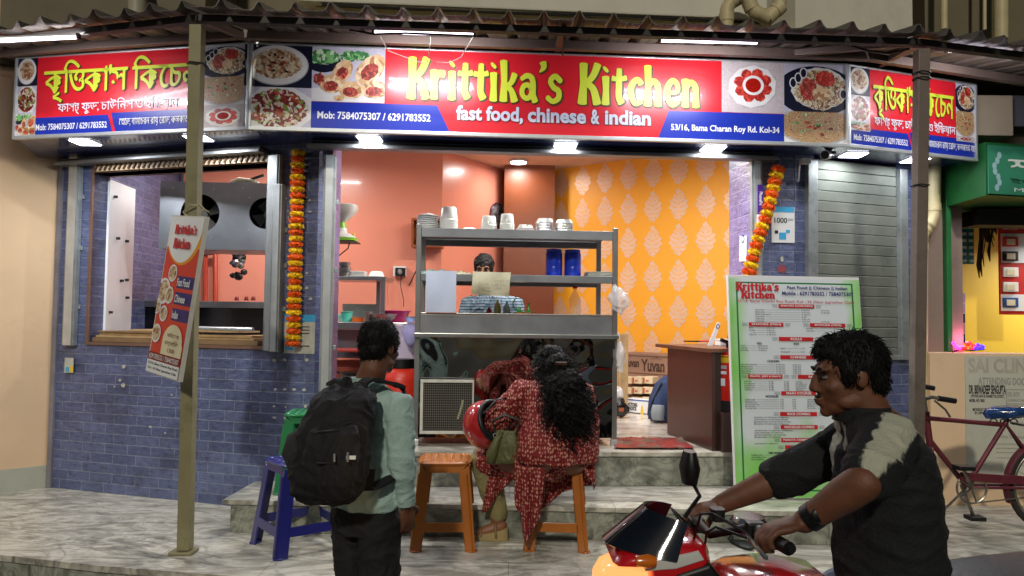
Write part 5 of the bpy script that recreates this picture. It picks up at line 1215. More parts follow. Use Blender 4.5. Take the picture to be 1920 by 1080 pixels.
mb = MB(); c = pY(637, 600, 5.95); mb.lathe([(.03, 0), (.05, .01), (.055, .055), (.05, .06), (.045, .02)], (c.x, c.y, zz2+.001), 24); o = mb.build('glass_bowl', mat('pale_teal_glass', 'a0cfc4', .1, 0, 0, alpha=.5), smooth=60); tag(o, 'pale translucent teal bowl partly behind the left jamb', 'bowl')
OR_ = mat('orange_plastic', 'ee6c14', .35, 0, .04); t = thing('plastic_box', 'low orange plastic box on the steel worktop', 'box', (*pY(672, 600, 5.85).xy, zz2)); mb = MB(wm(t)); mb.box(-.04, .04, -.04, .04, .001, .032); mb.build('body', OR_, t, bevel=.006); mb = MB(wm(t)); mb.box(-.043, .043, -.043, .043, .0325, .037); mb.build('lid', OR_, t, bevel=.002)
bowl('steel_canister', 'upright steel canister between the orange box and the steel bowl', 'canister', 691, 600, 5.8, [(.027, 0), (.027, .075), (.03, .078), (.026, .08), (.024, .02)], STEEL, zz2, rimf(.028, .078, STEEL))
bowl('steel_bowl', 'wide shiny steel bowl above the man on the worktop', 'bowl', 719, 600, 5.75, [(.05, 0), (.085, .03), (.10, .062), (.096, .064), (.08, .034), (.04, .012)], STEEL, zz2, rimf(.098, .062, STEEL))
PINK = mat('magenta_plastic', 'b41c6c', .3, 0, .05)
bowl('plastic_basin', 'magenta plastic basin on the worktop left of the counter', 'basin', 741, 590, 6.0, [(.07, 0), (.085, .01), (.115, .085), (.13, .09), (.128, .094), (.11, .09), (.08, .012)], PINK, zz2, rimf(.125, .092, PINK))
bowl('small_bowl', 'small steel bowl with blue inside right of the magenta basin', 'bowl', 770, 590, 5.7, [(.02, 0), (.035, .02), (.042, .045), (.038, .046), (.03, .02)], mat('pale_blue_enamel', '8ca6cf', .3, .3), zz2, rimf(.04, .045, STEEL))
t = thing('hanging_cloth', 'lilac cloth hanging over the edge of the white cabinet', 'cloth', pY(768, 630, 5.45)); mb = MB(); c = pY(767, 615, 5.42); mb.loft([(c+Vector((0, 0, .02)), .04, .02), (c+Vector((.0, -.01, -.03)), .05, .025), (c+Vector((.01, -.02, -.1)), .035, .03), (c+Vector((.015, -.015, -.14)), .01, .015)], 14); mb.build('fabric', mat('lilac_towel', '9c98c8', .8, 0, .1, 20, .4, 40), t, smooth=180); mb = MB(); mb.box(c.x-.045, c.x+.04, c.y-.02, c.y+.03, c.z+.022, c.z+.03); mb.build('fold', MC['lilac_towel'], t, bevel=.003)
# upper shelf of the rack
bowl('stacked_pots', 'stack of small dark steel pots behind the left jamb', 'pots', 645, 512, 5.9, [(.05, 0), (.06, .03), (.03, .035), (.05, .04), (.055, .07), (.02, .075), (.045, .08), (.05, .11), (.0, .11)], STEEL, zz1, rimf(.055, .03, DSTEEL))
t = thing('paper_stack', 'low stack of white trays on the upper rack shelf', 'trays', (*pY(672, 512, 5.95).xy, zz1)); mb = MB(wm(t))
for i in range(4): mb = MB(wm(t)); mb.box(-.06, .06, -.06, .06, .001+i*.011, .01+i*.011); mb.build('tray', MEL, t, bevel=.003)
bowl('upturned_bowl', 'white upturned bowl with faint print on the upper rack shelf', 'bowl', 706, 514, 5.95, [(.065, 0), (.062, .006), (.052, .035), (.04, .045), (.0, .046)], MEL, zz1, rimf(.062, .004, MEL))
# juicer on a bracket shelf
t = thing('wall_shelf', 'small dark bracket shelf on the salmon wall at the left jamb', 'shelf', pY(652, 455, 5.6)); c = pY(648, 453, 5.6); mb = MB(); mb.box(c.x-.1, c.x+.09, c.y-.12, c.y+.12, c.z-.008, c.z); mb.build('board', DARK, t, bevel=.002)
mb = MB(); mb.tube([c+Vector((-.06, 0, -.16)), c+Vector((-.05, 0, -.11)), c+Vector((.02, 0, -.05)), c+Vector((.03, 0, -.008))], .005, 6); mb.tube([c+Vector((-.06, 0, -.16)), c+Vector((-.06, 0, -.008))], .005, 6); mb.build('bracket', DARK, t, smooth=60)
t = thing('blender', 'white and lime green food blender on the small bracket shelf', 'blender', c); B_ = Matrix.Translation(c+Vector((-.0, 0, .001)))
LG = mat('lime_green_plastic', '8cc83a', .3, 0, .04); mb = MB(B_); mb.loft([((0, 0, 0), .085, .07), ((0, 0, .025), .088, .072), ((0, 0, .028), .08, .065)], 28, 0, .7); mb.build('green_base', LG, t, smooth=40)
mb = MB(B_); mb.loft([((0, 0, .028), .082, .068), ((-.01, 0, .05), .07, .06), ((-.03, 0, .065), .04, .04), ((-.03, 0, .10), .036, .036)], 28); mb.build('body', MEL, t, smooth=60); mb = MB(B_); mb.lathe([(.036, .10), (.03, .13), (.02, .165)], (-.03, 0, 0), 20); mb.build('green_collar', LG, t, smooth=50)
mb = MB(B_); mb.loft([((-.035, 0, .145), .03, .03), ((-.015, 0, .21), .08, .07), ((-.005, 0, .245), .09, .08), ((-.005, 0, .275), .088, .078), ((-.02, 0, .282), .07, .06)], 24, 0, .6); mb.build('hopper', mat('frosted_white', 'dcdcd8', .3, 0, .03), t, smooth=40)
mb = MB(B_); mb.lathe([(.01, 0), (.012, .01), (.006, .016)], (.065, -.02, .045), 10); mb.build('knob', mat('yellow_knob', 'e0c832', .3), t)
# socket, wooden shrine box, clock
t = thing('wall_socket', 'white wall socket with black plug and dangling cable on the salmon wall', 'socket', pY(748, 510, 6.97)); KW = frame(0, 6.97, 0, 0)
mb = MB(KW); mb.prect(737, 499, 761, 518, -.03, .02); mb.build('back_box', MEL, t, bevel=.004); mb = MB(KW); mb.prect(741, 502, 760, 518, -.045, -.031); mb.build('plate', BLK, t, bevel=.003)
mb = MB(KW); u, z = pix(KW, 750, 510, -.05); mb.ball((u, -.06, z), (.022, .02, .026)); mb.build('plug', mat('grey_plug', '7c7c7c', .4), t, smooth=60)
mb = MB(KW); P_ = [(752, 515), (751, 535), (754, 550), (757, 562), (757, 575)]; mb.tube([(pix(KW, x, y, -.02)[0], -.02, pix(KW, x, y, -.02)[1]) for x, y in P_], .004, 6); mb.build('cable', BLK, t, smooth=60)
mb = MB(KW); mb.tube([(pix(KW, x, y, -.01)[0], -.01, pix(KW, x, y, -.01)[1]) for x, y in ((729, 522), (726, 548), (728, 562), (727, 572))], .003, 6); mb.build('thin_wire', mat('salmon_wire', 'c8604c', .5), t, smooth=60)
mb = MB(KW); mb.tube([(pix(KW, x, y, -.02)[0], -.02, pix(KW, x, y, -.02)[1]) for x, y in ((780, 508), (770, 530), (767, 535))], .006, 6); tag(mb.build('hanging_strap', BLK, smooth=60), 'short black strap hanging on the salmon wall left of the counter upright', 'strap')
t = thing('prayer_box', 'small wooden wall cabinet with beads inside, above the left of the counter', 'cabinet', pY(800, 460, 6.9)); WDN = mat('brown_varnished_wood', '8c4a22', .4, 0, .15, 8)
mb = MB(KW); q = rect(KW, 771, 409, 829, 463, -.2); u0, u1, z0, z1 = q
mb.box(u0, u0+.02, -.2, 0, z0, z1); mb.box(u1-.02, u1, -.2, 0, z0, z1); mb.box(u0+.02, u1-.02, -.2, 0, z1-.02, z1); mb.box(u0+.02, u1-.02, -.2, 0, z0, z0+.02); mb.box(u0+.02, u1-.02, -.02, 0, z0+.02, z1-.02); mb.build('case', WDN, t, bevel=.002)
mb = MB(KW)
for i in range(70): mb.ball((random.uniform(u0+.05, u1-.04), random.uniform(-.17, -.12), z0+.025+random.random()**1.5*.10), .012, i % 3, 6, 4)
mb.build('beads', [mat('cream_bead', 'd8c49a', .5), mat('brown_bead', '5c3a20', .5), mat('gold_bead', 'b4852c', .3, .5)], t, smooth=180)
dW = Vector((c2.x-c1, .9, 0)).normalized(); KR = frame(c1, BK, 0, math.atan2(dW.y, dW.x))
u, z = pix(KR, 933, 403, -.02); cc = KR @ Vector((u, -.02, z)); t = thing('wall_clock', 'round wall clock with dark rim behind the plastic tubs', 'clock', cc); RX = Matrix.Rotation(PI/2, 3, 'X')
mb = MB(KR); mb.lathe([(.125, 0), (.13, .02), (.118, .035), (.112, .02)], (u, -.003, z), 36, 0, RX); mb.build('rim', mat('dark_plum_plastic', '3a2230', .3), t, smooth=40); mb = MB(KR); mb.lathe([(.115, 0), (.115, .015)], (u, -.008, z), 36, 0, RX); mb.build('dial', MEL, t, smooth=40)
mb = MB(KR)
for i in range(12): a = i*PI/6; mb.bar((u+.092*math.cos(a), -.026, z+.092*math.sin(a)), (u+.105*math.cos(a), -.026, z+.105*math.sin(a)), .006, .004)
mb.bar((u, -.028, z), (u+.03, -.028, z+.06), .006, .003); mb.bar((u, -.03, z), (u-.085, -.03, z+.01), .005, .003); mb.build('hands_and_marks', INK, t)
# ================================================================ right work area: desk, boxes, extinguisher
dA, dB = pz(1335, 846, FLOOR), pz(1251, 813, FLOOR)      # near and far foot of the left side panel
fd = (dB-dA).normalized(); hs = .74
t = thing('reception_desk', 'dark brown laminate desk standing inside at the right of the opening', 'desk', dA); 
DK = mat('dark_wenge_laminate', '3c2620', .35, 0, .12, 6, coat=.2)
DF = Matrix.Translation(dA) @ Matrix.Rotation(math.atan2(fd.y, fd.x), 4, 'Z')      # x runs from near to far
Ld = (dB-dA).length; zt1 = pY(1334, 655, dA.y).z; 
mb = MB(DF); mb.box(0, Ld, -.025, 0, 0.001, zt1-FLOOR-.02); mb.build('side_panel', DK, t, bevel=.002)
mb = MB(DF); mb.box(0.0, .025, -.45, -.026, 0.001, zt1-FLOOR-.02); mb.build('front_panel', mat('darker_laminate', '2a1a16', .35, 0, .1, 6), t, bevel=.002)
mb = MB(DF); mb.box(-.03, Ld+.16, -.46, .03, zt1-FLOOR-.019, zt1-FLOOR+.006); mb.build('desk_top', mat('brown_desk_top', '6a4634', .4, 0, .1, 8), t, bevel=.003)
def dz(px, py): return pz(px, py, zt1+.007)
c = dz(1303, 641); t = thing('phone_and_pens', 'black phone and red pen lying on the brown desk', 'phone', c); mb = MB(frame(c.x, c.y, c.z, .3)); mb.box(-.09, .05, -.03, .03, 0, .01); mb.build('phone', BLK, t, bevel=.003); mb = MB(frame(c.x, c.y, c.z, .1)); mb.tube([(.03, -.04, .008), (.13, -.045, .008)], .007, 8); mb.build('pen', mat('red_pen', 'd23c28', .3), t, smooth=60)
c = dz(1333, 648); t = thing('payment_stand', 'leaning white payment card stand on the brown desk', 'sign', c); KD = frame(c.x, c.y, 0, .1); ca = [pix(KD, x, y, 0) for x, y in ((1326, 650), (1336, 650), (1351, 606), (1345, 604))]
mb = MB(KD); mb.prism(ca, 0, .005); mb.build('card', PAPW, t, bevel=.001); mb = MB(KD); u, z = pix(KD, 1346, 612, -.003); mb.poly([(u+.014*math.cos(i*PI/8), z+.016*math.sin(i*PI/8)) for i in range(16)], -.002, 0); mb.poly([(u+.008*math.cos(i*PI/8), z+.010*math.sin(i*PI/8)) for i in range(16)], -.003, 1); mb.build('print', [NAVI, PAPW], t); mb = MB(KD); u, z = pix(KD, 1331, 650, 0); mb.box(u-.03, u+.03, -.02, .05, z-.004, z+.003); mb.build('foot', PAPW, t)
c = dz(1368, 648); t = thing('white_box', 'white paper box on the desk beside the menu board', 'box', c); mb = MB(frame(c.x, c.y+.03, c.z, .1)); mb.box(-.08, .08, -.05, .05, 0, .035); mb.build('box_body', MEL, t, bevel=.003); mb = MB(frame(c.x, c.y+.03, c.z, .1)); mb.box(-.082, .082, -.052, .052, .0355, .045); mb.build('lid', MEL, t, bevel=.002)
# extinguisher
c = pY(1361, 770, 4.72); r = .062; t = thing('fire_extinguisher', 'red fire extinguisher with white labels between the desk and menu board', 'fire extinguisher', (c.x, c.y, FLOOR+.24)); X = Matrix.Translation((c.x+.02, c.y, pY(1361, 750, 4.72).z)); H_ = pY(1361, 652, 4.72).z-pY(1361, 750, 4.72).z
REDX = mat('extinguisher_red', 'c81c14', .25, 0, .03, coat=.6)
mb = MB(X); mb.lathe([(r, 0), (r, H_*.86), (r*.85, H_*.95), (r*.4, H_)], n=32); mb.build('tank', REDX, t, smooth=40); mb = MB(X); mb.lathe([(r*.98, -.07), (r*1.0, -.001)], n=32); mb.build('skirt', DARK, t, smooth=40)
mb = MB(X); mb.lathe([(.02, H_), (.02, H_+.03)], n=12); mb.bar((0, 0, H_+.03), (-.06, -.03, H_+.05), .015, .02); mb.build('valve', BLK, t)
def wrap(z0, z1, a0, a1, mi, rr=r+.0012):
    n = 10; vs = [(rr*math.cos(rad(a0+(a1-a0)*i/n)), rr*math.sin(rad(a0+(a1-a0)*i/n)), z) for z in (z0, z1) for i in range(n+1)]; mb.add(vs, [(i, i+1, n+2+i, n+1+i) for i in range(n)], mi)
mb = MB(X); wrap(H_*.72, H_*.82, 180, 300, 0); wrap(H_*.60, H_*.665, 190, 240, 1); wrap(H_*.60, H_*.665, 190, 240, 1); wrap(H_*.28, H_*.42, 190, 232, 1); wrap(H_*.50, H_*.56, 200, 240, 1, r+.002); wrap(H_*.84, H_*.86, 180, 300, 0); mb.build('labels', [mat('yellow_label', 'e0c020', .4), PAPW], t)
for s_, m_ in (('base_stand', DK),):
    mb = MB(); mb.box(c.x-.05, c.x+.15, c.y-.08, c.y+.1, FLOOR+.001, pY(1361, 750, 4.72).z-.072); tag(mb.build('dark_stand', DK, bevel=.004), 'dark box stand under the fire extinguisher', 'stand')
# yuvan carton etc.
KB = FY @ Matrix.Translation((0, 0, 0))
fb = FY; CART = mat('kraft_cardboard', '8c6a56', .85, 0, .06, 6)
def ypl(px, py, off): return pix(FY, px, py, -off)
u0 = ypl(1168, 700, .28)[0]; u1 = u0+.95; z1 = ypl(1215, 663, .28)[1]
t = thing('carton', 'long brown carton with dark printed lettering standing against the saffron wall', 'carton', FY @ Vector(((u0+u1)/2, -.2, FLOOR))); mb = MB(FY); mb.box(u0-.05, u1, -.28, -.02, FLOOR+.001, z1); mb.build('box_body', CART, t, bevel=.004)
mb = MB(FY); ptxt(mb, 'Yuvan', 1202, 674, 1246, 697, -.283, 0, .03); ptxt(mb, 'FATS & FOODS', 1216, 693.5, 1244, 697.5, -.283, 0); ptxt(mb, 'Yuvan', 1170, 672, 1198, 688, -.283, 0, .03)
for y in (667, 699): a, b = ypl(1166, y-1.5, .283), ypl(1252, y+2.5, .283); mb.box(a[0], b[0]+.2, -.2835, -.2805, a[1]-.004, a[1]+.0)
ptxt(mb, '~*~', 1222, 669, 1240, 674, -.283, 0); mb.build('print', mat('brown_print', '3c2418', .7), t)
KB2 = fb @ Matrix.Translation((0, -.42, 0))
PK = mat('cream_packet_paper', 'cdb896', .7, 0, .1, 20)
def pk(mbf, px, py, label, w_=.098, h_=.062):
    u, z = pix(KB2, px, py, 0); c = KB2 @ Vector((u, 0, z)); t = thing('paper_packet', label, 'packet', c, fb.to_euler().z, 'cream paper packets piled beside the carton'); F = wm(t)
    mb = MB(F); mb.box(0, w_, 0, .12, 0, h_); mb.build('wrapper', PK, t, bevel=.008); mb = MB(F); mb.box(w_*.06, w_*.2, -.003, -.0, h_*.12, h_*.88); mb.box(w_*.3, w_*.6, -.003, -.0, h_*.35, h_*.5); mb.build('red_print', mat('packet_red_print', 'b43c28', .6), t)
rows = [(718, 'top'), (737, 'middle'), (756, 'bottom')]
for ri, (y, rn) in enumerate(rows):
    for ci, (x, cn) in enumerate(((1166, 'left'), (1185, 'centre'), (1205, 'right'))):
        pk(None, x+(-2 if ri == 2 else 0), y+1, f'cream paper packet, {cn} of the {rn} row of the pile')
KB3 = fb @ Matrix.Translation((0, -.56, 0)); u0, z1 = pix(KB3, 1172, 747, 0); u1 = pix(KB3, 1208, 760)[0]
t = thing('carton', 'white carton with blue top band and yellow drop print on the floor', 'carton', KB3 @ Vector(((u0+u1)/2, .06, FLOOR))); mb = MB(KB3); mb.box(u0, u1+.06, 0, .13, FLOOR+.001, z1); mb.build('box_body', PAPW, t, bevel=.003)
mb = MB(KB3); ptxt(mb, 'DOCTORS', 1171, 755, 1195, 761.5, -.003, 0, .04); ptxt(mb, 'CHOICE', 1176, 762, 1193, 769, -.003, 0, .04); a = pix(KB3, 1204, 770, 0)
mb.poly([(u0+.0, z1-.012), (u1+.06, z1-.012), (u1+.06, z1-.002), (u0, z1-.002)], -.002, 1); mb.poly([(a[0]+.015*math.cos(i*PI/10)*(1-.3*math.sin(i*PI/10)), a[1]-.02+.07*math.sin(i*PI/10)) for i in range(20)], -.002, 2); mb.build('print', [INK, mat('blue_carton_print', '2c52a8', .5), mat('gold_carton_print', 'd8b22c', .5)], t)
# blue backpack and dark bag on the floor
NB = mat('navy_rucksack_fabric', '1c3258', .75, 0, .15, 20, .3, 90)
c = pz(1243, 790, FLOOR); t = thing('backpack', 'navy blue backpack on the floor between the cartons and the desk', 'backpack', c); mb = MB(Matrix.Translation(c)); mb.loft([((0, 0, .005), .10, .08), ((-.0, 0, .05), .125, .10), ((.01, .01, .18), .12, .095), ((.03, .02, .30), .09, .07), ((.05, .03, .36), .04, .04)], 24, 0, .8); mb.build('bag_body', NB, t, smooth=60)
mb = MB(Matrix.Translation(c)); mb.loft([((-.05, -.07, .02), .05, .03), ((-.06, -.085, .08), .055, .035), ((-.05, -.075, .14), .05, .02)], 16, 0, .8); mb.build('side_pocket', mat('grey_mesh_pocket', '8c949c', .8), t, smooth=60); mb = MB(Matrix.Translation(c)); mb.tube([(-.12, -.02, .02), (-.10, -.06, .16), (-.02, -.05, .32)], .006, 6); mb.build('piping', mat('black_piping', '101216', .6), t, smooth=60)
c = pz(1160, 783, FLOOR); t = thing('shopping_bag', 'black plastic bag with small items on the floor right of the counter', 'bag', c); mb = MB(); crumple(c+Vector((0, 0, .085)), (.07, .06, .085), .35, mb, 2); mb.build('bag_body', mat('black_bag_film', '121110', .25, 0, .2, 20, .3, 60), t, smooth=60); mb = MB(); crumple(c+Vector((-.01, 0, .19)), (.05, .05, .06), .6, mb, 7); mb.build('clear_bag', BAGM, t, smooth=60)
mb = MB(); mb.box(c.x-.01, c.x+.03, c.y-.078, c.y-.07, c.z+.06, c.z+.09); mb.build('label', mat('rust_label', '8c4628', .6), t)
t = thing('plywood_sheet', 'narrow plywood offcut leaning behind the counter against the saffron wall', 'board', pY(1169, 690, 6.3)); mb = MB(frame(*pY(1168, 640, 6.5).xy, 0, .2)); z_ = pY(1168, 626, 6.5).z; mb.box(-.04, .05, 0, .02, FLOOR+.001, z_); mb.build('board', WOOD, t, bevel=.002); mb = MB(frame(*pY(1168, 640, 6.5).xy, 0, .2)); mb.box(-.04, -.02, -.02, -.001, FLOOR+.001, z_-.02); mb.build('batten', WOOD, t)
# door mat
mA, mB_, mC, mD = pz(1152, 842, FLOOR+.002), pz(1303, 843, FLOOR+.002), pz(1278, 823, FLOOR+.002), pz(1156, 822, FLOOR+.002)
mb = MB(); N, M_ = 70, 14; vs = []
for j in range(M_+1):
    for i in range(N+1):
        a = mA.lerp(mB_, i/N).lerp(mD.lerp(mC, i/N), j/M_); vs.append(a+Vector((.006*noise.noise(Vector((i*.4, j*.5, 0))), .006*noise.noise(Vector((i*.4, j*.5, 4))), .006+.010*abs(noise.noise(a*40))+.006*abs(noise.noise(a*110)))))
mb.add(vs, [(j*(N+1)+i, j*(N+1)+i+1, (j+1)*(N+1)+i+1, (j+1)*(N+1)+i) for j in range(M_) for i in range(N)]); tag(mb.build('door_mat', mk_food('red_grey_mat_pile', ['7c1c1c', '8c2420', '5c4a40', '6a1818', '71625a', '8c2a24'], 14, 'v', .95), smooth=60), 'shaggy dark red and grey doormat on the shop floor edge', 'doormat')
# ================================================================ standing menu board
MT = [pY(1356, 520, 4.42), pY(1604, 516, 4.50), pY(1634, 938, 4.38), pY(1381, 931, 4.30)]
def quadframe(P):
    tl, tr, br, bl = P; X = ((tr-tl)+(br-bl)).normalized(); Z = ((tl-bl)+(tr-br)); Z = (Z-X*Z.dot(X)).normalized(); Y = Z.cross(X).normalized(); c = (bl+br)/2
    M = Matrix((X, Y, Z)).transposed().to_4x4(); M.translation = c; return M, ((tr-tl).length+(br-bl).length)/2, ((tl-bl).length+(tr-br).length)/2
BM, BW, BH = quadframe(MT)
t = thing('menu_board', 'tall standing green-edged menu board listing dishes, behind the motorcyclist', 'menu board', (MT[2]+MT[3])/2)
mb = MB(BM); mb.box(-BW/2, BW/2, 0, .03, 0, BH); mb.build('board', WHITE, t, bevel=.002)
mg, n, l, b = nodes('menu_green_face'); tc = n.new('ShaderNodeTexCoord'); sx = n.new('ShaderNodeSeparateXYZ'); l.new(tc.outputs['UV'], sx.inputs[0])
nz = n.new('ShaderNodeTexNoise'); nz.inputs['Scale'].default_value = 3.5; l.new(tc.outputs['UV'], nz.inputs['Vector'])
def mth(op, a, b_):
    q = n.new('ShaderNodeMath'); q.operation = op
    for k, v in ((0, a), (1, b_)):
        if isinstance(v, (int, float)): q.inputs[k].default_value = v
        else: l.new(v, q.inputs[k])
    return q.outputs[0]
side = mth('MULTIPLY', mth('SUBTRACT', mth('ABSOLUTE', sx.outputs[0], 0), .30), 6.5); low = mth('MULTIPLY', mth('SUBTRACT', .42, sx.outputs[1]), 2.6)
fac = mth('ADD', mth('MAXIMUM', side, low), mth('MULTIPLY', mth('SUBTRACT', nz.outputs[0], .5), 2.2))
l.new(ramp(n, l, fac, [(0, 'd6dee2'), (.35, 'b0d6a8'), (.9, '86cf66')]), b.inputs['Base Color']); b.inputs['Roughness'].default_value = .35
GP = [mat('menu_pale_face', 'c9d4d6', .35, 0, .03, 3), mat('menu_green_face', '7ccb5c', .35, 0, .12, 4), mat('menu_mid_green', 'a4d890', .35, 0, .1, 5), mat('menu_border_green', '1f7a3c', .35), mat('menu_red_tab', 'c8262c', .35), INK, REDI, NAVI, PAPW]
def bx(f): return -BW/2+BW*f
def bz(f): return BH*(1-f)
def G(y): return .14+(y-.215)*.63
mb = MB(BM); Ph = Photo(mb, (bx(.004), bx(.996), bz(.997), bz(.012)), -.001)
Ph.bg(1)
for a, b, c, d in ((.055, .945, .030, .037), (.055, .945, .963, .970), (.055, .067, .037, .963), (.933, .945, .037, .963)): Ph.put([(bx(a), bz(d)), (bx(b), bz(d)), (bx(b), bz(c)), (bx(a), bz(c))], 3)
mb.build('printed_face', GP, t)
mb = MB(BM); V = -.0075
hobo(mb, "Krittika's", bx(.055), bx(.375), bz(.070), bz(.034), V, 6, .02); hobo(mb, "Kitchen", bx(.09), bx(.345), bz(.106), bz(.073), V, 6, .02)
txt(mb, 'Fast Food || Chinese || Indian', bx(.44), bx(.90), bz(.065), bz(.046), V, 7, .02); txt(mb, 'Mobile : 6291783552 / 7584075307', bx(.40), bx(.945), bz(.089), bz(.071), V, 7, .02)
txt(mb, '53/16, Bama Charan Roy Road, Kol - 34 (Near Jagreehee Club)', bx(.06), bx(.945), bz(.128), bz(.112), V, 6, .0)
def tabh(x0, x1, y, s_):
    mb.poly([(bx(x0), bz(G(y)+.009)), (bx(x1), bz(G(y)+.009)), (bx(x1), bz(G(y)-.009)), (bx(x0), bz(G(y)-.009))], V+.002, 4)
    m = (x0+x1)/2; w_ = min(.9*(x1-x0), len(s_)*.017)/2; txt(mb, s_, bx(m-w_), bx(m+w_), bz(G(y)+.0055), bz(G(y)-.0055), V-.001, 8, .03)
    for e, q in ((x0-.03, -1), (x1+.03, 1)):
        for k in (-.007, 0, .007): mb.poly([(bx(e-.02), bz(G(y)+k*.8+.0006)), (bx(e+.02), bz(G(y)+k*.8+.0006)), (bx(e+.02), bz(G(y)+k*.8-.0006)), (bx(e-.02), bz(G(y)+k*.8-.0006))], V, 5)
def line(y, name, x0, x1, prices, sz=.0125, lead=True):
    w_ = txtl(mb, name, bx(x0), bz(G(y+sz*.4)), BH*sz*.44, V, 5, .012, .95)
    if prices and lead:
        a = bx(x0)+w_+.008; b = bx(prices[0][0])-.008
        if b > a: mb.poly([(a, bz(G(y+.003))), (b, bz(G(y+.003))), (b, bz(G(y+.0018))), (a, bz(G(y+.0018)))], V, 5)
    for x, p in prices: txtl(mb, p, bx(x), bz(G(y+sz*.4)), BH*sz*.44, V, 5, .012, .9)
def head(y, x, s_): txtl(mb, s_, bx(x), bz(G(y+.006)), BH*.0095, V, 5, .03, 1, True)
tabh(.37, .64, .215, 'SNACKS (CHICKEN)')
for i, (n_, p) in enumerate((('Chicken Pakora', [(.54, 'Rs. 50/- (3 Pc.)'), (.69, 'Rs. 70/- (6 Pc.)')]), ('Chicken Lollipop', [(.54, 'Rs. 50/- (2 Pc.)'), (.69, 'Rs. 100/- (4 Pc.)')]), ('Chicken Wings Pepper Fry', [(.54, 'Rs. 120/- (6 Pc.)')]), ('Crispy Chicken', [(.54, 'Rs. 100/-')]), ('Chicken Cutlet', [(.54, 'Rs. 60/- (1 Pc.)')]), ('Chicken Finger', [(.54, 'Rs. 50/- (2 Pc.)'), (.69, 'Rs. 90/- (4 Pc.)')]))): line(.243+i*.0165, n_, .19, .8, p)
tabh(.14, .40, .352, 'SNACKS (FISH)'); tabh(.60, .87, .352, 'SNACKS (VEG)')
for i, (n_, p) in enumerate((('Fish Fry', 'Rs. 80/- (1 Pc.)'), ('Fish Finger', 'Rs. 50/- (1 Pc.)'), ('', 'Rs. 100/- (2 Pc.)'), ('Popper Fish', 'Rs. 100/- (4 Pc.)'))): line(.375+i*.0165, n_ or ' ', .14, .4, [(.27, p)])
for i, (n_, p) in enumerate((('Veg Pakora', 'Rs. 30/-'), ('Paneer Pakora', 'Rs. 60/-'))): line(.375+i*.0165, n_, .57, .8, [(.78, p)])
tabh(.36, .62, .455, 'ROLLS'); head(.49, .21, 'VEG'); head(.49, .49, 'EGG'); head(.49, .78, 'CHICKEN')
for i, (n_, p) in enumerate((('Veg Roll', 'Rs. 30/-(Laccha)'), ('Paneer Roll', 'Rs. 60/-(Laccha)'), ('Laccha Paneer', 'Rs. 30/-(1 Pc.)'))): line(.505+i*.016, n_, .07, .3, [(.205, p)])
for i, (n_, p) in enumerate((('Egg Roll', 'Rs. 30/-'), ('Double Egg Roll', 'Rs. 45/-'))): line(.522+i*.025, n_, .37, .6, [(.52, p)]); line(.60, 'Chicken Roll', .66, .9, [(.82, 'Rs. 60/-')]) if i else None
tabh(.365, .63, .587, 'CHINESE'); head(.617, .31, 'CHICKEN'); head(.617, .75, 'VEG')
for i, n_ in enumerate(('Chilli Chicken (Dry/Gravy)', 'Manchurian Chicken', 'Hot Garlic Chicken', 'Pepper Chicken', 'Garlic Chicken')):
    line(.640+i*.0155, n_, .07, .3, [(.33, 'Rs. 140/- (6 Pc)'), (.455, 'Rs. 80/- (3 Pc)')]); line(.640+i*.0155, ('Chilli Paneer', 'Chilli Mushroom', 'Veg Manchurian', 'Chilli Potato', 'Baby Corn Chilli')[i], .62, .8, [(.82, 'Rs. 100/-')])
tabh(.12, .375, .727, 'PRAWN : (DRY & GRAVY)'); tabh(.49, .75, .727, 'PANEER')
for i, n_ in enumerate(('Chilli Prawn', 'Prawn Manchurian', 'Hot Garlic Prawn', 'Schezwan Prawn', 'Garlic Prawn')):
    line(.762+i*.0145, n_, .09, .3, [(.27, 'Rs. 180/-'), (.385, 'Rs. 100/-')]); line(.762+i*.0145, n_.replace('Prawn', 'Paneer'), .47, .7, [(.70, 'Rs. 140/-')])
tabh(.36, .62, .845, 'MAIN COURSE'); head(.868, .29, 'NOODLES'); head(.868, .72, 'RICE')

for i, n_ in enumerate(('Veg Hakka Noodles', 'Egg Hakka Noodles', 'Chicken Hakka Noodles', 'Egg Chicken Hakka Noodles', 'Mix Hakka Noodles', 'Prawn Hakka Noodles')):
    line(.888+i*.0125, n_, .09, .35, [(.35, 'Rs. 60/-'), (.44, 'Rs. 40/-')], .0105); line(.888+i*.0125, n_.replace('Hakka Noodles', 'Fried Rice'), .55, .7, [(.78, 'Rs. 70/-')], .0105)
combo = [(.992, 'RICE COMBO', ['Veg Fried Rice + 2 Pc. Chilli Chicken / 2 Pc. Manchurian', 'Chicken Fried Rice + 2 Pc. Chilli Chicken / Manchurian', 'Egg Chicken Fried Rice + 2 Pc. Chilli Chicken / 2 Pc. Paneer', 'Mix Fried Rice + 3 Pc. Chilli Chicken / 2 Pc. Manchurian']),
         (1.084, 'NOODLES COMBO', ['Veg Hakka Noodles + 2 Pc. Chilli Chicken / 2 Pc. Manchurian', 'Chicken Hakka Noodles + 2 Pc. Chilli Chicken', 'Egg Chicken Hakka Noodles + 2 Pc. Chilli Chicken', 'Mix Hakka Noodles + 3 Pc. Chilli Chicken']), (1.175, 'POROTA COMBO (2 Pc.)', ['Laccha Porota 2 Pc. + Chicken Curry'])]
for y, h_, ls in combo:
    tabh(.345, .62, y, h_)
    for i, l_ in enumerate(ls): line(y+.022+i*.0155, l_, .15, .9, [])
tabh(.37, .60, 1.225, 'MOMO'); head(1.265, .30, 'VEG MOMO'); head(1.265, .70, 'CHICKEN MOMO')
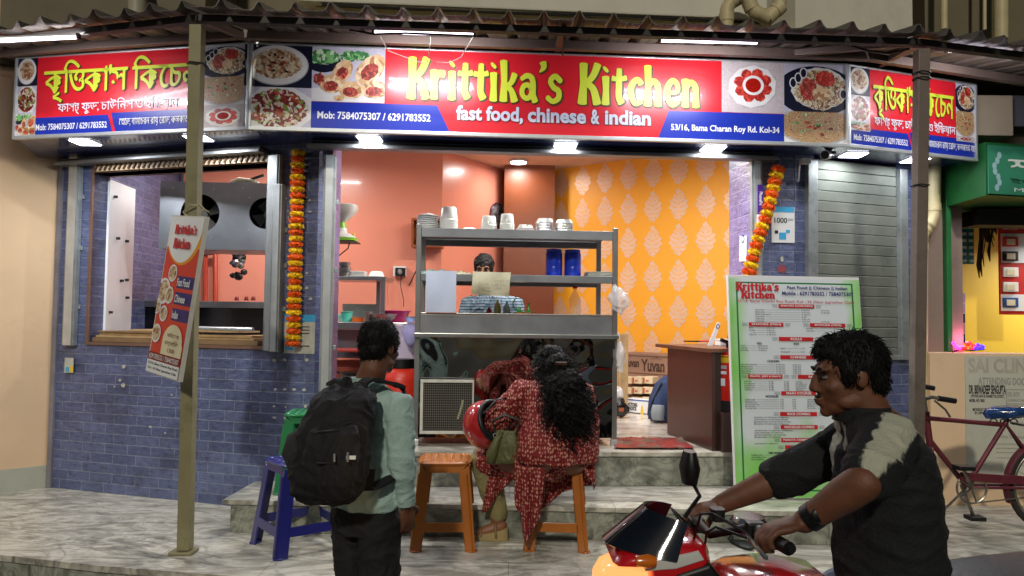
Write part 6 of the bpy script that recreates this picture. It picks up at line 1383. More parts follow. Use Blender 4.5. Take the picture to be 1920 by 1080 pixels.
for i, l_ in enumerate(('Veg Momo (6 Pc.)', 'Veg Fried Momo (6 Pc.)', 'Pan Fried Veg Momo')): line(1.277+i*.0155, l_, .12, .4, [(.38, 'Rs. 50/-')]); line(1.277+i*.0155, l_.replace('Veg', 'Chicken'), .56, .8, [(.82, 'Rs. 70/-')])
# squeeze the whole list so that it ends where the printed list ends
def sq(z):      # fraction mapping of the lower part
    return z
mb.build('printed_text', GP, t)
# ================================================================ neighbour on the right
nb = thing('neighbour_shop', 'small yellow-walled shop with green hood at the right edge', 'building', (3.6, 5.2, 0))
NY = 5.0; KN = frame(0, NY, 0, 0)
x0 = pix(KN, 1745, 760)[0]; zt_ = pix(KN, 1830, 662)[1]
mb = MB(KN); mb.box(x0, x0+3.2, 0, .16, 0, zt_); mb.build('low_wall', PEACH, nb, bevel=.004)
mb = MB(); xa = pY(1778, 500, 5.9).x-.25; mb.box(xa, xa+3.4, 5.9, 6.0, 0, 2.6); mb.box(xa-.06, xa, 5.3, 6.0, 0, 2.6); mb.build('yellow_wall', mat('lemon_painted_wall', 'd8b83c', .6, 0, .06, 2), nb)
mb = MB(KN); a, b, c, d = rect(KN, 1776, 385, 1785, 662, .1); mb.box(a, b, .10, .24, zt_, d+.4); mb.build('green_frame', mat('green_painted_wood', '1c6a34', .5, 0, .15, 5), nb, bevel=.003)
GH = mat('green_painted_hood', '135a26', .5, 0, .15, 4, dirt=.2)
mb = MB(); hA = pY(1765, 300, 5.15); hB = pY(1848, 300, 4.75); zt2, zb2 = pY(1848, 278, 4.75).z, pY(1848, 366, 4.75).z
hC = Vector((hB.x+2.2, 5.2, 0))
lo = [(hA.x, hA.y, zb2-.02), (hB.x, hB.y, zb2), (hC.x, hC.y, zb2), (hC.x, 5.9, zb2), (hA.x, 5.9, zb2)]
hi = [(x, y, zt2+.04) for x, y, _ in lo]; mb.add(lo+hi, [(i, (i+1) % 5, 5+(i+1) % 5, 5+i) for i in range(5)]+[(4, 3, 2, 1, 0), (5, 6, 7, 8, 9)]); mb.build('hood', GH, nb)
mb = MB(); mb.box(xa, xa+3.2, 5.12, 5.3, zb2-.14, zb2-.03); mb.build('dark_lintel', mat('black_lintel', '0e0f10', .7), nb)
mb = MB(); q0, q1 = pY(1832, 178, 4.95), pY(1945, 255, 4.95); mb.box(q0.x, q0.x+.24, 4.95, 5.6, q1.z, q0.z); mb.build('concrete_sunshade', mat('cream_concrete', 'b5a58c', .8, 0, .1, 3, .1, 30), nb, bevel=.006)
q0, q1 = pY(1893, 182, 5.0), pY(1990, 250, 5.0); mb = MB(); mb.box(q0.x, q0.x+2, 5.02, 5.5, q1.z+.05, q0.z+.02); mb.build('grey_beam', mat('grey_white_beam', '63626a', .7, 0, .1, 3), nb, bevel=.006)
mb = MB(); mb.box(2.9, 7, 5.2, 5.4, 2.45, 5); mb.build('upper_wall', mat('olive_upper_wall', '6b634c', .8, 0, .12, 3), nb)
mb = MB(); mb.box(5.9, 6.1, 4.6, 8, 0, 3.2); mb.build('far_side_wall', PEACH, nb)
# banner
t = thing('shop_banner', 'faded green banner with white Bengali letters on the green hood at the right edge', 'banner', hB); bd = (hC-Vector((hB.x, hB.y, 0))); bd.z = 0; KH = frame(hB.x, hB.y, 0, math.atan2(bd.y, bd.x))
mb = MB(KH); mb.box(.01, 1.6, -.012, -.003, zb2+.01, zt2+.02); mb.build('fabric', mat('faded_green_banner', '2c7a5c', .6, 0, .12, 6), t)
mb = MB(KH); bengali(mb, [["শ", "া", "ন", "ি", "ত"]], .16, .85, zb2+.14, zt2-.02, -.014, 0, 0, True, .015); bengali(mb, [["ই", "ল", "ে", "ক", "ট", "্র", "ি", "ক"]], .17, .9, zb2+.075, zb2+.12, -.014, 1, 0, True, 0)
txt(mb, 'Mob : 9830 000 000'[:3]+'ile', .2, .5, zb2+.03, zb2+.055, -.014, 0)
for k in range(7): mb.poly([(.07+.02*math.sin(k*1.3)+r_*math.cos(a_*PI/4), zb2+.05+k*.035+r_*1.4*math.sin(a_*PI/4)) for r_ in (.017,) for a_ in range(8)], -.0135-.0002*k, 2)
mb.build('lettering', [mat('banner_white', 'c8d2cc', .6), mat('banner_dark', '14402c', .6), mat('banner_pale_blue', '8cb0b4', .6)], t)
# goods
t = thing('blister_cards', 'hanging strip of teal blister packs in the neighbour shop window', 'packets', pY(1813, 400, 5.7)); KG = frame(0, 5.7, 0, 0)
q = rect(KG, 1800, 394, 1826, 495); mb = MB(KG); mb.box(q[0], q[1], 0, .01, q[2], q[3]); mb.build('backing', mat('teal_card', '1c6a70', .5), t)
for i in range(8):
    for j in range(2):
        mb = MB(KG); u = q[0]+(q[1]-q[0])*(.12+j*.48); z = q[3]-(q[3]-q[2])*(i+.75)/8; mb.box(u, u+(q[1]-q[0])*.3, -.012, 0, z, z+.022); mb.build('blister', mat('pale_teal_blister', '9cc4c6', .2), t, bevel=.003)
t = thing('hanging_cables', 'bunch of black cables and chargers hanging in the neighbour shop', 'cables', pY(1857, 405, 5.6)); 
mb = MB(); 
for i in range(22):
    x = random.uniform(1837, 1880); L = random.uniform(30, 125) if x < 1862 else random.uniform(20, 60); p = pY(x, 398, 5.6+random.uniform(-.05, .05)); q_ = pY(x+random.uniform(-6, 6), 398+L, 5.6)
    mb.tube([p, p.lerp(q_, .4)+Vector((.01, .01, 0)), p.lerp(q_, .8)+Vector((-.012, 0, 0)), q_], [.005, .009 if i % 2 else .004, .012 if i % 3 else .004, .003], 6)
mb.build('cable_bunch', BLK, t, smooth=60); mb = MB(); mb.tube([pY(1832, 398, 5.6), pY(1885, 402, 5.6)], .005, 6); mb.build('rail', DSTEEL, t)
t = thing('switch_display', 'red and white display board of electrical switches at the right edge', 'display board', pY(1898, 500, 5.55)); KS = frame(0, 5.55, 0, 0)
mb = MB(KS); q = rect(KS, 1875, 420, 1927, 590); mb.box(q[0], q[1], 0, .02, q[2], q[3]); mb.build('red_board', mat('red_display_board', 'b02822', .4), t, bevel=.003)
mb = MB(KS); 
for a, b in ((438, 493), (552, 583)): mb.prect(1877, a, 1922, b, -.003, -.0005)
mb.build('white_panel', WHITE, t)
for i, (y, m_) in enumerate(((453, REDX), (480, BLK), (510, MEL), (538, MEL), (567, mat('blue_switch_frame', '2a4c8c', .4)))):
    mb = MB(KS); mb.prect(1882, y-9, 1910, y+9, -.02, -.0035); f_ = mb.build('switch', m_, t, bevel=.004); mb = MB(KS); mb.prect(1888, y-5, 1904, y+6, -.025, -.0205); mb.build('socket_face', mat('cream_socket', 'd8d0b0', .4), f_, bevel=.002)
mb = MB(KS); ptxt(mb, 'SWITCHES', 1881, 426, 1908, 431, -.002, 0); mb.build('print', WHITE, t)
t = thing('sachet_strips', 'hanging strips of lilac and blue sachets beside the green frame', 'packets', pY(1799, 560, 5.4)); KP = frame(0, 5.4, 0, 0)
for j, x in enumerate((1784, 1793, 1802)):
    for i in range(5):
        mb = MB(KP); mb.prect(x, 550+i*19, x+8, 568+i*19, -.004-.003*j, .004-.003*j); mb.build('sachet', mat('lilac_sachet', '9a8ac0', .3) if i < 2 else mat('blue_sachet', '20305c', .3) if i % 2 == 0 else mat('pink_sachet', 'b07c98', .3), t, bevel=.002)
t = thing('paper_strip', 'long torn whitish paper strip hanging by the green frame', 'paper', pY(1791, 480, 5.45)); KP2 = frame(0, 5.45, 0, 0); mb = MB(KP2); mb.prect(1785, 396, 1795, 460, 0, .003); mb.build('upper_strip', mat('brown_brick_paper', '8c7a5c', .7), t); mb = MB(KP2); mb.prect(1784, 465, 1797, 545, -.004, -.001); mb.build('lower_strip', PAPER, t)
t = thing('led_string', 'glowing pink, red and blue LED light bundle on the low wall', 'lights', pY(1812, 655, 5.08))
for i in range(15):
    x = 1788+i*3.8; y = 648+random.uniform(-5, 6); p = pY(x, y, 5.08+random.uniform(-.03, .05)); mb = MB(); mb.ball(p, random.uniform(.010, .02), 0, 8, 6)
    m_ = mat('lit_pink_led', 'ff2c9c', .4, 0, 0, emis=5) if i < 5 else mat('lit_red_led', 'ff2010', .4, 0, 0, emis=3) if i < 11 else mat('lit_blue_led', '2418ff', .4, 0, 0, emis=6); mb.build('led', m_, t, smooth=180)
mb = MB(); mb.tube([pY(1786, 660, 5.08), pY(1800, 655, 5.1), pY(1820, 657, 5.06), pY(1845, 655, 5.1)], .006, 6); mb.build('wire', BLK, t)
ld = bpy.data.lights.new('lamp', 'POINT'); ld.energy = 1.2; ld.color = (1, .25, .5); ld.shadow_soft_size = .03; lo = bpy.data.objects.new('lamp', ld); COL.objects.link(lo); lo.parent = t; lo.location = (0, .0, .06)
unseen_lamp(nb, 4.3, 5.45, zb2-.2, 16, .6)
# clinic poster on the low wall
t = thing('clinic_poster', 'faded white clinic poster with doctor name pasted on the low wall behind the bicycle', 'poster', pY(1870, 760, NY-.01)); mb = MB(KN); q = rect(KN, 1811, 668, 1960, 905, -.006)
mb.box(q[0], q[1]+.1, -.006, -.002, q[2], q[3]); mb.build('paper', mat('faded_poster_paper', 'b9b8a8', .7, 0, .06, 5, dirt=.1), t)
mb = MB(KN); V = -.0075; FA = mat('faded_pink_print', 'aaa294', .7); FG = mat('faded_grey_print', '96968e', .7)
ptxt(mb, 'SAI CLINIC', 1816, 672, 1952, 699, V, 0, .03); ptxt(mb, 'ATTENDING DOCTOR', 1834, 708, 1945, 722, V, 1, .03); ptxt(mb, 'DR. BISWADEEP SENGUPTA', 1817, 722, 1886, 739, V, 2, .03)
ptxt(mb, '(PHYSICIAN & DIABETOLOGIST)', 1821, 740, 1883, 747, V, 2, .02); ptxt(mb, 'MOBIL NO: 9830', 1818, 748, 1846, 754, V, 2, .02); ptxt(mb, 'MONDAY TO', 1824, 765, 1852, 771, V, 2, .02); ptxt(mb, 'BY APPOINT', 1828, 772, 1852, 777, V, 2, .02)
ptxt(mb, 'DR. ROY', 1890, 735, 1912, 744, V, 1, .02); ptxt(mb, 'CONSULTANT', 1890, 748, 1925, 753, V, 1, .02)
mb.prect(1888, 730, 1960, 731, V-.001, V+.001, 1); mb.prect(1888, 757, 1960, 758, V-.001, V+.001, 1); mb.prect(1887, 730, 1888, 780, V-.001, V+.001, 1)
ptxt(mb, 'Sunlive Diagnostic', 1866, 815, 1930, 824, V, 1, .01)
for y in (832, 840, 848, 858): mb.prect(1868, y, 1930, y+1, V-.001, V+.001, 1)
mb.build('print', [FA, FG, INK], t)
# ================================================================ plastic stools
def make_stool(t, m, h=.45, a=.128, b=.172, holes=True, tex=True):
    F = wm(t)
    def P(k, u, z, inset=0):      # point on side k: u in -1..1
        f = z/h; w_ = b+(a-b)*f-inset; x, y = u*w_, -w_
        c, s_ = math.cos(k*PI/2), math.sin(k*PI/2); return Vector((x*c-y*s_, x*s_+y*c, z))
    th = .007
    def panel(mb, k, pts):        # pts (u, z) ccw, thick inward
        n = len(pts); vs = [P(k, u, z) for u, z in pts]+[P(k, u, z, th) for u, z in pts]
        mb.add(vs, [tuple(range(n)), tuple(range(2*n-1, n-1, -1))]+[(i, n+i, n+(i+1) % n, (i+1) % n) for i in range(n)])
    for k in range(4):            # corner legs: two flanges each, with an outward foot
        mb = MB(F); e0, e1 = .40, .30
        panel(mb, k, [(1-e1, 0), (1, 0), (1, h-.02), (1-e0, h-.055), (1-e0-.01, h-.09)])
        panel(mb, (k+1) % 4, [(-1, 0), (-1+e1, 0), (-1+e0+.01, h-.09), (-1+e0, h-.055), (-1, h-.02)])
        q = P(k, 1, 0); d = Vector((q.x, q.y, 0)).normalized()
        mb.lathe([(.030, 0), (.030, .006), (.016, .012)], q-d*.028, 12)
        # rib down the corner
        mb.bar(P(k, .90, .01, -.003), P(k, .86, h-.06, -.003), .010, .006, 0, d)
        mb.build('leg', m, t, bevel=.0018)
        mb = MB(F); z0, z1 = h*.22, h*.325; panel(mb, k, [(-.72, z0), (.72, z0), (.70, z1), (-.70, z1)]); mb.build('rail', m, t, bevel=.0015)
        mb = MB(F); panel(mb, k, [(-.66, h-.055), (.66, h-.055), (.95, h-.008), (-.95, h-.008)]); mb.build('apron', m, t, bevel=.0015)
    mb = MB(F); mb.loft([((0, 0, h-.016), a*1.10, a*1.10), ((0, 0, h-.006), a*1.12, a*1.12), ((0, 0, h), a*1.06, a*1.06)], 40, 0, .42)
    mb.build('seat', m, t, smooth=40)
    mb = MB(F)
    for i in range(6):
        for j in range(6):
            x, y = (i-2.5)*a*.34, (j-2.5)*a*.34; mb.loft([((x, y, h+.0002), .016, .016), ((x, y, h+.0028), .013, .013)], 10, 0, .6)
    mb.build('seat_texture', m, t, smooth=30)
BST = mat('navy_blue_plastic', '1c1f6e', .35, 0, .1, 8, coat=.3); OST = mat('mustard_orange_plastic', 'a86018', .38, 0, .1, 8, coat=.3); GST = mat('green_plastic', '127a42', .35, 0, .1, 8, coat=.3)
def bc(*ps):
    c = Vector((0, 0, 0))
    for p in ps: c += p
    return c/len(ps)
t = thing('plastic_stool', 'navy blue plastic stool behind the man with the backpack', 'stool', (*pz(560, 1022, 0).xy, 0), rad(38), 'plastic stools on the pavement'); make_stool(t, BST, .45, .135, .19)
g1 = t
t = thing('plastic_stool', 'empty mustard orange plastic stool between the man and the seated woman', 'stool', (*pz(833, 1018, 0).xy, 0), rad(3), 'plastic stools on the pavement'); make_stool(t, OST, .45, .125, .165)
STW = pz(1044, 1018, 0); dup(t, (STW.x, STW.y, 0), rad(-4), 'mustard orange plastic stool under the seated woman')
t = thing('plastic_stool', 'green plastic stool on the lower step, mostly hidden by the backpack', 'stool', (*pz(580, 915, .18).xy, .182), rad(8), 'plastic stools on the pavement'); make_stool(t, GST)
# slippers
for px, s_, yw_ in ((1386, 'left dark rubber slipper of the pair under the handlebar', .2), (1418, 'right dark rubber slipper of the pair under the handlebar', -.1)):
    c = pz(px, 1020, 0); t = thing('slipper', s_, 'slipper', c, yw_, 'dark slippers on the pavement'); F = wm(t); RU = mat('dark_green_rubber', '1c2420', .6, 0, .1)
    mb = MB(F); mb.loft([((0, -.11, .002), .032, .0) if 0 else ((0, 0, .001), .040, .12), ((0, 0, .016), .043, .123), ((0, 0, .02), .038, .118)], 26, 0, .85); mb.build('sole', RU, t, smooth=40)
    mb = MB(F); mb.tube([(-.04, .02, .015), (-.03, .035, .045), (0, .045, .055), (.03, .035, .045), (.04, .02, .015)], .014, 8); mb.build('strap', RU, t, smooth=60)
# ================================================================ bicycle
YB_ = 4.38
Q = lambda px, py, dy=0: pY(px, py, YB_+dy)
t = thing('bicycle', 'old maroon roadster bicycle leaning near the low wall, blue covered saddle', 'bicycle', (*Q(1830, 900).xy, 0))
MAROON = mat('worn_maroon_paint', '6a2a34', .45, .2, .25, 20, dirt=.35); RUB = mat('bicycle_tyre_rubber', '2a2824', .85, 0, .2, 30); CHR = mat('rusty_chrome', '8f8a80', .35, .8, .3, 30, dirt=.3)
ra = Q(1975, 912); R_ = ra.z-.012; fa = Q(1680, 912); fa.z = ra.z
hb, ht = Q(1744, 838), Q(1736, 772); sc, bbk = Q(1887, 797), Q(1812, 912); bbk.z = max(bbk.z, .2)
mb = MB(); mb.tube([Q(1739, 784), sc], .014, 10); mb.tube([Q(1743, 825), bbk], .015, 10); mb.tube([Q(1890, 785), bbk], .014, 10); mb.tube([hb, ht], .019, 10)
for s_ in (-.045, .045):
    mb.tube([sc, ra+Vector((-.02, s_, 0))], .008, 8); mb.tube([bbk+Vector((0, s_*.6, 0)), ra+Vector((-.01, s_, 0))], .009, 8)
fr_ = mb.build('frame', MAROON, t, smooth=60)
mb = MB(); 
for s_ in (-.045, .045): mb.tube([hb+Vector((0, s_*.6, 0)), hb+Vector((-.02, s_, -.06)), fa+Vector((0, s_, 0))], .010, 8)
mb.build('fork', MAROON, t, smooth=60)
for c, nm in ((ra, 1), (fa, 0)):
    RXc = Matrix.Rotation(PI/2, 3, 'X')
    mb = MB(); pts = [c+Vector((math.cos(2*PI*i/48)*R_, 0, math.sin(2*PI*i/48)*R_)) for i in range(49)]; mb.tube(pts, .017, 10, cap=False); wh = mb.build('wheel', RUB, t, smooth=180)
    mb = MB(); pts = [c+Vector((math.cos(2*PI*i/48)*(R_-.022), 0, math.sin(2*PI*i/48)*(R_-.022))) for i in range(49)]; mb.tube(pts, .010, 8, cap=False); mb.build('rim', CHR, wh, smooth=180)
    mb = MB(); 
    for i in range(32): a = 2*PI*i/32; mb.tube([c+Vector((math.cos(a+.4)*.02, .03*(-1)**i, math.sin(a+.4)*.02)), c+Vector((math.cos(a)*(R_-.03), 0, math.sin(a)*(R_-.03)))], .0012, 4)
    mb.tube([c+Vector((0, -.05, 0)), c+Vector((0, .05, 0))], .016, 10); mb.build('spokes', CHR, wh)
    mb = MB(); a0, a1 = (20, 200) if nm else (40, 165); n = 24; vs = []
    for i in range(n+1):
        a = rad(a0+(a1-a0)*i/n)
        for w_, rr in ((-.028, R_+.022), (-.014, R_+.034), (.014, R_+.034), (.028, R_+.022)): vs.append(c+Vector((math.cos(a)*rr, w_, math.sin(a)*rr)))
    mb.add(vs, [(4*i+j, 4*i+j+1, 4*i+j+5, 4*i+j+4) for i in range(n) for j in range(3)])
    def sol2(me):
        bm = bmesh.new(); bm.from_mesh(me); bmesh.ops.solidify(bm, geom=bm.faces[:], thickness=.002); bm.to_mesh(me); bm.free(); return me
    mb.build('mudguard', MAROON, t, smooth=60, post=sol2)
mb = MB(); ga, gb = Q(1800, 893, -.06), Q(1985, 905, -.06); mb.bar(ga, gb, .012, .05); mb.build('chain_guard', MAROON, t, bevel=.005)
mb = MB(); c = bbk+Vector((0, -.05, 0))
pts = [c+Vector((math.cos(2*PI*i/36)*.085, 0, math.sin(2*PI*i/36)*.085)) for i in range(37)]; mb.tube(pts, .006, 6, cap=False)
for i in range(5): a = i*2*PI/5; mb.bar(c, c+Vector((math.cos(a)*.083, 0, math.sin(a)*.083)), .012, .006)
pe1, pe2 = Q(1805, 876, -.1), Q(1826, 970, .08); mb.bar(c, pe1, .016, .012); mb.bar(c+Vector((0, .1, 0)), pe2, .016, .012); mb.build('crank', CHR, t)
for p in (pe1, pe2): mb = MB(); mb.box(p.x-.045, p.x+.045, p.y-.05, p.y+.03, p.z-.012, p.z+.012); mb.build('pedal', BLK, t, bevel=.004)
mb = MB(); mb.tube([c+Vector((0, 0, .085)), ra+Vector((0, -.05, .03))], .004, 4); mb.tube([c+Vector((0, 0, -.085)), ra+Vector((0, -.05, -.03))], .004, 4); mb.build('chain', CHR, t)
gn, gf = Q(1788, 752, -.2), Q(1748, 728, .2)
st_ = Q(1733, 750)
mb = MB(); mb.tube([ht, st_], .012, 8); mb.tube([gn, gn+Vector((-.12, .0, .02)), st_+Vector((.0, -.03, .01)), st_+Vector((.0, .03, .01)), gf+Vector((-.10, .0, .02)), gf], .010, 8)
hbr = mb.build('handlebar', CHR, t, smooth=60)
for g, o in ((gn, Vector((-.085, 0, .014))), (gf, Vector((-.08, 0, .014)))): mb = MB(); mb.tube([g+Vector((.01, 0, 0)), g+o], .016, 10); mb.build('grip', BLK, hbr, smooth=60)
mb = MB(); mb.tube([gn+Vector((-.10, .01, .0)), gn+Vector((-.04, .01, -.05)), gn+Vector((-.02, 0, -.09))], .006, 6); mb.tube([st_+Vector((-.02, -.02, 0)), Q(1722, 790, -.1), hb+Vector((-.03, 0, 0))], .004, 6); mb.build('brake_lever', CHR, hbr, smooth=60)
s0 = Q(1885, 778); mb = MB(); mb.loft([(s0+Vector((.0, 0, -.022)), .115, .08), (s0+Vector((0, 0, .005)), .13, .10), (s0+Vector((0, 0, .028)), .12, .09), (s0+Vector((0, 0, .038)), .08, .06)], 26, 0, .8)
n0 = len(mb.v)
for i in range(n0):
    v = mb.v[i]; f = (v.x-s0.x+.13)/.26; mb.v[i] = Vector((v.x, s0.y+(v.y-s0.y)*(.35+.75*f), v.z+.02*f+.004*noise.noise(v*60)))
mb.build('saddle', mat('shiny_blue_plastic_cover', '1c3c6c', .12, 0, .4, 30, .5, 30, coat=1), t, smooth=60)
mb = MB()
for k in range(3): a = s0+Vector((-.05+.06*k, 0, -.03)); mb.tube([a+Vector((.02*math.cos(j*PI/5), .03, -.012+.016*math.sin(j*PI/5))) for j in range(11)], .004, 5)
mb.tube([s0+Vector((0, 0, -.02)), sc], .012, 8); mb.build('saddle_springs', CHR, t, smooth=60)
mb = MB(); mb.bar(Q(1905, 795), Q(1990, 800), .10, .012); mb.build('carrier', CHR, t); mb = MB(); mb.tube([bbk+Vector((.03, .05, -.02)), bbk+Vector((-.12, .15, -bbk.z+.012))], .008, 6); mb.build('kick_stand', CHR, t, smooth=60)
# ================================================================ people
SKIN_M = mat('brown_skin', '6a422c', .58, 0, .16, 26, .16, 220); SKIN_L = mat('light_brown_skin', '8a5a40', .5, 0, .06, 14, .1, 160)
HAIRM, n, l, b = nodes('black_hair'); tc = n.new('ShaderNodeTexCoord'); mp = n.new('ShaderNodeMapping'); mp.inputs['Scale'].default_value = (160, 160, 22); nz = n.new('ShaderNodeTexNoise'); nz.inputs['Scale'].default_value = 1; nz.inputs['Detail'].default_value = 4
l.new(tc.outputs['Object'], mp.inputs[0]); l.new(mp.outputs[0], nz.inputs['Vector']); bp = n.new('ShaderNodeBump'); bp.inputs['Strength'].default_value = .9; bp.inputs['Distance'].default_value = .004; l.new(nz.outputs[0], bp.inputs['Height']); l.new(bp.outputs[0], b.inputs['Normal']); b.inputs['Base Color'].default_value = (.004, .0035, .0035, 1); b.inputs['Roughness'].default_value = .62; b.inputs['Specular IOR Level'].default_value = .25
EYEW = mat('eye_white', '6e665e', .2, 0, 0); EYEB = mat('dark_iris', '120a06', .1, 0, 0); LIP = mat('lip_skin', '5c2c24', .5, 0, 0); SOLE_ = mat('tan_wedge_sole', '9c8a5c', .6)
I3 = Matrix.Identity(3)
def Rz(a): return Matrix.Rotation(a, 3, 'Z')
def head_geo(mb, M):      # M: 4x4, x right, y forward, z up, origin at the middle of the head
    R3 = M.to_3x3(); B = lambda c, r, k=None: mb.ball(M @ Vector(c), r, 0, 20, 12, R3 @ k if k else R3)
    B((0, -.012, .025), (.076, .094, .095)); B((0, .030, -.025), (.060, .060, .080)); B((0, .040, -.082), (.042, .045, .030)); B((0, .072, -.098), (.020, .018, .017))
    for s_ in (-1, 1):
        B((.034*s_, .074, .026), (.025, .014, .009)); B((.040*s_, .056, -.026), (.020, .022, .020)); B((.077*s_, -.012, -.008), (.007, .017, .028)); B((.046*s_, .012, -.070), (.016, .040, .022))
        B((.012*s_, .094, -.034), (.010, .012, .008))
    mb.tube([M @ Vector(p) for p in ((0, .080, .022), (0, .092, .0), (0, .101, -.028))], [.008, .010, .0125], 10, round_=True)
    B((0, .092, -.060), (.024, .011, .006)); B((0, .089, -.072), (.020, .011, .007))
def face_bits(t, M):
    R3 = M.to_3x3(); mb = MB()
    for s_ in (-1, 1): mb.ball(M @ Vector((.031*s_, .0745, .003)), (.013, .011, .0062), 0, 14, 8, R3); mb.ball(M @ Vector((.031*s_, .085, .003)), (.0055, .0035, .006), 1, 10, 6, R3)
    mb.build('eyes', [EYEW, EYEB], t, smooth=180)
    mb = MB()
    for s_ in (-1, 1): mb.tube([M @ Vector(p) for p in ((.014*s_, .0895, .022), (.032*s_, .089, .030), (.052*s_, .074, .024))], [.003, .0042, .002], 6)
    mb.tube([M @ Vector(p) for p in ((-.03, .0885, .010), (.0, .07, .009))][:0] or [M @ Vector((.018, .086, .0115)), M @ Vector((.032, .088, .0135)), M @ Vector((.046, .078, .010))], .0016, 5); mb.tube([M @ Vector((-.018, .086, .0115)), M @ Vector((-.032, .088, .0135)), M @ Vector((-.046, .078, .010))], .0016, 5)
    mb.build('eyebrows', HAIRM, t, smooth=180)
def hair_cap(t, M, k=1.0, rough=.010, extra=()):
    R3 = M.to_3x3(); mb = MB(); mb.ball(M @ Vector((0, -.020, .040)), (.084*k, .096*k, .092*k), 0, 24, 14, R3); mb.ball(M @ Vector((0, -.060, -.015)), (.068*k, .050*k, .060*k), 0, 20, 12, R3)
    for s_ in (-1, 1): mb.ball(M @ Vector((.068*s_, .012, .015)), (.014, .026, .036), 0, 12, 8, R3)
    for c, r in extra: mb.ball(M @ Vector(c), r, 0, 16, 10, R3)
    return mb.build('hair', HAIRM, t, smooth=180, post=remesh(.006, 3, lambda p, nn: rough*.55*noise.noise(p*26)+rough*.45*noise.noise(p*80)))
def strands(hair, M, count, L, seed=1):      # short loose hairs lying over the cap
    rnd = random.Random(seed); me = hair.data; Mw = wm(hair); mb = MB(); c = M @ Vector((0, -.02, .13)); R3 = M.to_3x3()
    for _ in range(count):
        v_ = me.vertices[rnd.randrange(len(me.vertices))]; p = Mw @ v_.co; nn = (Mw.to_3x3() @ v_.normal).normalized()
        d = (p-c); d = d-nn*d.dot(nn); d = (d.normalized() if d.length > 1e-4 else Vector((1, 0, 0)))+Vector((rnd.gauss(0, .35), rnd.gauss(0, .35), rnd.gauss(0, .35)))
        d = (d+nn*.28).normalized(); k = rnd.uniform(.6, 1.2)*L; mb.tube([p-nn*.002, p+d*k*.5+nn*.001, p+d*k-nn*k*.16], [.0016, .0012, .0004], 3, cap=False)
    mb.build('strands', HAIRM, hair.parent, smooth=180)
def hand_geo(mb, w, f, n_, th, curl=.5, k=1.0, spread=1.0):
    w, f, n_ = Vector(w), Vector(f).normalized(), Vector(n_); n_ = (n_-f*n_.dot(f)).normalized(); s_ = f.cross(n_).normalized()*th
    R3 = Matrix((s_, f, n_)).transposed()
    mb.ball(w+f*.048*k, (.039*k, .050*k, .015*k), 0, 16, 10, R3); mb.ball(w+f*.02*k, (.027*k, .035*k, .017*k), 0, 12, 8, R3)
    for i, (o, L) in enumerate(((.029, .070), (.010, .079), (-.010, .073), (-.028, .056))):
        p = w+f*(.084-.004*abs(i-1))*k+s_*o*k*spread; P = [p]; a = curl*.5
        for j, q in enumerate((.44, .31, .25)):
            d = f*math.cos(a)+n_*math.sin(a)+s_*(o*1.2)*(1-curl*.5); p = p+d.normalized()*L*q*k; P.append(p); a += curl*(.95+.06*i)
        mb.tube(P, [.0092*k, .0088*k, .0080*k, .0066*k], 10, round_=True)
    p = w+f*.025*k+s_*.030*k; d = (s_*.75+f*.62+n_*.35*curl).normalized(); P = [p, p+d*.034*k, p+d*.034*k+(f*.85+n_*(.35+.5*curl)+s_*.1).normalized()*.028*k]; P.append(P[-1]+(f*.7+n_*(.5+.5*curl)-s_*.2).normalized()*.022*k)
    mb.tube(P, [.013*k, .0105*k, .0095*k, .0075*k], 10, round_=True)
def limb(mb, pts, rs, n=16): mb.tube(pts, rs, n, round_=True)
def fabric(name, col, dark=None, bump=.35, sc=(40, 40, 40), rough=.85):
    return mat(name, col, rough, 0, .10, 9, bump, 120)
def near_patch(src, name, m, tfun, off=.003, parent=None):
    me = src.data; Mw = wm(src); mb = MB(); idx = {}; vs = []; fs = []
    for p in me.polygons:
        c = Mw @ p.center; nn = Mw.to_3x3() @ p.normal
        if tfun(c, nn):
            f = []
            for i in p.vertices:
                if i not in idx: v = me.vertices[i]; idx[i] = len(vs); vs.append(Mw @ v.co+(Mw.to_3x3() @ v.normal)*off)
                f.append(idx[i])
            fs.append(tuple(f))
    if fs: mb.add(vs, fs); return mb.build(name, m, parent or src, smooth=180)
# ---------------------------------------------------------------- man with backpack (seen from behind)
mp_ = pY(696, 640, 3.02); PM = frame(mp_.x-.01, 3.02, ROAD, rad(-34)); L_ = lambda *p: PM @ Vector(p)
t = thing('person', 'standing man seen from behind in a mint shirt and black trousers, wearing a backpack', 'person', (mp_.x, 3.02, ROAD))
hz = pY(712, 652, 3.02); HM_ = Matrix.Translation((hz.x, hz.y+.02, hz.z)) @ Matrix.Rotation(rad(-30), 4, 'Z') @ Matrix.Rotation(rad(-6), 4, 'X') @ Matrix.Scale(.87, 4)
H0z = hz.z-ROAD                                   # height of the head centre above the road
k_ = H0z/1.56
Z_ = lambda z: z*k_
nk = PM.inverted() @ Vector((hz.x, hz.y, hz.z-.10))
mb = MB(); head_geo(mb, HM_)
limb(mb, [HM_ @ Vector((0, -.02, -.04)), HM_ @ Vector((0, -.035, -.10)), L_(.0, .0, Z_(1.40)), L_(0, 0, Z_(1.3))], [.056, .054, .062, .09])
mb.loft([(L_(0, 0, Z_(z)), a, b, PM.to_3x3()) for z, a, b in ((.86, .11, .09), (.95, .125, .095), (1.05, .125, .09), (1.2, .135, .095), (1.33, .145, .09), (1.38, .09, .065))])
sh_ = {}
